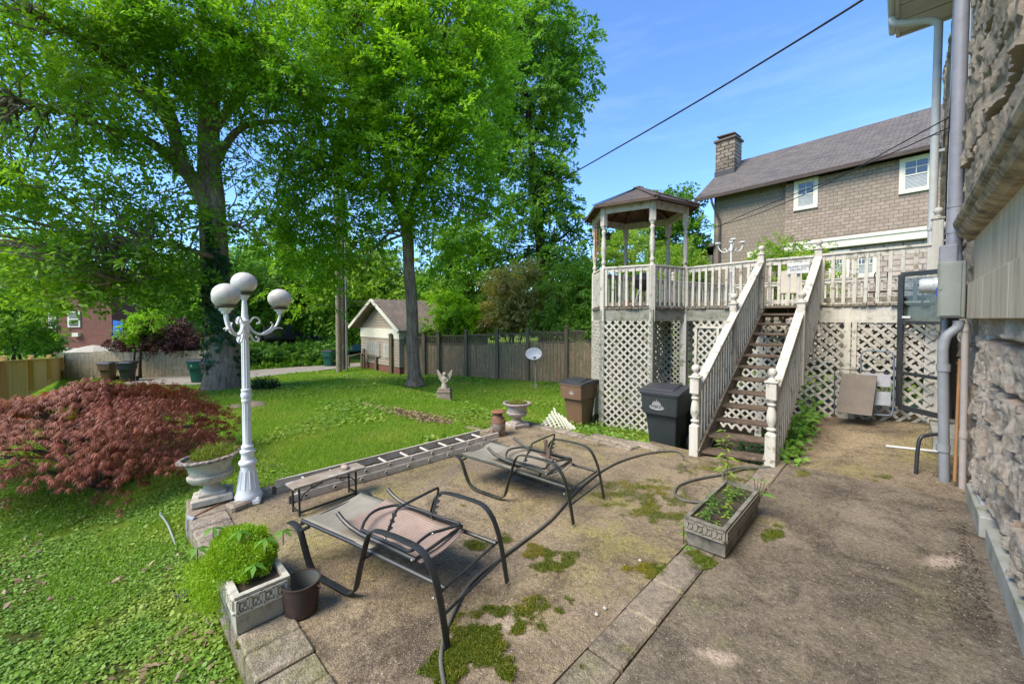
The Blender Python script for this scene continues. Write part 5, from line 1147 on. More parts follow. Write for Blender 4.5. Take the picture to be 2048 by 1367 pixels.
# ---------------- planters with greek key
def planter(label, P, L_, W_, H_, rz, m):
    t = thing('planter_box', label, 'planter', P, rz, 'rectangular concrete planters with key pattern'); b = MB(); x, y = L_ / 2, W_ / 2; tw = .028; tp = .93
    def rg(x, y, z): return [(-x, -y, z), (x, -y, z), (x, y, z), (-x, y, z)]
    vs = rg(x * tp, y * tp, 0) + rg(x * .98, y * .98, H_ * .55) + rg(x, y, H_ * .56) + rg(x, y, H_ * .93) + rg(x * 1.02, y * 1.03, H_ * .94) + rg(x * 1.02, y * 1.03, H_) + rg(x - tw, y - tw, H_) + rg(x - tw, y - tw, H_ * .55)
    fs = [(3, 2, 1, 0)]; 
    for i in range(7):
        for k in range(4): k2 = (k + 1) % 4; fs.append((i * 4 + k, i * 4 + k2, (i + 1) * 4 + k2, (i + 1) * 4 + k))
    fs.append((28, 29, 30, 31)); b.add(vs, fs); b.build('box', m, t, bevel=.005)
    b = MB(); z0, z1 = H_ * .59, H_ * .90; hh = z1 - z0; bw = .014
    def key(axis, pos, u0, u1, sg):
        n = max(2, round((u1 - u0) / (hh * .95))); du = (u1 - u0) / n
        def seg(ua, za, ub, zb_):
            if axis == 'x': b.bar((pos, ua, za), (pos, ub, zb_), .022, bw, up=(0, 0, 1) if abs(ub - ua) > abs(zb_ - za) else (0, 1, 0))
            else: b.bar((ua, pos, za), (ub, pos, zb_), .022, bw, up=(0, 0, 1) if abs(ub - ua) > abs(zb_ - za) else (1, 0, 0))
        for i in range(n):
            a = u0 + i * du; c = a + du * .82
            seg(a, z0 + .004, a, z1); seg(a, z1 - .004, c, z1 - .004); seg(c, z1, c, z0 + hh * .22); seg(c, z0 + hh * .25, a + du * .34, z0 + hh * .25); seg(a + du * .36, z0 + hh * .2, a + du * .36, z0 + hh * .62); seg(a, z0 + .004, a + du * .2, z0 + .004)
        seg(u0, z0 - .006, u1, z0 - .006)
    key('x', x + .001, -y * .94, y * .94, 1); key('x', -x - .001, -y * .94, y * .94, 1); key('y', -y - .001, -x * .97, x * .97, 1); key('y', y + .001, -x * .97, x * .97, 1); b.build('key_relief', mat(m.name + '_relief', *((.58, .55, .46), (.46, .43, .35)) if m is M_plw else ((.27, .245, .195), (.19, .17, .13)), bump=.4), t)
    b = MB(); b.box((0, 0, H_ * .72), (L_ - 2 * tw - .004, W_ - 2 * tw - .004, H_ * .3)); b.build('soil', M_soil, t); return t
PLA = planter('white key pattern planter overflowing with bright green sedum near the lower left', (-3.09, .64, .022), .66, .29, .245, 0., M_plw)
PLB = planter('dark mossy key pattern planter standing on the kerb between patio and walkway', (-1.10, 3.86, .016), 1.04, .31, .245, R_(90), M_pl2)
# ---------------- cooking pot
P = G(603, 1222) ; t = thing('cooking_pot', 'old blackened metal pot standing empty beside the sedum planter', 'pot', P)
b = MB(); b.lathe([(.085, 0), (.098, .012), (.112, .20), (.118, .205), (.118, .212), (.108, .212), (.107, .208)], seg=36); b.f = b.f[:-1]; b.build('body', M_bkt, t, smooth=40)
b = MB(); b.lathe([(.107, .208), (.104, .17), (.092, .02), (.0, .015)], seg=36); b.f = b.f[:-2]; b.build('inside', M_bkti, t, smooth=40)
for a in (.55, .55 + math.pi):
    b = MB(); c = (.118 * math.cos(a), .118 * math.sin(a), .175); b.tube([(c[0] + .012 * math.cos(a) * 1, c[1] + .012 * math.sin(a), c[2] - .015), (c[0] + .028 * math.cos(a), c[1] + .028 * math.sin(a), c[2] + .012), (c[0] + .004 * math.cos(a), c[1] + .004 * math.sin(a), c[2] + .02)], .005, 6); b.build('ear', M_bkt, t)
# ---------------- hoses
def hose(label, pts, r=.0125, name='garden_hose'):
    P = [np.array([*G(x, y, z)[:2], z]) for x, y, z in pts]; b = MB(); b.tube(smoothpath(P, 10), r, 10); return tag(b.build(name, M_hose, smooth=60), label, 'hose')
hz = .016
hose('long grey garden hose snaking past both loungers across the patio', [(896, 1420, hz), (888, 1367, hz), (882, 1310, hz), (898, 1245, hz), (945, 1160, hz), (1035, 1090, hz), (1100, 1040, hz), (1145, 990, hz), (1190, 950, hz), (1240, 922, hz), (1300, 905, hz), (1345, 901, hz), (1362, 906, hz), (1368, 920, .0)])
hose('coiled loop of dark hose between the stairs and the kerb planter', [(1536, 936, hz), (1490, 936, hz), (1450, 947, hz), (1395, 957, hz), (1358, 970, hz), (1350, 988, hz), (1368, 1000, hz), (1400, 1004, hz), (1440, 1006, hz)])
hose('short end of hose rising behind the kerb planter', [(1540, 933, hz + .01), (1480, 934, hz + .01), (1450, 942, hz + .02), (1446, 955, hz), (1453, 970, hz)], .011)
# ---------------- loose lattice scrap
t = thing('lattice_scrap', 'bent loose piece of cream plastic lattice propped against the brown bin', 'lattice', GT(1120, 868)); b = MB()
cs = [PL(*q[:2], (0, 0, 0), (1, 0, 0)) * 0 + D(*q) for q in ((1076, 856, 7.0), (1108, 816, 7.5), (1152, 856, 7.1), (1140, 870, 6.9))]
def bil(u, v): p = cs[0] * (1 - u) * (1 - v) + cs[1] * (1 - u) * v + cs[2] * u * v + cs[3] * u * (1 - v); p[2] += .09 * math.sin(math.pi * u) * math.sin(math.pi * v); return p
for i in range(13):
    c = -1 + i * 2 / 12
    for sg in (0, 1):
        pts = []
        for k in range(9):
            u = k / 8; v = (c + u) if not sg else (c + 1 - u)
            if 0 <= v <= 1: pts.append(bil(u, v) + [0, 0, .006 * sg])
        if len(pts) > 1: b.tube(pts, .01, 4, up0=(0, 0, 1), flat=(.004, .014))
b.build('slats', M_cream, t, world=True)
# ---------------- things by the deck wall
t = thing('storm_door', 'dark metal framed storm door with glass top standing open at the walkway end', 'door', (.2, 8.85, .35)); 
TLd, TRd, BRd, BLd = WY(1803, 549, 8.72), WY(1884, 542, 8.55), WY(1896, 836, 8.50), WY(1797, 812, 8.70)
def quadpt(u, v): return (BLd * (1 - u) + BRd * u) * (1 - v) + (TLd * (1 - u) + TRd * u) * v
b = MB(); nrm_d = np.cross(BRd - BLd, TLd - BLd); nrm_d /= np.linalg.norm(nrm_d)
for (p, q, w_) in ((BLd, TLd, .07), (BRd, TRd, .07), (TLd, TRd, .07), (BLd, BRd, .08), (quadpt(0, .645), quadpt(1, .645), .04), (quadpt(0, .26), quadpt(1, .26), .05)): b.bar(p, q, .035, w_, up=np.cross(q - p, nrm_d), ch=.004)
b.build('frame', M_frame, t, world=True)
gm, gn, gb, go = _m('clear_glass'); gb.inputs['Base Color'].default_value = (.8, .85, .85, 1); gb.inputs['Roughness'].default_value = .03
trn = gn.nodes.new('ShaderNodeBsdfTransparent'); mxs = gn.nodes.new('ShaderNodeMixShader'); gls = gn.nodes.new('ShaderNodeBsdfGlossy'); gls.inputs['Roughness'].default_value = .03; trn.inputs[0].default_value = (.62, .66, .66, 1); mxs.inputs[0].default_value = .05
gn.links.new(trn.outputs[0], mxs.inputs[1]); gn.links.new(gls.outputs[0], mxs.inputs[2]); gn.links.new(mxs.outputs[0], go.inputs[0])
b = MB(); b.quadprism([quadpt(.05, .66), quadpt(.95, .66), quadpt(.95, .97), quadpt(.05, .97)], nrm_d, .004); b.build('glass', gm, t, world=True)
b = MB(); b.box(quadpt(.14, .68) - nrm_d * 0 + np.array([0, -.02, 0]), (.10, .004, .035), rz=math.atan2((BRd - BLd)[1], (BRd - BLd)[0])); b.build('sticker', M_emblem, t, world=True)
t = thing('dark_doorway', 'dark basement doorway behind the storm door under the deck', 'doorway', (.45, 9.15, .3))
b = MB(); b.box((.52, 9.25, 1.15), (.34, .05, 1.75)); b.build('opening', M_dark, t, world=True)
def leaner(corners, th, m, name, label, cat, frame=None):
    A_ = [WY(*c) for c in corners]; n_ = np.cross(A_[1] - A_[0], A_[3] - A_[0]); b = MB(); b.quadprism(A_, n_, th); o = b.build(name, m, bevel=.004); return tag(o, label, cat)
leaner([(1673, 824, 8.35), (1744, 832, 8.30), (1755, 751, 8.52), (1684, 747, 8.56)], .02, M_board, 'leaning_board', 'brown board leaning against the folded step stool', 'board')
A_ = [WY(*c) for c in ((1669, 826, 8.62), (1669, 737, 8.78), (1778, 745, 8.7), (1778, 800, 8.62))]; b = MB(); b.tube([A_[0], A_[1], A_[2]], .011, 4); b.tube([A_[2], A_[3]], .008, 4); tag(b.build('screen_frame', M_frame), 'thin dark window screen frame leaning behind the brown board', 'frame')
t = thing('step_stool', 'folded blue grey step stool with grey treads leaning on the lattice', 'step stool', WY(1760, 830, 8.5))
tp_ = [WY(*c) for c in ((1722, 745, 8.66), (1722, 712, 8.7), (1726, 703, 8.72), (1736, 700, 8.72), (1776, 703, 8.7), (1785, 706, 8.7), (1788, 716, 8.68), (1788, 760, 8.6), (1786, 820, 8.5), (1783, 829, 8.48), (1775, 830, 8.48), (1740, 828, 8.5))]; b = MB(); b.tube(tp_, .012, 8); b.build('frame', M_steelblue, t, world=True, smooth=60)
for cs_ in (((1727, 745, 8.66), (1781, 749, 8.64), (1781, 774, 8.56), (1729, 770, 8.58)), ((1735, 781, 8.6), (1782, 784, 8.58), (1781, 811, 8.5), (1738, 808, 8.52))):
    A_ = [WY(*c) for c in cs_]; b = MB(); b.quadprism(A_, np.cross(A_[1] - A_[0], A_[3] - A_[0]), .015); b.build('step', mat('step_tread_grey', (.30, .31, .33), (.22, .23, .25), bump=.6, bsc=120), t, world=True)
# sign on a gate across the top of the stairs
gt = thing('deck_gate', 'slatted white gate across the top of the stairs carrying a small sign', 'gate', (-1.55, 9.05, ZD))
railing(gt, TL + [.07, .06], TR + [-.07, .06], ZD, .88, sub=False, name='gate_frame')
sp_ = WY(1596, 536, 8.93); sw_, sh_ = .33, .20
t = thing('warning_sign', 'small white metal sign reading GUARD DOG ON DUTY on the deck gate', 'sign', sp_)
b = MB(); b.box(sp_, (sw_, .006, sh_), ch=.002); b.build('plate', M_emblem, t, world=True)
cu = bpy.data.curves.new('sign_text', 'FONT'); cu.body = 'GUARD DOG\nON DUTY'; cu.align_x = 'CENTER'; cu.align_y = 'CENTER'; cu.size = .054; cu.extrude = .0015; cu.space_character = 1.0
to = bpy.data.objects.new('tmp_text', cu); COL.objects.link(to); bpy.context.view_layer.update()
me = bpy.data.meshes.new_from_object(to.evaluated_get(bpy.context.evaluated_depsgraph_get())); bpy.data.objects.remove(to)
M_ = Matrix.Rotation(R_(90), 4, 'X'); me.transform(Matrix.Translation((0, -.005, 0)) @ M_); o = bpy.data.objects.new('lettering', me); COL.objects.link(o); o.parent = t; me.materials.clear(); me.materials.append(M_ink)
# ---------------- on the deck
def dk(px, d, z=ZD): P = D(px, 600, d); P[2] = z; return P
P = dk(1461, 9.6); t = thing('deck_lamp', 'small white lamp post without globes standing on the deck by the railing', 'lamp post', P)
b = MB(); b.lathe([(.07, 0), (.07, .04), (.045, .06), (.04, .30), (.05, .31), (.05, .34), (.032, .35), (.027, .85), (.035, .86), (.035, .9), (.024, .91), (.020, 1.35), (.035, 1.36), (.04, 1.44), (.025, 1.5), (.03, 1.56), (.055, 1.57), (.055, 1.6), (0, 1.6)], P, 14); b.build('pole', M_lamp, t, world=True, smooth=40)
for deg in (10, 130, 250):
    a = math.radians(deg); dv = math.cos(a) * Rr + math.sin(a) * Fh; Q = lambda r, z: P + dv * r + np.array([0, 0, z])
    b = MB(); b.tube(smoothpath([Q(.03, 1.44), Q(.10, 1.37), Q(.2, 1.37), Q(.28, 1.45), Q(.31, 1.56)], 5), .012, 7); b.tube(smoothpath([Q(.1, 1.38), Q(.14, 1.44), Q(.18, 1.42)], 4), .008, 6); b.lathe([(.02, 1.55), (.03, 1.57), (.07, 1.58), (.07, 1.61), (0, 1.61)], Q(.31, 0), 14); b.build('arm', M_lamp, t, world=True, smooth=45)
P = dk(1287, 9.7); t = thing('kettle_grill', 'black kettle grill inside the gazebo', 'grill', P)
b = MB(); c = P + [0, 0, .62]; b.lathe([(.05, -.2), (.17, -.14), (.25, -.04), (.27, .04), (.28, .05), (.27, .06), (.24, .14), (.15, .21), (.03, .24), (0, .24)], c, 24); b.build('bowl', M_lid, t, world=True, smooth=50)
for k in range(3):
    a = k * 2.1; b = MB(); b.tube([c + [.12 * math.cos(a), .12 * math.sin(a), -.15], (c[0] + .28 * math.cos(a), c[1] + .28 * math.sin(a), ZD)], .012, 6); b.build('leg', M_alum, t, world=True)
P = dk(1256, 9.3); b = MB(); b.lathe([(.06, 0), (.085, .14), (.095, .14), (.095, .17), (.08, .17)], P, 16); tag(b.build('terracotta_pot', M_terra, smooth=40), 'small terracotta pot on the gazebo floor beside the grill', 'pot')
P = dk(1580, 10.6); t = thing('patio_chair', 'tan high backed patio chair behind the gate sign', 'chair', P, .2)
b = MB(); b.quadprism([(-.27, .12, .42), (.27, .12, .42), (.25, .30, 1.05), (-.25, .30, 1.05)], (0, -1, .2), .02); b.build('backrest', M_canvas, t); b = MB(); b.box((0, -.12, .42), (.54, .5, .03)); b.build('seat', M_canvas, t)
for s in (-1, 1): b = MB(); b.tube([(s * .29, -.35, 0), (s * .29, -.34, .6), (s * .29, .1, .62), (s * .29, .3, 0)], .014, 6); b.build('leg', M_frame, t)
P = dk(1795, 9.6); t = thing('curved_metal_bench', 'brown bent tube garden bench on the deck near the house', 'bench', P, -.3)
b = MB()
for i in range(5): x = -.5 + i * .25; b.tube(smoothpath([(x, -.25, .4), (x, .15, .42), (x, .22, .6), (x + .02, .1, .85), (x + .1, .0, .92)], 5), .014, 6)
b.tube([(-.55, -.2, .42), (.62, -.2, .42)], .015, 6); b.tube([(-.55, .1, .42), (.62, .1, .42)], .015, 6)
for x in (-.5, .5):
    b.tube([(x, -.22, .42), (x, -.25, 0)], .015, 6); b.tube([(x, .15, .42), (x, .2, 0)], .015, 6)
b.build('frame', mat('bronze_tube', (.12, .085, .06), bump=.05), t, smooth=50)
# wind chime and hanging feeder
P = D(1195, 455, 9.2); t = thing('wind_chime', 'long copper tube wind chime hanging from the gazebo roof', 'wind chime', P)
b = MB(); b.tube([P + [0, 0, .12], P], .004, 5); b.lathe([(.0, 0), (.07, 0), (.07, .015), (0, .015)], P, 12); b.build('top_disc', M_black, t, world=True)
for k in range(5): a = k * 1.257; b = MB(); b.tube([P + [.05 * math.cos(a), .05 * math.sin(a), -.02], P + [.05 * math.cos(a), .05 * math.sin(a), -.55 - .04 * k]], .013, 8); b.build('tube', M_brass, t, world=True, smooth=60)
P = D(1216, 472, 9.7); t = thing('bird_feeder', 'small dark bird feeder hanging under the gazebo roof', 'bird feeder', P)
b = MB(); b.lathe([(.0, -.08), (.06, -.08), (.07, -.06), (.05, -.05), (.05, .02), (.085, .03), (.02, .09), (0, .09)], P, 12); b.tube([P + [0, 0, .09], P + [0, 0, .5]], .003, 4); b.build('feeder', M_black, t, world=True, smooth=40)
# ---------------- overhead cables
def cable(label, pts, r, n=12):
    P = [D(*p) for p in pts]; b = MB(); b.tube(smoothpath(P, n), r, 6); return tag(b.build('overhead_cable', M_cable, smooth=60), label, 'cable')
cable('thick black cable sagging across the blue sky from the top of the frame', [(1900, -115, 4.5), (1722, 2, 5.2), (1560, 103, 6.2), (1400, 200, 7.5), (1250, 287, 9.3), (1125, 357, 11.5), (1010, 412, 14.5), (900, 462, 18)], .015)
cable('upper thin cable running from the stone wall to the gazebo', [(1910, 228, 6.2), (1800, 288, 7.2), (1640, 374, 9.2), (1500, 433, 11.5), (1380, 468, 14), (1190, 527, 18), (1000, 570, 24)], .009)
cable('lower thin cable running from the stone wall past the gazebo', [(1905, 252, 6.2), (1780, 308, 7.4), (1640, 368, 9.2), (1500, 424, 11.5), (1380, 476, 14), (1190, 540, 18), (1000, 590, 24)], .009)
# ---------------- ground bits on the left
def on(px, py): return GT(px, py)
P = on(385, 1185); b = MB(); b.box(P + [0, 0, .03], (.19, .105, .03), M=rotm(.12, -.05, 1.9), ch=.004); tag(b.build('charred_board', mat('charred_wood', (.03, .028, .026), (.055, .045, .038), bump=.6)), 'short charred board lying in the ground cover below the edge blocks', 'board')
p, q = on(322, 1040), on(352, 1090); b = MB(); b.tube(smoothpath([p + [0, 0, .06], (p + q) / 2 + [0, 0, .07], q + [0, 0, .0]], 5), .008, 8); b.sphere(p + [0, 0, .07], .014, 8, 6); tag(b.build('garden_sprinkler', M_pvc, smooth=60), 'thin grey sprinkler pipe poking out of the ground cover', 'sprinkler')
rnd = random.Random(11)
for (px, py, s, lb) in ((455, 771, .45, 'flat grey stone at the foot of the big tree trunk'), (508, 808, .40, 'flat grey stone in the lawn behind the lamp post'), (470, 812, .25, 'small flat stone left of the lamp post shaft')):
    P = on(px, py); b = MB(); b.sphere(P + [0, 0, .0], s, 12, 8, (1, .6, .12)); o = b.build('flat_stone', M_ped, smooth=70); tag(o, lb, 'stone')
P = on(1034, 870); 
for i, (px, py, r) in enumerate(((1210, 1218, .014), (1193, 1230, .012), (1280, 1122, .013), (800, 1098, .012))):
    P = G(px, py); b = MB(); b.sphere(P + [0, 0, r * .7], r, 8, 6, (1.2, 1, .8)); tag(b.build('pebble', M_plw, smooth=60), ['pale pebble on the patio right of the moss patch', 'small pebble beside the larger pale pebble', 'light pebble near the kerb planter', 'bit of brown debris under the near lounger'][i], 'pebble')
b = MB(); rnd = random.Random(3)
for i in range(5):
    P = GT(1205 + i * 24, 884 + i * 5 + rnd.uniform(-3, 3)); b = MB(); b.box(P + [0, 0, .05], (.38, .20, .07), rz=rnd.uniform(-.4, .4), ch=.02); tag(b.build('stepping_stone', M_block), ['leftmost of the five stepping stones in the dirt before the lattice', 'second stepping stone from the left in the dirt before the lattice', 'middle one of the five stepping stones before the lattice', 'fourth stepping stone, just left of the charcoal bin', 'stepping stone nearest the wheels of the charcoal bin'][i], 'stone', 'stepping stones by the lattice')
# ================================================================== VEGETATION
RS = np.random.RandomState(5)
def unit(v): return v / (np.linalg.norm(v, axis=-1, keepdims=True) + 1e-9)
def leaf_arrays(P, dirv, nrm_, Ls, Ws, droop=.15, fold=.12):
    """P (n,3) base, dirv, normals -> quads"""
    side = unit(np.cross(dirv, nrm_)); n = unit(np.cross(side, dirv)); Ls = np.asarray(Ls)[:, None]; Ws = np.asarray(Ws)[:, None]
    a = P; c = P + dirv * Ls - n * Ls * droop; m = P + dirv * Ls * .45 + n * Ws * fold
    V = np.stack([a, m + side * Ws * .5, c, m - side * Ws * .5], 1).reshape(-1, 3)
    F = np.arange(len(P) * 4).reshape(-1, 4); return V, F
def rdir(n, rs=RS): return unit(rs.normal(size=(n, 3)))
def sprays(C, A, N, nleaf, ln, wd, L, W, rs=RS, droop=.18, jit=.35, thick=.05, curl=.25):
    """C spray base, A axis, N plane normal; feather-like flat sprays"""
    m = len(C); B = unit(np.cross(N, A)); C = np.repeat(C, nleaf, 0); A = np.repeat(A, nleaf, 0); N = np.repeat(N, nleaf, 0); B = np.repeat(B, nleaf, 0); k = m * nleaf
    t = rs.rand(k, 1) ** .8; s = (rs.rand(k, 1) * 2 - 1); ln_ = np.repeat(ln * (0.6 + .8 * rs.rand(m, 1)), nleaf, 0)
    P = C + A * t * ln_ + B * s * wd * (1.15 - t) * ln_ + N * (rs.normal(size=(k, 1)) * thick) - np.array([0, 0, 1.]) * curl * (t ** 2) * ln_
    d = unit(A * .7 + B * np.sign(s) * (.5 + .4 * rs.rand(k, 1)) + rs.normal(size=(k, 3)) * jit); nn = unit(N + rs.normal(size=(k, 3)) * jit * 1.2)
    return leaf_arrays(P, d, nn, L * (.65 + .7 * rs.rand(k)), W * (.7 + .6 * rs.rand(k)), droop)
def tubes_np(paths, seg=5):
    Vs = []; Fs = []; base = 0
    for P, r in paths:
        P = np.array(P, float); n = len(P); T = np.gradient(P, axis=0); T = unit(T); u = np.cross(T, [0.13, 0.2, .97]); u = unit(u); v = np.cross(T, u); a = 2 * np.pi * np.arange(seg) / seg; r = np.asarray(r, float)[:, None, None]
        ring = P[:, None] + r * (np.cos(a)[None, :, None] * u[:, None] + np.sin(a)[None, :, None] * v[:, None]); Vs.append(ring.reshape(-1, 3)); I = base + np.arange(n * seg).reshape(n, seg); J = np.roll(I, -1, 1); Fs.append(np.stack([I[:-1], J[:-1], J[1:], I[1:]], -1).reshape(-1, 4)); base += n * seg
    return np.concatenate(Vs), np.concatenate(Fs)
def barkmat(name, c1, c2, c3):
    m, n, b, o = _m(name); k = NB(n, (9, 9, 1.6)); k2 = NB(n)
    c = k.mix(c1, c2, k.ramp(k.noise(1.6, 8, .7, .5), [(.38, 0.), (.62, 1.)])); c = k2.mix(c, c3, k2.ramp(k2.noise(2.2, 8, .7), [(.52, 0.), (.7, .8)]))
    n.links.new(c, b.inputs['Base Color']); b.inputs['Roughness'].default_value = .95; b.inputs['Specular IOR Level'].default_value = .1; k.bump(k.noise(2.4, 8, .7, .4), 1., .05, b); return m
M_bark = barkmat('elm_bark', (.36, .26, .175), (.16, .115, .08), (.42, .33, .22))
M_bark2 = barkmat('grey_bark', (.38, .29, .20), (.17, .125, .09), (.44, .35, .24))
M_barkd = barkmat('dark_bark', (.08, .065, .05), (.04, .033, .026), (.11, .10, .06))
LM = {}
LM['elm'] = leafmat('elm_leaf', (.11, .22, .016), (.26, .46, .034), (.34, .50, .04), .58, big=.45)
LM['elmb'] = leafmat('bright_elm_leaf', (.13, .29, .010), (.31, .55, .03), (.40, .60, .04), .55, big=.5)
LM['dark'] = leafmat('dark_leaf', (.065, .18, .022), (.20, .40, .04), (.27, .46, .05), .52, big=.3)
LM['mid'] = leafmat('mid_leaf', (.09, .22, .022), (.22, .42, .04), (.30, .47, .06), .5, big=.3)
LM['light'] = leafmat('light_leaf', (.18, .32, .03), (.37, .54, .07), (.44, .56, .09), .5, big=.6)
LM['magn'] = leafmat('magnolia_leaf', (.22, .24, .06), (.48, .46, .15), (.52, .36, .13), .4, .35, big=.9)
LM['red'] = leafmat('red_maple_leaf', (.14, .036, .020), (.40, .135, .068), (.29, .055, .035), .36, big=.9)
LM['purple'] = leafmat('purple_leaf', (.05, .022, .022), (.12, .045, .045), (.14, .08, .06), .25, big=.6)
LM['hedge'] = leafmat('hedge_leaf', (.07, .20, .025), (.17, .36, .05), (.23, .42, .06), .4, big=.8)
LM['ivy'] = leafmat('ivy_leaf', (.018, .06, .018), (.04, .11, .03), None, .2, .4)
def blob_sprays(blobs, n, shell=.55, rs=RS, outw=.9, flat=.75):
    """blobs: (px,py,d, rx_px, ry_px, rd_m) -> spray centres, axes, normals"""
    wts = np.array([b[3] * b[4] * b[5] * b[2] for b in blobs], float); wts /= wts.sum(); Cs = []; As = []; Ns = []
    for b_, w_ in zip(blobs, wts):
        k = max(3, int(n * w_)); c = D(b_[0], b_[1], b_[2]); sx = b_[3] * b_[2] / FPX; sz = b_[4] * b_[2] / FPX; v = rdir(k, rs); r = (shell + (1 - shell) * rs.rand(k, 1)) * (rs.rand(k, 1) ** .18); r = r * (.82 + .36 * vnoise(v * 2.3 + b_[0] * .01)[:, None])
        q = v * r; P = c + q[:, :1] * sx * Rr + q[:, 1:2] * b_[5] * Fh + q[:, 2:] * sz * Zz; o_ = unit(P - c); A = unit(o_ * outw * [1, 1, .35] + rs.normal(size=(k, 3)) * .45 + [0, 0, -.05]); N = unit(np.array([0, 0, 1.]) * flat + rs.normal(size=(k, 3)) * .35 + o_ * .45)
        Cs.append(P); As.append(A); Ns.append(N)
    return np.concatenate(Cs), np.concatenate(As), np.concatenate(Ns)
def trunk_mesh(name, pts, m, par, seg=20, flare=True, ridges=0.06, seed=0):
    P = np.array(smoothpath([p[:3] for p in pts], 6)); r = np.array(smoothpath([(p[3], 0, 0) for p in pts], 6))[:, 0]; n = len(P); T = unit(np.gradient(P, axis=0)); u = unit(np.cross(T, [0.0, 1., .05])); v = np.cross(T, u); a = 2 * np.pi * np.arange(seg) / seg
    rr = r[:, None] * (1 + ridges * (2 * vnoise(np.stack([np.broadcast_to(np.cos(a) * 2.5, (n, seg)), np.broadcast_to(np.sin(a) * 2.5, (n, seg)), np.broadcast_to((P[:, 2] * .8)[:, None], (n, seg))], -1).reshape(-1, 3) + seed).reshape(n, seg) - 1) * 2)
    if flare:
        h = (P[:, 2] - P[0, 2])[:, None]; fl = np.exp(-h / .28); rr = rr * (1 + fl * (.30 + .35 * np.cos(a * 5 + 1 + seed)[None] ** 2 * np.cos(a * 2 + seed)[None] ** 2 * 1.4))
    V = P[:, None] + rr[..., None] * (np.cos(a)[None, :, None] * u[:, None] + np.sin(a)[None, :, None] * v[:, None]); I = np.arange(n * seg).reshape(n, seg); J = np.roll(I, -1, 1); F = np.stack([I[:-1], J[:-1], J[1:], I[1:]], -1).reshape(-1, 4)
    return npmesh(name, V.reshape(-1, 3), F, m, par, smooth=True)
def px3(l): return [tuple(D(x, y, d)) + (r,) for x, y, d, r in l]
def tree(name, label, trunk, limbs, blobs, nspray, nleaf, ln, L, W, leaf, bark, ntwig=60, group=None, wd=.45, shell=.5, sd=1, curl=.25, cat='tree', flat=.75, thick=.05, base=None, seg=20):
    rs = np.random.RandomState(sd); T_ = px3(trunk); b0 = base if base is not None else T_[0][:3]; t = thing(name, label, cat, b0, 0, group)
    trunk_mesh('trunk', T_, bark, t, seg=seg, seed=sd); ends = [np.array(q[:3]) for q in smoothpath([p[:3] for p in T_[max(1, len(T_) // 2):]], 3)] if len(T_) > 2 else [np.array(T_[-1][:3])]
    for lb in limbs:
        q = px3(lb); trunk_mesh('limb', q, bark, t, seg=10, flare=False, seed=sd + 1); ends += [np.array(v) for v in smoothpath([p[:3] for p in q], 4)]
    C, A, N = blob_sprays(blobs, nspray, shell, rs, flat=flat)
    if ntwig and ends:
        E_ = np.array(ends); paths = []; idx = rs.choice(len(C), min(ntwig, len(C)), replace=False)
        for i in idx:
            e = E_[np.argmin(np.linalg.norm(E_ - C[i], axis=1) + rs.rand(len(E_)) * .6)]; c = C[i] + A[i] * ln * .5; m_ = (e + c) / 2 + rs.normal(size=3) * .12 * np.linalg.norm(c - e) + [0, 0, .1 * np.linalg.norm(c - e)]; dd = np.linalg.norm(c - e)
            P = np.array(smoothpath([e, e * .6 + m_ * .4 + rs.normal(size=3) * .05 * dd, m_, m_ * .45 + c * .55 + rs.normal(size=3) * .05 * dd, c], 3)); paths.append((P, np.linspace(.012 + .008 * dd, .004, len(P))))
        V, F = tubes_np(paths, 5); npmesh('twigs', V, F, bark, t, smooth=True)
    V, F = sprays(C, A, N, nleaf, ln, wd, L, W, rs, thick=thick, curl=curl); npmesh('crown', V, F, leaf, t); return t
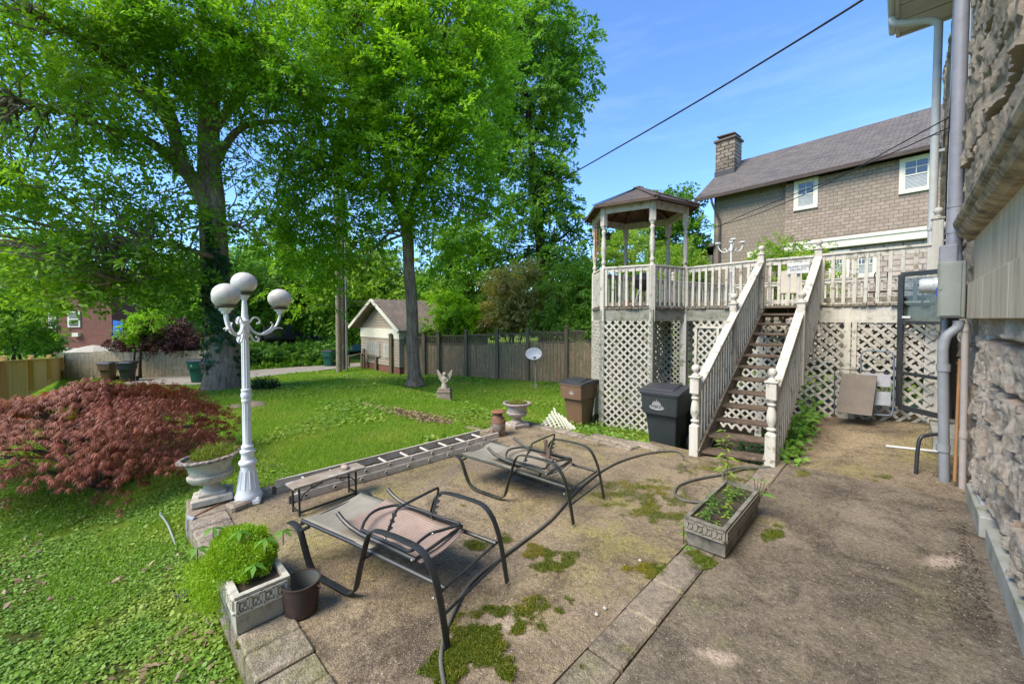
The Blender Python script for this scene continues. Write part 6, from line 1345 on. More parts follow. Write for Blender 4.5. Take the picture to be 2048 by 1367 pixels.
# --- big tree on the left
bt = GT(448, 778)
big = tree('elm_tree', 'largest tree, thick double limbed trunk left of centre with leaning main limbs',
  [(448, 800, 11.35, .50), (447, 770, 11.3, .47), (447, 720, 11.3, .41), (440, 640, 11.3, .36), (432, 560, 11.3, .34), (427, 470, 11.3, .32), (424, 400, 11.3, .31), (418, 340, 11.3, .27), (414, 270, 11.4, .21), (412, 200, 11.5, .18), (405, 90, 11.7, .14), (395, -60, 12, .10)],
  [[(424, 420, 11.2, .26), (395, 372, 11.1, .21), (360, 320, 10.8, .16), (345, 255, 10.6, .15), (290, 190, 10.2, .14), (235, 125, 9.6, .11), (150, 70, 8.8, .08), (60, 20, 8, .05)],
   [(395, 375, 11.1, .15), (350, 325, 10.7, .12), (290, 278, 10.2, .10), (215, 258, 9.6, .08), (130, 222, 9, .05), (20, 200, 8.4, .03)],
   [(428, 400, 11.4, .22), (425, 300, 11.6, .17), (428, 200, 11.8, .14), (440, 80, 12.2, .10), (450, -40, 12.6, .08)],
   [(360, 320, 10.9, .13), (345, 240, 10.9, .12), (322, 190, 10.8, .10), (310, 110, 10.6, .08), (255, 30, 10.2, .06)],
   [(428, 330, 11.5, .12), (470, 265, 11.6, .09), (520, 245, 11.8, .07), (600, 245, 12, .04)],
   [(428, 260, 11.5, .12), (470, 200, 11.4, .10), (520, 155, 11.4, .08), (600, 190, 11.6, .06), (650, 230, 11.8, .04)],
   [(430, 440, 11.2, .10), (480, 455, 10.9, .035), (540, 492, 10.5, .02)],
   [(440, 520, 11.2, .10), (380, 500, 10.4, .06), (300, 480, 9.8, .045), (260, 510, 9.5, .035), (235, 560, 9.3, .02)]],
  [(60, 60, 8.6, 150, 110, 2.0), (230, 70, 9.8, 170, 110, 2.2), (400, 60, 10.6, 170, 130, 2.4), (560, 80, 11.2, 130, 130, 2.0), (80, 210, 8.6, 170, 90, 1.8), (250, 230, 9.8, 150, 80, 1.6), (70, 350, 8.6, 130, 70, 1.4), (200, 400, 9.2, 150, 80, 1.5), (330, 420, 9.9, 80, 70, 1.2), (90, 520, 8.8, 120, 60, 1.3), (240, 520, 9.4, 120, 70, 1.3), (170, 570, 9.0, 110, 36, 1.2), (370, 540, 10.2, 50, 50, 1.0), (90, 622, 9.2, 50, 20, .8), (560, 240, 11.6, 120, 80, 1.6), (520, 340, 11.6, 90, 60, 1.4), (-60, 450, 8.5, 90, 160, 2.0), (300, 570, 9.8, 60, 30, 1.0), (500, 440, 11.4, 80, 60, 1.3), (200, 530, 11, 240, 70, 2.), (300, 330, 10.6, 90, 60, 1.)],
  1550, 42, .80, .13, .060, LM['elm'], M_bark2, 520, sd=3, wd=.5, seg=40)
C, A, N = blob_sprays([(370, 60, 9.6, 120, 60, .9), (300, 20, 9.4, 110, 40, .8), (410, 150, 9.9, 80, 40, .8), (560, 130, 10.4, 90, 70, 1.), (200, 40, 9., 100, 30, .8)], 260, .4); V, F = sprays(C, A, N, 46, .75, .5, .12, .055); npmesh('sunlit_crown', V, F, LM['elmb'], big)  # sunlight on these upper sprays is put in as a brighter leaf colour
# ivy on trunk
k = 1500; zz = RS.rand(k); aa = RS.normal(size=k) * .7 + 4.9; c0 = np.array([D(448 - 12 * z, 765 - 330 * z, 11.3) for z in zz]); rad = .43 - .12 * zz + .02; dv = np.stack([np.cos(aa), np.sin(aa), 0 * aa], -1) @ rotm(0, 0, .9).T; keep = fbm(c0 * 1.3 + dv, 3) > .46
Pv = (c0 + dv * rad[:, None])[keep]; V, F = leaf_arrays(Pv, unit(dv[keep] * .3 + rdir(keep.sum()) * .6 - [0, 0, .5]), dv[keep], np.full(keep.sum(), .13), np.full(keep.sum(), .10)); npmesh('ivy', V, F, LM['ivy'], big)
# --- middle tree
tree('young_elm_tree', 'bright green tree with a single slim straight trunk in the centre of the lawn',
  [(830, 770, 14.4, .25), (829, 745, 14.4, .235), (826, 700, 14.4, .21), (824, 620, 14.4, .205), (818, 540, 14.4, .20), (815, 470, 14.3, .185), (800, 420, 14.2, .13), (780, 360, 14, .13), (770, 280, 13.9, .10), (760, 150, 13.6, .06)],
  [[(815, 475, 14.3, .16), (820, 420, 14.3, .13), (840, 350, 14.3, .10), (860, 250, 14.2, .07), (870, 120, 14, .05)], [(800, 420, 14.2, .10), (750, 370, 13.8, .07), (690, 330, 13.2, .05), (640, 300, 12.8, .03)], [(835, 360, 14.2, .08), (890, 300, 13.8, .06), (940, 240, 13.4, .03)], [(770, 280, 13.9, .06), (720, 180, 13.5, .05), (705, 60, 13.2, .03)]],
  [(740, 60, 13, 130, 110, 2.), (880, 60, 13, 110, 100, 1.8), (960, 130, 13.4, 60, 80, 1.2), (680, 180, 12.8, 90, 80, 1.6), (820, 190, 12.8, 120, 90, 1.8), (940, 250, 13.2, 80, 70, 1.4), (650, 300, 12.8, 80, 60, 1.4), (770, 310, 13, 110, 60, 1.6), (900, 350, 13.4, 90, 70, 1.4), (640, 400, 13.2, 80, 70, 1.3), (900, 450, 14, 70, 60, 1.2), (620, 500, 13.6, 80, 60, 1.2), (700, 470, 14, 60, 50, 1.), (760, 440, 14.6, 40, 50, .8), (890, 520, 14.4, 40, 30, .8), (960, 400, 13.8, 50, 60, 1.), (680, -60, 13, 120, 60, 1.5), (860, -60, 13, 120, 60, 1.5), (560, 450, 13.4, 50, 70, 1.), (700, 540, 14.2, 60, 30, .8), (620, 580, 14, 60, 30, .8), (990, 60, 13.6, 40, 90, 1.), (800, 370, 12.9, 80, 40, .9), (850, 420, 13.2, 50, 30, .7), (760, 400, 13, 50, 40, .8), (820, 250, 12.4, 90, 60, 1.)],
  2250, 46, .85, .15, .066, LM['elmb'], M_bark, 260, sd=8, wd=.5)
# --- tall trees to the right of it
tree('tall_oak_tree', 'tall darker green tree edging the blue sky, right of the bright tree',
  [(1092, 700, 21, .35), (1090, 620, 21, .32), (1085, 520, 21, .28), (1070, 400, 21, .22), (1060, 260, 21, .16), (1040, 100, 21, .10)], [[(1072, 410, 21, .12), (1110, 330, 21, .08), (1140, 280, 21, .05)], [(1062, 280, 21, .10), (1110, 180, 21, .07), (1160, 110, 21, .04)], [(1085, 500, 21, .12), (1130, 470, 21, .06), (1160, 440, 21, .04)]],
  [(1080, 60, 21, 75, 85, 2.), (1150, 90, 21, 45, 60, 1.2), (1060, 190, 21, 75, 80, 2.), (1120, 210, 21, 55, 60, 1.6), (1150, 150, 21, 40, 40, 1.), (1050, 310, 21, 65, 60, 1.8), (1105, 300, 21, 40, 50, 1.3), (1060, 420, 21, 60, 55, 1.6), (1110, 430, 21, 60, 50, 1.6), (1120, 520, 21, 70, 60, 1.8), (1060, 540, 21, 55, 50, 1.5), (1140, 590, 21, 60, 50, 1.6), (1000, 480, 21, 40, 60, 1.4), (1090, 360, 21, 55, 40, 1.4), (990, 250, 21.5, 50, 120, 1.8), (1010, 60, 21.5, 60, 100, 1.8)],
  1500, 40, .9, .20, .10, LM['dark'], M_barkd, 160, sd=12, wd=.5)
def bush(name, label, blobs, n, nleaf, ln, L, W, leaf, trunkpx=None, bark=None, cat='shrub', sd=1, group=None, shell=.5, curl=.15, flat=.6):
    rs = np.random.RandomState(sd); c = D(*blobs[0][:3]); g = DT(blobs[0][0], blobs[0][2]); t = thing(name, label, cat, g, 0, group)
    paths = []
    for b_ in blobs:
        e = D(b_[0], b_[1], b_[2]); s = g + rs.normal(size=3) * [.1, .1, 0]; dd = np.linalg.norm(e - s); P = np.array(smoothpath([s, s * .6 + e * .4 + rs.normal(size=3) * .06 * dd, e], 4)); paths.append((P, np.linspace(.02 + .02 * dd, .012, len(P))))
    V, F = tubes_np(paths, 7); npmesh('trunk' if cat == 'tree' else 'stems', V, F, bark or M_barkd, t, smooth=True)
    C, A, N = blob_sprays(blobs, n, shell, rs, flat=flat); V, F = sprays(C, A, N, nleaf, ln, .5, L, W, rs, curl=curl); npmesh('crown' if cat == 'tree' else 'foliage', V, F, leaf, t); return t
bg_ = 'background trees beyond the fences'
T = [
 ('tree', 'small bright sapling in front of the garage roof', [(915, 630, 18, 45, 32, .8), (875, 655, 17.6, 25, 14, .5), (940, 655, 17.8, 35, 20, .5), (890, 600, 18.5, 30, 20, .6)], 260, 40, .5, .13, .06, LM['elmb']),
 ('magnolia_tree', 'yellowish brown magnolia with dark branches behind the brown fence', [(1030, 580, 18, 65, 50, 1.5), (1060, 630, 18, 70, 40, 1.4), (1000, 640, 18, 45, 35, 1.2), (1040, 545, 18, 40, 25, 1.)], 420, 34, .5, .17, .065, LM['magn']),
 ('tree', 'lime green shrubby tree between the magnolia and the gazebo', [(1120, 575, 17, 45, 40, 1.2), (1150, 640, 16.5, 50, 40, 1.2), (1105, 640, 17, 40, 40, 1.), (1170, 590, 17, 35, 50, 1.)], 380, 36, .5, .12, .055, LM['light']),
 ('tree', 'mid green tree rising directly behind the brown fence left of the magnolia', [(950, 560, 22, 60, 60, 2.), (980, 620, 21, 50, 40, 1.5), (890, 560, 22, 50, 40, 1.5), (930, 490, 22.5, 60, 50, 2.)], 520, 36, .8, .20, .10, LM['mid']),
 ('tree', 'pale yellow green tree seen through the gazebo posts', [(1270, 500, 19, 60, 50, 1.6), (1290, 560, 18, 70, 50, 1.6), (1225, 540, 19, 40, 60, 1.4), (1240, 600, 18, 50, 40, 1.4), (1330, 590, 17.5, 50, 40, 1.2)], 620, 36, .5, .14, .065, LM['light']),
 ('tree', 'dark green tree top rising behind the gazebo roof', [(1340, 420, 22, 48, 42, 1.5), (1365, 480, 22, 35, 50, 1.4), (1310, 450, 22, 40, 50, 1.4), (1225, 470, 23, 40, 30, 1.2), (1350, 540, 21, 50, 50, 1.4)], 560, 36, .7, .18, .10, LM['dark']),
 ('tree', 'light green tree crown above the garage, left of the slim trunk', [(770, 560, 26, 60, 60, 2.5), (720, 540, 26, 60, 70, 2.5), (690, 590, 24, 50, 60, 2.), (780, 620, 24, 40, 40, 1.5)], 600, 34, 1., .24, .12, LM['light']),
 ('tree', 'tall spreading mid green tree behind the hedge', [(620, 560, 25, 80, 70, 2.5), (560, 600, 24, 60, 50, 2.), (660, 620, 24, 50, 45, 2.), (540, 530, 26, 80, 60, 2.5), (600, 640, 24, 40, 30, 1.2)], 750, 34, 1., .24, .12, LM['mid']),
 ('tree', 'deep shaded green tree behind the lamp globes', [(520, 600, 22, 60, 60, 2.), (480, 560, 21, 60, 60, 2.), (380, 600, 22, 50, 50, 2.), (350, 560, 22, 50, 60, 2.), (375, 650, 21, 30, 30, 1.2)], 800, 34, .9, .2, .1, LM['dark']),
 ('tree', 'broad dark green tree behind the brick house at far left', [(40, 570, 34, 90, 70, 2.5), (-70, 600, 18, 60, 110, 2.5), (130, 590, 34, 70, 60, 2.), (230, 600, 34, 70, 60, 2.), (90, 500, 34, 110, 50, 2.5), (300, 620, 34, 60, 60, 2.5)], 850, 34, .9, .2, .1, LM['mid']),
 ('tree', 'leafy green tree hanging low over the new pine fence', [(20, 660, 15, 55, 50, 1.2), (-30, 620, 15, 60, 70, 1.5), (60, 620, 15.5, 40, 25, 1.)], 330, 36, .55, .13, .06, LM['mid']),
 ('tree', 'hazy bright tree far beyond the garage roof', [(850, 590, 33, 70, 40, 3.), (920, 600, 33, 60, 30, 3.)], 300, 34, 1.2, .3, .15, LM['light']),
 ('tree', 'distant tree filling the gap left of the slim trunk', [(740, 660, 33, 50, 50, 3.), (680, 650, 33, 60, 50, 3.), (600, 690, 30, 90, 25, 3.)], 420, 34, 1.2, .3, .15, LM['mid']),
]
for i, (nm, lb, bl, n, nl, ln, L_, W_, lf) in enumerate(T): bush(nm, lb, bl, n, nl, ln, L_, W_, lf, cat='tree', sd=20 + i, group=bg_)
# far wood closing the horizon
rs = np.random.RandomState(77); bl = []
for x in range(-500, 1500, 90): bl.append((x, 640 - 30 * rs.rand(), 60 + 10 * rs.rand(), 90, 75, 5))
C, A, N = blob_sprays(bl, 2200, .4, rs); V, F = sprays(C, A, N, 26, 2.2, .6, .9, .5, rs); o = npmesh('far_wood', V, F, LM['mid']); stuff(o, 'far wood of green trees along the horizon', 'wood')
# right side beyond deck
bush('crape_myrtle', 'bright green crape myrtle behind the deck railing, right of the gate', [(1560, 500, 13.5, 50, 28, .7), (1600, 530, 13.3, 55, 35, .7), (1530, 510, 13.5, 30, 25, .5), (1640, 560, 13., 45, 50, .6), (1600, 580, 13, 60, 40, .6), (1635, 510, 13.2, 25, 25, .5)], 380, 30, .28, .075, .04, LM['light'], sd=41)
bush('crape_myrtle', 'bright green crape myrtle behind the gazebo corner of the deck', [(1350, 510, 15, 42, 28, .8), (1385, 530, 15, 25, 22, .6), (1350, 560, 14.6, 60, 45, .8), (1300, 560, 15, 45, 45, .8)], 340, 30, .3, .085, .04, LM['light'], sd=42)
bush('magnolia_tree', 'bushy green tree rising left of the gazebo beyond the fence', [(1195, 590, 16, 35, 60, 1.), (1160, 560, 17, 40, 40, 1.2), (1190, 650, 15.5, 30, 45, .9)], 260, 34, .5, .14, .07, LM['mid'], cat='tree', sd=43)
# left: purple bush, hedge, house plantings
bush('purple_shrub', 'dark purple leaved shrub rising behind the grey fence', [(320, 660, 16.5, 55, 30, 1.1), (280, 680, 16.3, 50, 22, 1.), (360, 680, 16.5, 35, 22, 1.), (330, 690, 16.2, 70, 16, .9)], 420, 30, .4, .12, .045, LM['purple'], sd=51)
bush('green_shrub', 'leafy green shrub draped over the grey fence before the purple one', [(272, 662, 15.6, 18, 28, .5), (292, 642, 15.6, 28, 18, .6)], 80, 34, .4, .11, .05, LM['elmb'], sd=52)
bush('green_shrub', 'dark green shrub at the foot of the brick house', [(85, 690, 19, 30, 18, .8)], 100, 30, .4, .12, .06, LM['dark'], sd=53)
h = thing('hedge', 'long rounded green hedge along the alley behind the big trunk', 'hedge', GT(560, 738)); rs = np.random.RandomState(61); bl = [(x, 708 - 5 * math.sin(x * .03), 18.6 + (x - 450) * .0145, 34, 24, .9) for x in range(440, 661, 22)]
C, A, N = blob_sprays(bl, 900, .7, rs, flat=.4); V, F = sprays(C, A, N, 34, .32, .6, .11, .06, rs); npmesh('foliage', V, F, LM['hedge'], h)
bl = [(x, 738 - (x - 450) * .055, 18.0 + (x - 450) * .0145, 22, 9, .3) for x in range(450, 665, 18)]; C, A, N = blob_sprays(bl, 300, .5, rs, flat=.2); V, F = sprays(C, A, N, 24, .35, .4, .2, .035, rs); npmesh('undergrowth', V, F, LM['mid'], h)
paths = [(np.array([DT(x, 18.6 + (x - 450) * .0145), DT(x, 18.6 + (x - 450) * .0145) + [0, 0, .8]]), [.05, .03]) for x in range(445, 660, 20)]; V, F = tubes_np(paths, 6); npmesh('stems', V, F, M_barkd, h)
bush('low_shrub', 'small dark spiky shrub in the lawn right of the big trunk', [(532, 773, 11, 22, 18, .3)], 90, 24, .16, .09, .022, LM['ivy'], sd=62, flat=.1)
bush('low_shrub', 'tiny grassy tuft left of the big trunk base', [(392, 790, 11.2, 12, 8, .2)], 30, 24, .16, .10, .02, LM['ivy'], sd=63, flat=.1)
# --- red japanese maple
mp_ = thing('japanese_maple', 'wide weeping japanese maple with lacy dark red leaves', 'tree', GT(215, 975)); rs = np.random.RandomState(31)
bl = [(215, 860, 4.95, 180, 100, 1.15)]; g0_ = GT(215, 975); cen = D(186, 880, 4.95)
tiers = []
for k in range(1250):
    a = rs.rand() * 2 * math.pi; e = rs.rand() ** .7; th = e * math.pi * .52; r = (.86 + .16 * rs.rand()); v = np.array([math.cos(a) * math.sin(th), math.sin(a) * math.sin(th), math.cos(th)]); sx, sy, sz = 1.33, 1.12, .74
    n_ = 1 + .16 * (vnoise(np.array([[v[0] * 3 + 5, v[1] * 3, v[2] * 3]]))[0] - .5) * 2
    P = cen + Rr * v[0] * sx * r * n_ + Fh * v[1] * sy * r * n_ + Zz * (v[2] * sz * r * n_ - .02); out_ = unit(Rr * v[0] + Fh * v[1] + Zz * .0 + 1e-6); tiers.append((P, out_))
Cn = np.array([q[0] for q in tiers]); On = np.array([q[1] for q in tiers]); extra = cen + (np.stack([rs.rand(260) * 2 - 1, rs.rand(260) * 2 - 1, rs.rand(260) * .7 - .35], -1)) @ np.stack([Rr * 1.1, Fh * .9, Zz * 1.2]); Cn = np.concatenate([Cn, extra]); On = np.concatenate([On, unit(extra - cen) * [1, 1, .2]])
kp = (fbm(Cn * [2.2, 2.2, 5.5] + 3, 3) > .385) | (np.arange(len(Cn)) % 7 == 0); Cn = Cn[kp]; On = On[kp]
nl = 9; C = np.repeat(Cn, nl, 0); O = np.repeat(On, nl, 0); k = len(C); side = unit(np.cross(O, [0, 0, 1.])); t_ = rs.rand(k, 1); s_ = rs.rand(k, 1) * 2 - 1
Lp = C + O * (t_ * .42 - .16) + side * s_ * .13 * (1 - .5 * t_) + np.array([0, 0, 1.]) * (-.14 * t_ ** 2 + .02 * rs.normal(size=(k, 1)))
lobe = 9; Lp = np.repeat(Lp, lobe, 0); O2 = np.repeat(O, lobe, 0); S2 = np.repeat(side, lobe, 0); ang_ = np.tile(np.linspace(-1.5, 1.5, lobe), k)[:, None] + np.repeat(rs.normal(size=(k, 1)) * .5, lobe, 0); d = unit(O2 * np.cos(ang_) + S2 * np.sin(ang_) - np.array([0, 0, 1.]) * (.45 + .3 * rs.rand(k * lobe, 1))); nn = unit(np.array([0, 0, 1.]) + O2 * .5 + rs.normal(size=(k * lobe, 3)) * .2)
V, F = leaf_arrays(Lp, d, nn, (.055 + .040 * rs.rand(k * lobe)) * (1 - .25 * np.abs(ang_[:, 0]) / 2), np.full(k * lobe, .0068), .35); npmesh('crown', V, F, LM['red'], mp_)
paths = []
for i in range(46):
    c = Cn[rs.randint(len(Cn))] - [0, 0, .06]; s = g0_ + [0, 0, .0]; m_ = s * .5 + c * .5 + [0, 0, .18] + rs.normal(size=3) * .1; P = np.array(smoothpath([s, s * .8 + m_ * .2 + rs.normal(size=3) * .03, m_, c * .7 + m_ * .3 + rs.normal(size=3) * .07, c], 4)); paths.append((P, np.linspace(.028, .004, len(P))))
V, F = tubes_np(paths, 6); npmesh('branches', V, F, barkmat('maple_bark', (.20, .16, .13), (.11, .09, .075), (.25, .2, .16)), mp_, smooth=True)
trunk_mesh('trunk', [tuple(g0_ - [0, 0, .05]) + (.09,), tuple(g0_ + [.02, .02, .2]) + (.065,), tuple(g0_ + [0, .03, .42]) + (.05,)], M_barkd, mp_, seg=12)
# ------------------------------------------------------------------ ground plants
def in_patio(x, y): return (x > -5.2) & (x < 1.2) & (y > .48) & (y < 5.48) | (x > -2.95) & (x < 1.2) & (y >= 5.4) & (y < 6.0) | (x > -1.3) & (y > -3)
def scatter(n, d0, d1, u0, u1, rs, pw=1.):
    d = (d0 ** pw + (d1 ** pw - d0 ** pw) * rs.rand(n)) ** (1 / pw); u = u0 + (u1 - u0) * rs.rand(n); lat = u * d
    x = lat * Rr[0] + d * Fh[0]; y = lat * Rr[1] + d * Fh[1]; return x, y
def round_arrays(P, dirv, nrm_, Ls, Ws, fold=.1):
    side = unit(np.cross(dirv, nrm_)); n = unit(np.cross(side, dirv)); Ls = np.asarray(Ls)[:, None]; Ws = np.asarray(Ws)[:, None]
    V = np.stack([P, P + dirv * Ls * .22 + side * Ws * .48 + n * Ws * fold, P + dirv * Ls * .68 + side * Ws * .45 + n * Ws * fold, P + dirv * Ls, P + dirv * Ls * .68 - side * Ws * .45 + n * Ws * fold, P + dirv * Ls * .22 - side * Ws * .48 + n * Ws * fold], 1).reshape(-1, 3)
    return V, np.arange(len(P) * 6).reshape(-1, 6)
AP = np.array([a[:2] for a in A_AL] + [a[:2] for a in B_AL][::-1])
def in_poly(x, y, P):
    c = np.zeros(len(x), bool); j = len(P) - 1
    for i in range(len(P)):
        xi, yi = P[i]; xj, yj = P[j]; c ^= ((yi > y) != (yj > y)) & (x < (xj - xi) * (y - yi) / (yj - yi + 1e-12) + xi); j = i
    return c
def ground_leaves(name, n, d0, d1, u0, u1, L, W, m, rs, up=.3, test=None, pw=1., dens=None, zoff=.0, label=None, blade=False, tall=None):
    x, y = scatter(n, d0, d1, u0, u1, rs, pw); k = ~in_patio(x, y) & ~in_poly(x, y, AP) & ~((not name.startswith('weeds')) & in_poly(x, y, DECKP))
    if test is not None: k &= test(x, y)
    x = x[k]; y = y[k]
    if dens is not None:
        q = fbm(np.stack([x * dens[0], y * dens[0], x * 0 + 9.1], -1), 3); kk = q > dens[1] + .08 * rs.rand(len(q)); x = x[kk]; y = y[kk]
    z = terr(x, y) + zoff; P = np.stack([x, y, z], -1); n_ = len(x)
    if blade:
        d = unit(rs.normal(size=(n_, 3)) * [.45, .45, 0] + [0, 0, 1.]); s = unit(np.cross(d, rdir(n_, rs))); h = (L * (.5 + rs.rand(n_)))[:, None]; w_ = W
        V = np.stack([P - s * w_ / 2, P + s * w_ / 2, P + d * h], 1).reshape(-1, 3); F = np.arange(n_ * 3).reshape(-1, 3)
    else:
        P[:, 2] += rs.rand(n_) * (tall or .03); q_ = .45 + 1.1 * rs.rand(n_) ** 1.5; V, F = (round_arrays if m is M_clover else leaf_arrays)(P, unit(rdir(n_, rs) * [1, 1, .25] + [0, 0, .08]), unit(np.array([0, 0, 1.]) + rs.normal(size=(n_, 3)) * up), L * q_, W * q_ * (.7 + .5 * rs.rand(n_)))
    return stuff(npmesh(name, V, F, m), label, 'ground cover' if not blade else 'grass')
rs = np.random.RandomState(90)
nearleft = lambda x, y: (y < 1.6) & (x > -9) 
ground_leaves('ground_cover', 330000, 1.2, 6.5, -1.8, -.3, .0155, .0155, M_clover, rs, .45, nearleft, 1.35, (3., .29), label='dense round leaved ground cover in the left foreground', tall=.022)
ground_leaves('ground_cover', 16000, 1.3, 7.5, -1.7, -.2, .026, .025, M_clover, rs, .4, nearleft, 1.3, (1.1, .38), label='larger leaved weeds scattered through the ground cover at left', tall=.05)
ground_leaves('leaf_litter', 9000, 1.3, 6, -1.6, -.3, .05, .02, M_litter, rs, .5, lambda x, y: (y < .6) & (x > -6.5), 1.3, (1.3, .46), label='brown leaf litter along the outer side of the edge blocks', tall=.04)
ground_leaves('lawn_grass', 230000, 1.8, 9.5, -1.5, .4, .05, .007, M_grass, rs, test=lambda x, y: (y > .9) | (x < -6.5) | ((fbm(np.stack([x * .8, y * .8, x * 0], -1), 3) > .55) & (x < -4)), blade=True, pw=1.6, label='short green lawn grass nearest the camera')
ground_leaves('lawn_grass', 230000, 9, 22, -1.4, .45, .05, .02, M_grass, rs, blade=True, pw=1.5, label='short green lawn grass toward the fences')
ground_leaves('lawn_weeds', 60000, 4.5, 18, -1.2, .4, .06, .05, M_clover, rs, .35, lambda x, y: y > .2, 1.4, (.8, .48), label='broad leaved weeds growing through the lawn', tall=.05)
ground_leaves('weeds', 5000, 6.5, 10, .1, .6, .07, .04, M_clover, rs, .6, lambda x, y: (x > -5.5) & (y > 5.9), 1., (1.5, .45), label='weeds and seedlings in the dirt around the lattice base', tall=.10)
ground_leaves('leaf_litter', 1500, 5.8, 9, -.1, .5, .06, .03, M_litter, rs, .5, lambda x, y: (x > -5.) & (y > 5.4) & (y < 8), 1., None, label='dead leaves in the dirt in front of the lattice panel', tall=.02)
# leaves along the lawn edging
tt = rs.rand(520); P = np.array([GT(785 + 100 * q + rs.normal() * 14, 822 + 24 * q + rs.normal() * 2.5) for q in tt]); P[:, 0] += rs.normal(size=len(P)) * .12; V, F = leaf_arrays(P + [0, 0, .04] * 1, unit(rdir(len(P), rs) * [1, 1, .3]), unit(np.array([0, 0, 1.]) + rs.normal(size=(len(P), 3)) * .6), np.full(len(P), .085), np.full(len(P), .03)); stuff(npmesh('leaf_litter', V, F, M_litter), 'heap of dry tan leaves beside the sunken brick edging', 'leaves')
# moss patches on the patio
mo = [(1100, 1110, 40, 25), (985, 1290, 75, 55), (1065, 1235, 48, 32), (905, 1335, 50, 40), (1300, 1008, 58, 32), (1285, 975, 60, 12), (1215, 995, 26, 14), (1130, 1208, 25, 14), (1290, 1140, 40, 12), (508, 1288, 26, 18), (960, 1090, 30, 8), (1005, 1075, 16, 8), (1430, 935, 62, 14), (1480, 955, 35, 8), (1255, 1300, 14, 8), (1165, 1335, 16, 9), (1395, 1120, 30, 14), (1545, 1075, 18, 14), (1600, 945, 20, 6), (930, 1010, 10, 4), (1560, 1060, 14, 10), (1760, 955, 20, 6)]
Pm = []
for i, (cx, cy, rx, ry) in enumerate(mo):
    n = int(rx * ry * 13) + 200; a = rs.rand(n) * 2 * np.pi; r = rs.rand(n) ** .55 * 1.45; X_ = cx + rx * r * np.cos(a); Y_ = cy + ry * r * np.sin(a); q = np.array([G(x, y, .004) for x, y in zip(X_, Y_)]); f = fbm(q * 11 + i, 4); keep = f + .16 * rs.rand(n) - .08 > .47 + .16 * (r - .6); Pm.append(q[keep])
Pm = np.concatenate(Pm); k = len(Pm); V, F = leaf_arrays(Pm + rs.rand(k, 1) * [0, 0, .008], unit(rs.normal(size=(k, 3)) * [.8, .8, .2] + [0, 0, .8]), rdir(k, rs), .006 + .008 * rs.rand(k), np.full(k, .005), .2); stuff(npmesh('moss', V, F, M_moss), 'patches of bright green moss growing on the patio concrete', 'moss')
# grit and small stones on the patio and walk
n = 2600; x = np.concatenate([rs.uniform(-4.9, -1.3, n), rs.uniform(-1., .5, n)]); y = np.concatenate([rs.uniform(.8, 5.2, n), rs.uniform(.5, 8., n)]); z = np.concatenate([np.zeros(n), walkz(x[n:], y[n:])]) + .001
s = .003 + .006 * rs.rand(2 * n) ** 3; o8 = np.array([[1, 0, 0], [0, 1, 0], [-1, 0, 0], [0, -1, 0], [0, 0, .8]]); V = (np.stack([x, y, z], -1)[:, None] + o8[None] * s[:, None, None] * (.7 + .6 * rs.rand(2 * n, 5, 1))).reshape(-1, 3); I = np.arange(2 * n)[:, None, None] * 5; F = (I + np.array([[0, 1, 4], [1, 2, 4], [2, 3, 4], [3, 0, 4]])[None]).reshape(-1, 3); stuff(npmesh('grit', V, F, mat('grit_stone', (.34, .29, .23), (.16, .13, .10), sc=60, bump=0)), 'fine grit and pebbles scattered over the concrete', 'grit')
# urn moss
def tuft(par, c, rx, ry, h, n, m, L, W, rs=rs, dome=.04, name='moss', rz=0.):
    a = rs.rand(n) * 2 * np.pi; r = np.sqrt(rs.rand(n)); X_ = rx * r * np.cos(a); Y_ = ry * r * np.sin(a); Rz = rotm(0, 0, rz); P = np.stack([X_, Y_, dome * (1 - r ** 2) + rs.rand(n) * .01], -1) @ Rz.T + np.array(c); V, F = leaf_arrays(P, unit(rs.normal(size=(n, 3)) * .5 + [0, 0, .9]), rdir(n, rs), L * (.5 + rs.rand(n)), np.full(n, W), .2); return npmesh(name, V, F, m, par)
M_urnm = leafmat('urn_moss', (.14, .18, .02), (.28, .32, .05), (.20, .24, .03), .3, big=4)
tuft(u1, U1 + [-.02, .02, .49], .20, .20, .04, 5000, M_urnm, .022, .008, dome=.05); tuft(u1, U1 + [-.02, .02, .50], .19, .19, .04, 350, M_urnm, .07, .006, dome=.05, name='sprouts')
tuft(u2, U2 + [0, 0, .42], .17, .17, .03, 1200, M_urnm, .02, .01, dome=.02)
# sedum in the white planter: mound spilling over the left side
k = 15000; a = rs.rand(k); Pc = np.array([-3.20, .62, .26]); v = rdir(k, rs); v[:, 2] = np.abs(v[:, 2]); n1 = .8 + .4 * vnoise(v * 4); P = Pc + v * np.array([.34, .20, .17]) * (n1 * (.85 + .15 * rs.rand(k)))[:, None]
k2 = 9000; Q = np.stack([rs.uniform(-3.62, -2.95, k2), .50 - np.abs(rs.normal(size=k2)) * .07, .30 - rs.rand(k2) * .50], -1); Q[:, 1] -= .05 * np.sin((Q[:, 2]) * 9) ; keep = fbm(Q * 6, 3) > .42; P = np.concatenate([P, Q[keep]]); k = len(P)
cl = P + rs.normal(size=(k, 3)) * .006; V, F = leaf_arrays(cl, unit(rs.normal(size=(k, 3)) * .6 + [0, -.15, .7]), rdir(k, rs), .014 + .014 * rs.rand(k), np.full(k, .007), .1)
M_sed = leafmat('sedum_leaf', (.18, .32, .012), (.34, .55, .03), (.30, .42, .02), .4, big=6); npmesh('sedum', V, F, M_sed, PLA)
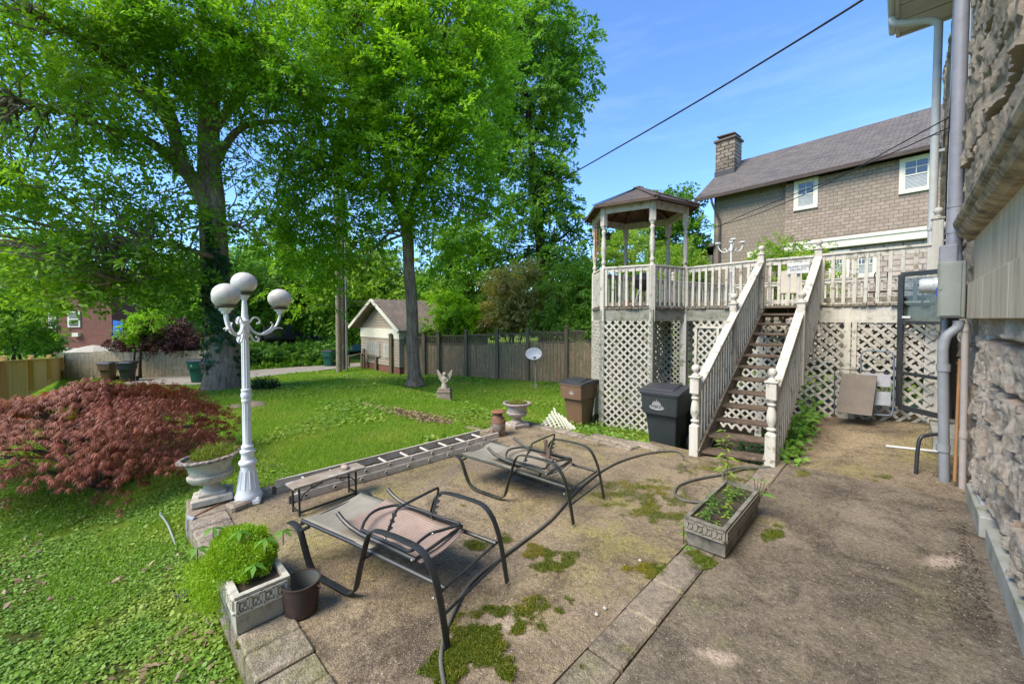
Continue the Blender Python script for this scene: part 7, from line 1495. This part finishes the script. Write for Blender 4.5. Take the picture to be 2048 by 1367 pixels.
def palm5(par, P, L_, m, rs, name='seedling', nlv=5):
    P = np.array(P); st_ = MB(); st_.tube([P - [0, 0, .10], P], .003, 5); o = st_.build(name, M_barkd, par, world=True); Pn = np.repeat(P[None], nlv, 0); a = np.linspace(0, 2 * math.pi, nlv, endpoint=False) + rs.rand(); d = unit(np.stack([np.cos(a), np.sin(a), 0 * a - .25], -1)); V, F = leaf_arrays(Pn, d, np.tile([0, 0, 1.], (nlv, 1)), np.full(nlv, L_), np.full(nlv, L_ * .38), .2); npmesh('leaves', V, F, m, o)
for p in ((-2.92, .70, .47), (-3.15, .60, .47), (-3.35, .40, .36), (-3.0, .82, .45), (-3.45, .50, .42), (-2.86, .62, .36)): palm5(PLA, p, .085, LM['hedge'], rs)
# weeds in the dark planter
def stemplant(par, base, h, n, L_, W_, m, rs, lean=(0, 0), name='weed'):
    base = np.array(base, float); top = base + [lean[0], lean[1], h]; st_ = MB(); st_.tube([base, (base + top) / 2 + [.01, .01, 0], top], [.005, .004, .002], 5); o = st_.build(name, mat('stem_green', (.12, .09, .05), bump=0) if 'stem_green' not in bpy.data.materials else bpy.data.materials['stem_green'], par, world=True)
    t_ = np.linspace(.25, 1, n); P = base + (top - base) * t_[:, None]; a = np.arange(n) * 2.4 + rs.rand(); d = unit(np.stack([np.cos(a), np.sin(a), np.full(n, .15)], -1)); V, F = leaf_arrays(P, d, np.tile([0, 0, 1.], (n, 1)) + rs.normal(size=(n, 3)) * .2, L_ * (1.1 - .4 * t_), W_ * (1.1 - .4 * t_), .25); npmesh('leaves', V, F, m, o); return o
for i in range(26):
    x, y = rs.uniform(-1.20, -1.0), rs.uniform(3.42, 4.25); stemplant(PLB, (x, y, .19), rs.uniform(.05, .16), 9, .055, .02, LM['hedge'] if i % 3 else LM['light'], rs)
stemplant(PLB, (-1.20, 4.28, .2), .58, 26, .15, .035, LM['light'], rs, (-.05, .05), 'tall_weed')
for i in range(5): stemplant(PLB, (-.98 + .01 * i, 4.30, .2), .16, 2, .14, .03, LM['hedge'], rs, (.02 * i, .02))
k = 900; P = np.stack([rs.uniform(-1.22, -.98, k), rs.uniform(3.42, 4.32, k), .20 + rs.rand(k) * .03], -1); V, F = leaf_arrays(P, unit(rdir(k, rs) * [1, 1, .4]), unit(np.array([0, 0, 1.]) + rs.normal(size=(k, 3)) * .5), .02 + .02 * rs.rand(k), np.full(k, .016)); npmesh('leaf_mat', V, F, LM['ivy'], PLB)
for p in ((-1.28, 3.38, .10), (-1.27, 3.36, .18), (-1.22, 3.33, .02)): palm5(PLB, p, .05, LM['hedge'], rs)
# plants at the right side of the stairs and under it
wk = thing('climbing_weeds', 'patch of dark green creeper weeds at the foot of the right stair railing', 'weeds', (-1.05, 7., 0)); k = 700; y = rs.uniform(6.2, 8.9, k); P = np.stack([-1.12 + rs.normal(size=k) * .09, y, np.abs(rs.normal(size=k)) * .22 * (.4 + .6 * (y > 7))], -1)
V, F = leaf_arrays(P, unit(rdir(k, rs) * [1, 1, .3]), unit(np.array([-.3, -.8, .8]) + rs.normal(size=(k, 3)) * .4), .07 + .05 * rs.rand(k), np.full(k, .06)); npmesh('leaves', V, F, LM['hedge'], wk)
paths = [(np.array([[-1.12, yy, -.1], [-1.1, yy + .05, .25], [-1.05, yy, .5]]), [.006, .004, .002]) for yy in np.linspace(6.4, 8.8, 9)]; V, F = tubes_np(paths, 5); npmesh('stems', V, F, M_barkd, wk)
ground_leaves('weeds', 2500, 5.2, 9.5, .45, .75, .08, .06, LM['ivy'], rs, .6, lambda x, y: (x > -2.1) & (x < -1.2) & (y > 6.2), 1., None, label='dark leafy weeds growing under the open stairs', tall=.12)

# fallen leaves and debris on the paving
n = 420; x = np.concatenate([rs.uniform(-4.8, -1.1, 150), .44 - np.abs(rs.normal(size=170)) * .12, -1.14 + rs.normal(size=100) * .06]); y = np.concatenate([rs.uniform(.9, 5.4, 150), rs.uniform(4.6, 8.8, 170), rs.uniform(4.7, 8.5, 100)]); z = np.where(x > -1.03, walkz(x, y), 0.) + .012
V, F = leaf_arrays(np.stack([x, y, z], -1), unit(rdir(n) * [1, 1, .12]), unit(np.array([0, 0, 1.]) + rs.normal(size=(n, 3)) * .25), .014 + .03 * rs.rand(n), .006 + .012 * rs.rand(n)); stuff(npmesh('fallen_leaves', V, F, M_litter), 'scattered fallen leaves and bark bits on the paving', 'leaves')
n = 1600; x = .46 - np.abs(rs.normal(size=n)) * .10; y = rs.uniform(3.2, 8.6, n); z = walkz(x, y) + .004; keep = fbm(np.stack([x * 3, y * 2.2, x * 0], -1), 3) > .42; V, F = leaf_arrays(np.stack([x, y, z], -1)[keep], unit(rdir(keep.sum()) * [1, 1, .3]), rdir(keep.sum()), .012 + .02 * rs.rand(keep.sum()), np.full(keep.sum(), .008)); stuff(npmesh('dirt_debris', V, F, M_soil), 'dark crumbs of dirt and bark gathered along the house wall', 'debris')
# ================================================================== FAR BUILDINGS AND POLES
def fbox(par, px0, px1, y0, y1, d, depth, m, name='wall', zb=None):
    a = D(px0, y0, d); c = D(px1, y1, d); b = MB(); z1 = a[2]; z0 = c[2] if zb is None else zb
    p = [a + 0, c + 0]; n_ = Fh * depth; q = np.array
    b.add([(p[0][0], p[0][1], z0), (p[1][0], p[1][1], z0), (p[1][0] + n_[0], p[1][1] + n_[1], z0), (p[0][0] + n_[0], p[0][1] + n_[1], z0), (p[0][0], p[0][1], z1), (p[1][0], p[1][1], z1), (p[1][0] + n_[0], p[1][1] + n_[1], z1), (p[0][0] + n_[0], p[0][1] + n_[1], z1)], [(3, 2, 1, 0), (4, 5, 6, 7), (0, 1, 5, 4), (1, 2, 6, 5), (2, 3, 7, 6), (3, 0, 4, 7)])
    return b.build(name, m, par, world=True)
def fwin(par, px0, px1, y0, y1, d, trim=M_cream):
    f = fbox(par, px0, px1, y0, y1, d - .06, .08, trim, 'window'); w_ = (px1 - px0) * .14; h_ = (y1 - y0) * .08; g = fbox(f, px0 + w_, px1 - w_, y0 + h_, y1 - h_, d - .07, .05, M_glass, 'pane'); fbox(f, px0 + w_, px1 - w_, (y0 + y1) / 2 - 1, (y0 + y1) / 2 + 1, d - .08, .05, trim, 'sash_bar')
h = thing('brick_house', 'two storey red brick house behind the grey fence at far left', 'house', DT(140, 26)); h.rotation_euler = (0, 0, YAW); MATS_OF[h.name] = (Matrix.Translation(h.location) @ Matrix.Rotation(YAW, 4, 'Z')).inverted()
fbox(h, 84, 226, 560, 720, 26, 7, M_redbr); fwin(h, 134, 160, 622, 654, 26); fwin(h, 96, 112, 618, 656, 26); fbox(h, 112, 226, 697, 722, 25.3, .6, M_canvas, 'terrace_wall')
fbox(h, 78, 232, 548, 562, 25.6, 8, M_roofc, 'roof'); fbox(h, 130, 136, 695, 712, 24.6, .2, M_canvas, 'porch_post'); fbox(h, 156, 163, 695, 712, 24.6, .2, M_canvas, 'porch_post')
b = MB(); c = D(153, 669, 25.9); b.box(c, (.4, .2, .25), rz=YAW); b.build('wall_lamp', M_cream, h, world=True)
P = D(187, 697, 19.); t = thing('patio_umbrella', 'beige patio umbrella seen over the grey fence', 'umbrella', DT(180, 19.)); b = MB(); b.lathe([(.98, -.10), (.65, .02), (.3, .12), (.0, .18)], P, 8); b.f = b.f[:-2]; o = b.build('canopy', M_canvas, t, world=True); so_ = o.modifiers.new('thick', 'SOLIDIFY'); so_.thickness = .02
b = MB(); b.tube([DT(187, 19.), P + [0, 0, .15]], .03, 8); b.build('pole', M_black, t, world=True)
A_ = [D(226, 640, 21.), D(246, 644, 21.), D(245, 690, 20.6), D(225, 686, 20.8)]; b = MB(); b.quadprism(A_, Fh, .04); tag(b.build('blue_tarp', M_tarp), 'bright blue tarpaulin hanging beside the brick house', 'tarp')
h = thing('small_brick_house', 'red brick house with white porch glimpsed left of the big trunk', 'house', DT(408, 30)); h.rotation_euler = (0, 0, YAW); MATS_OF[h.name] = (Matrix.Translation(h.location) @ Matrix.Rotation(YAW, 4, 'Z')).inverted()
fbox(h, 390, 416, 655, 730, 30, 4, M_redbr); fbox(h, 408, 432, 640, 700, 29.5, .5, M_cream, 'porch'); fwin(h, 396, 402, 668, 686, 30); fbox(h, 386, 420, 646, 656, 29.4, 5, M_roofg, 'roof')
h = thing('low_shed', 'low dark roofed open shed behind the hedge', 'shed', DT(560, 24)); h.rotation_euler = (0, 0, YAW); MATS_OF[h.name] = (Matrix.Translation(h.location) @ Matrix.Rotation(YAW, 4, 'Z')).inverted()
fbox(h, 505, 612, 676, 720, 24, 3, M_dark, 'wall'); b = MB(); b.quadprism([D(495, 681, 23.6), D(618, 676, 23.6), D(585, 650, 25.5), D(520, 652, 25.5)], (0, 0, 1), .1); b.build('roof', mat('dark_roof', (.085, .078, .07), (.06, .055, .05), bump=.3), h, world=True)
h = thing('pale_house', 'pale beige house with a white window seen through the trees', 'house', DT(600, 34)); h.rotation_euler = (0, 0, YAW); MATS_OF[h.name] = (Matrix.Translation(h.location) @ Matrix.Rotation(YAW, 4, 'Z')).inverted()
fbox(h, 592, 635, 640, 700, 34, 5, mat('tan_stucco', (.38, .34, .28))); fwin(h, 601, 612, 642, 656, 34); b = MB(); b.prism([(0, 0), (2.2, 0), (1.1, 1.3)], 0, 4, 'y'); b.xf(rotm(0, 0, YAW), D(590, 641, 33.8)); b.build('roof', M_roofc, h, world=True)
h = thing('green_roof_shed', 'small brown brick shed with green roof beside the alley poles', 'shed', DT(715, 27)); h.rotation_euler = (0, 0, YAW); MATS_OF[h.name] = (Matrix.Translation(h.location) @ Matrix.Rotation(YAW, 4, 'Z')).inverted()
fbox(h, 700, 724, 703, 740, 27, 3, M_redbr); b = MB(); b.quadprism([D(694, 706, 26.6), D(728, 703, 26.6), D(728, 690, 28.6), D(704, 692, 28.6)], (0, 0, 1), .1); b.build('roof', mat('green_roof', (.06, .14, .10), bump=.2), h, world=True)
# utility poles
for (px, d, r, y1, m_, lb) in ((677, 18.2, .13, 300, M_pole, 'tan wooden utility pole standing beside the alley'), (688, 19., .10, 320, M_barkd, 'dark utility pole just behind the tan one'), (692.5, 18.6, .045, 330, M_pvc, 'thin grey metal pole right of the wooden poles')):
    g = DT(px, d); tpt = D(px, y1, d); b = MB(); b.tube([g - [0, 0, .1], (g[0], g[1], tpt[2])], [r, r * .85], 12); o = b.build('utility_pole', m_, smooth=60); tag(o, lb, 'pole', 'utility poles by the alley')
for i, (ya, yb, dd) in enumerate(((601, 606, 19), (611, 612, 19.2))):
    P = [D(560, ya - 2, 26), D(688, ya, dd), D(760, yb, 18)]; b = MB(); b.tube(smoothpath(P, 6), .015, 5); tag(b.build('overhead_cable', M_cable), ['upper street cable passing the utility poles above the alley', 'lower street cable passing the utility poles above the alley'][i], 'cable')
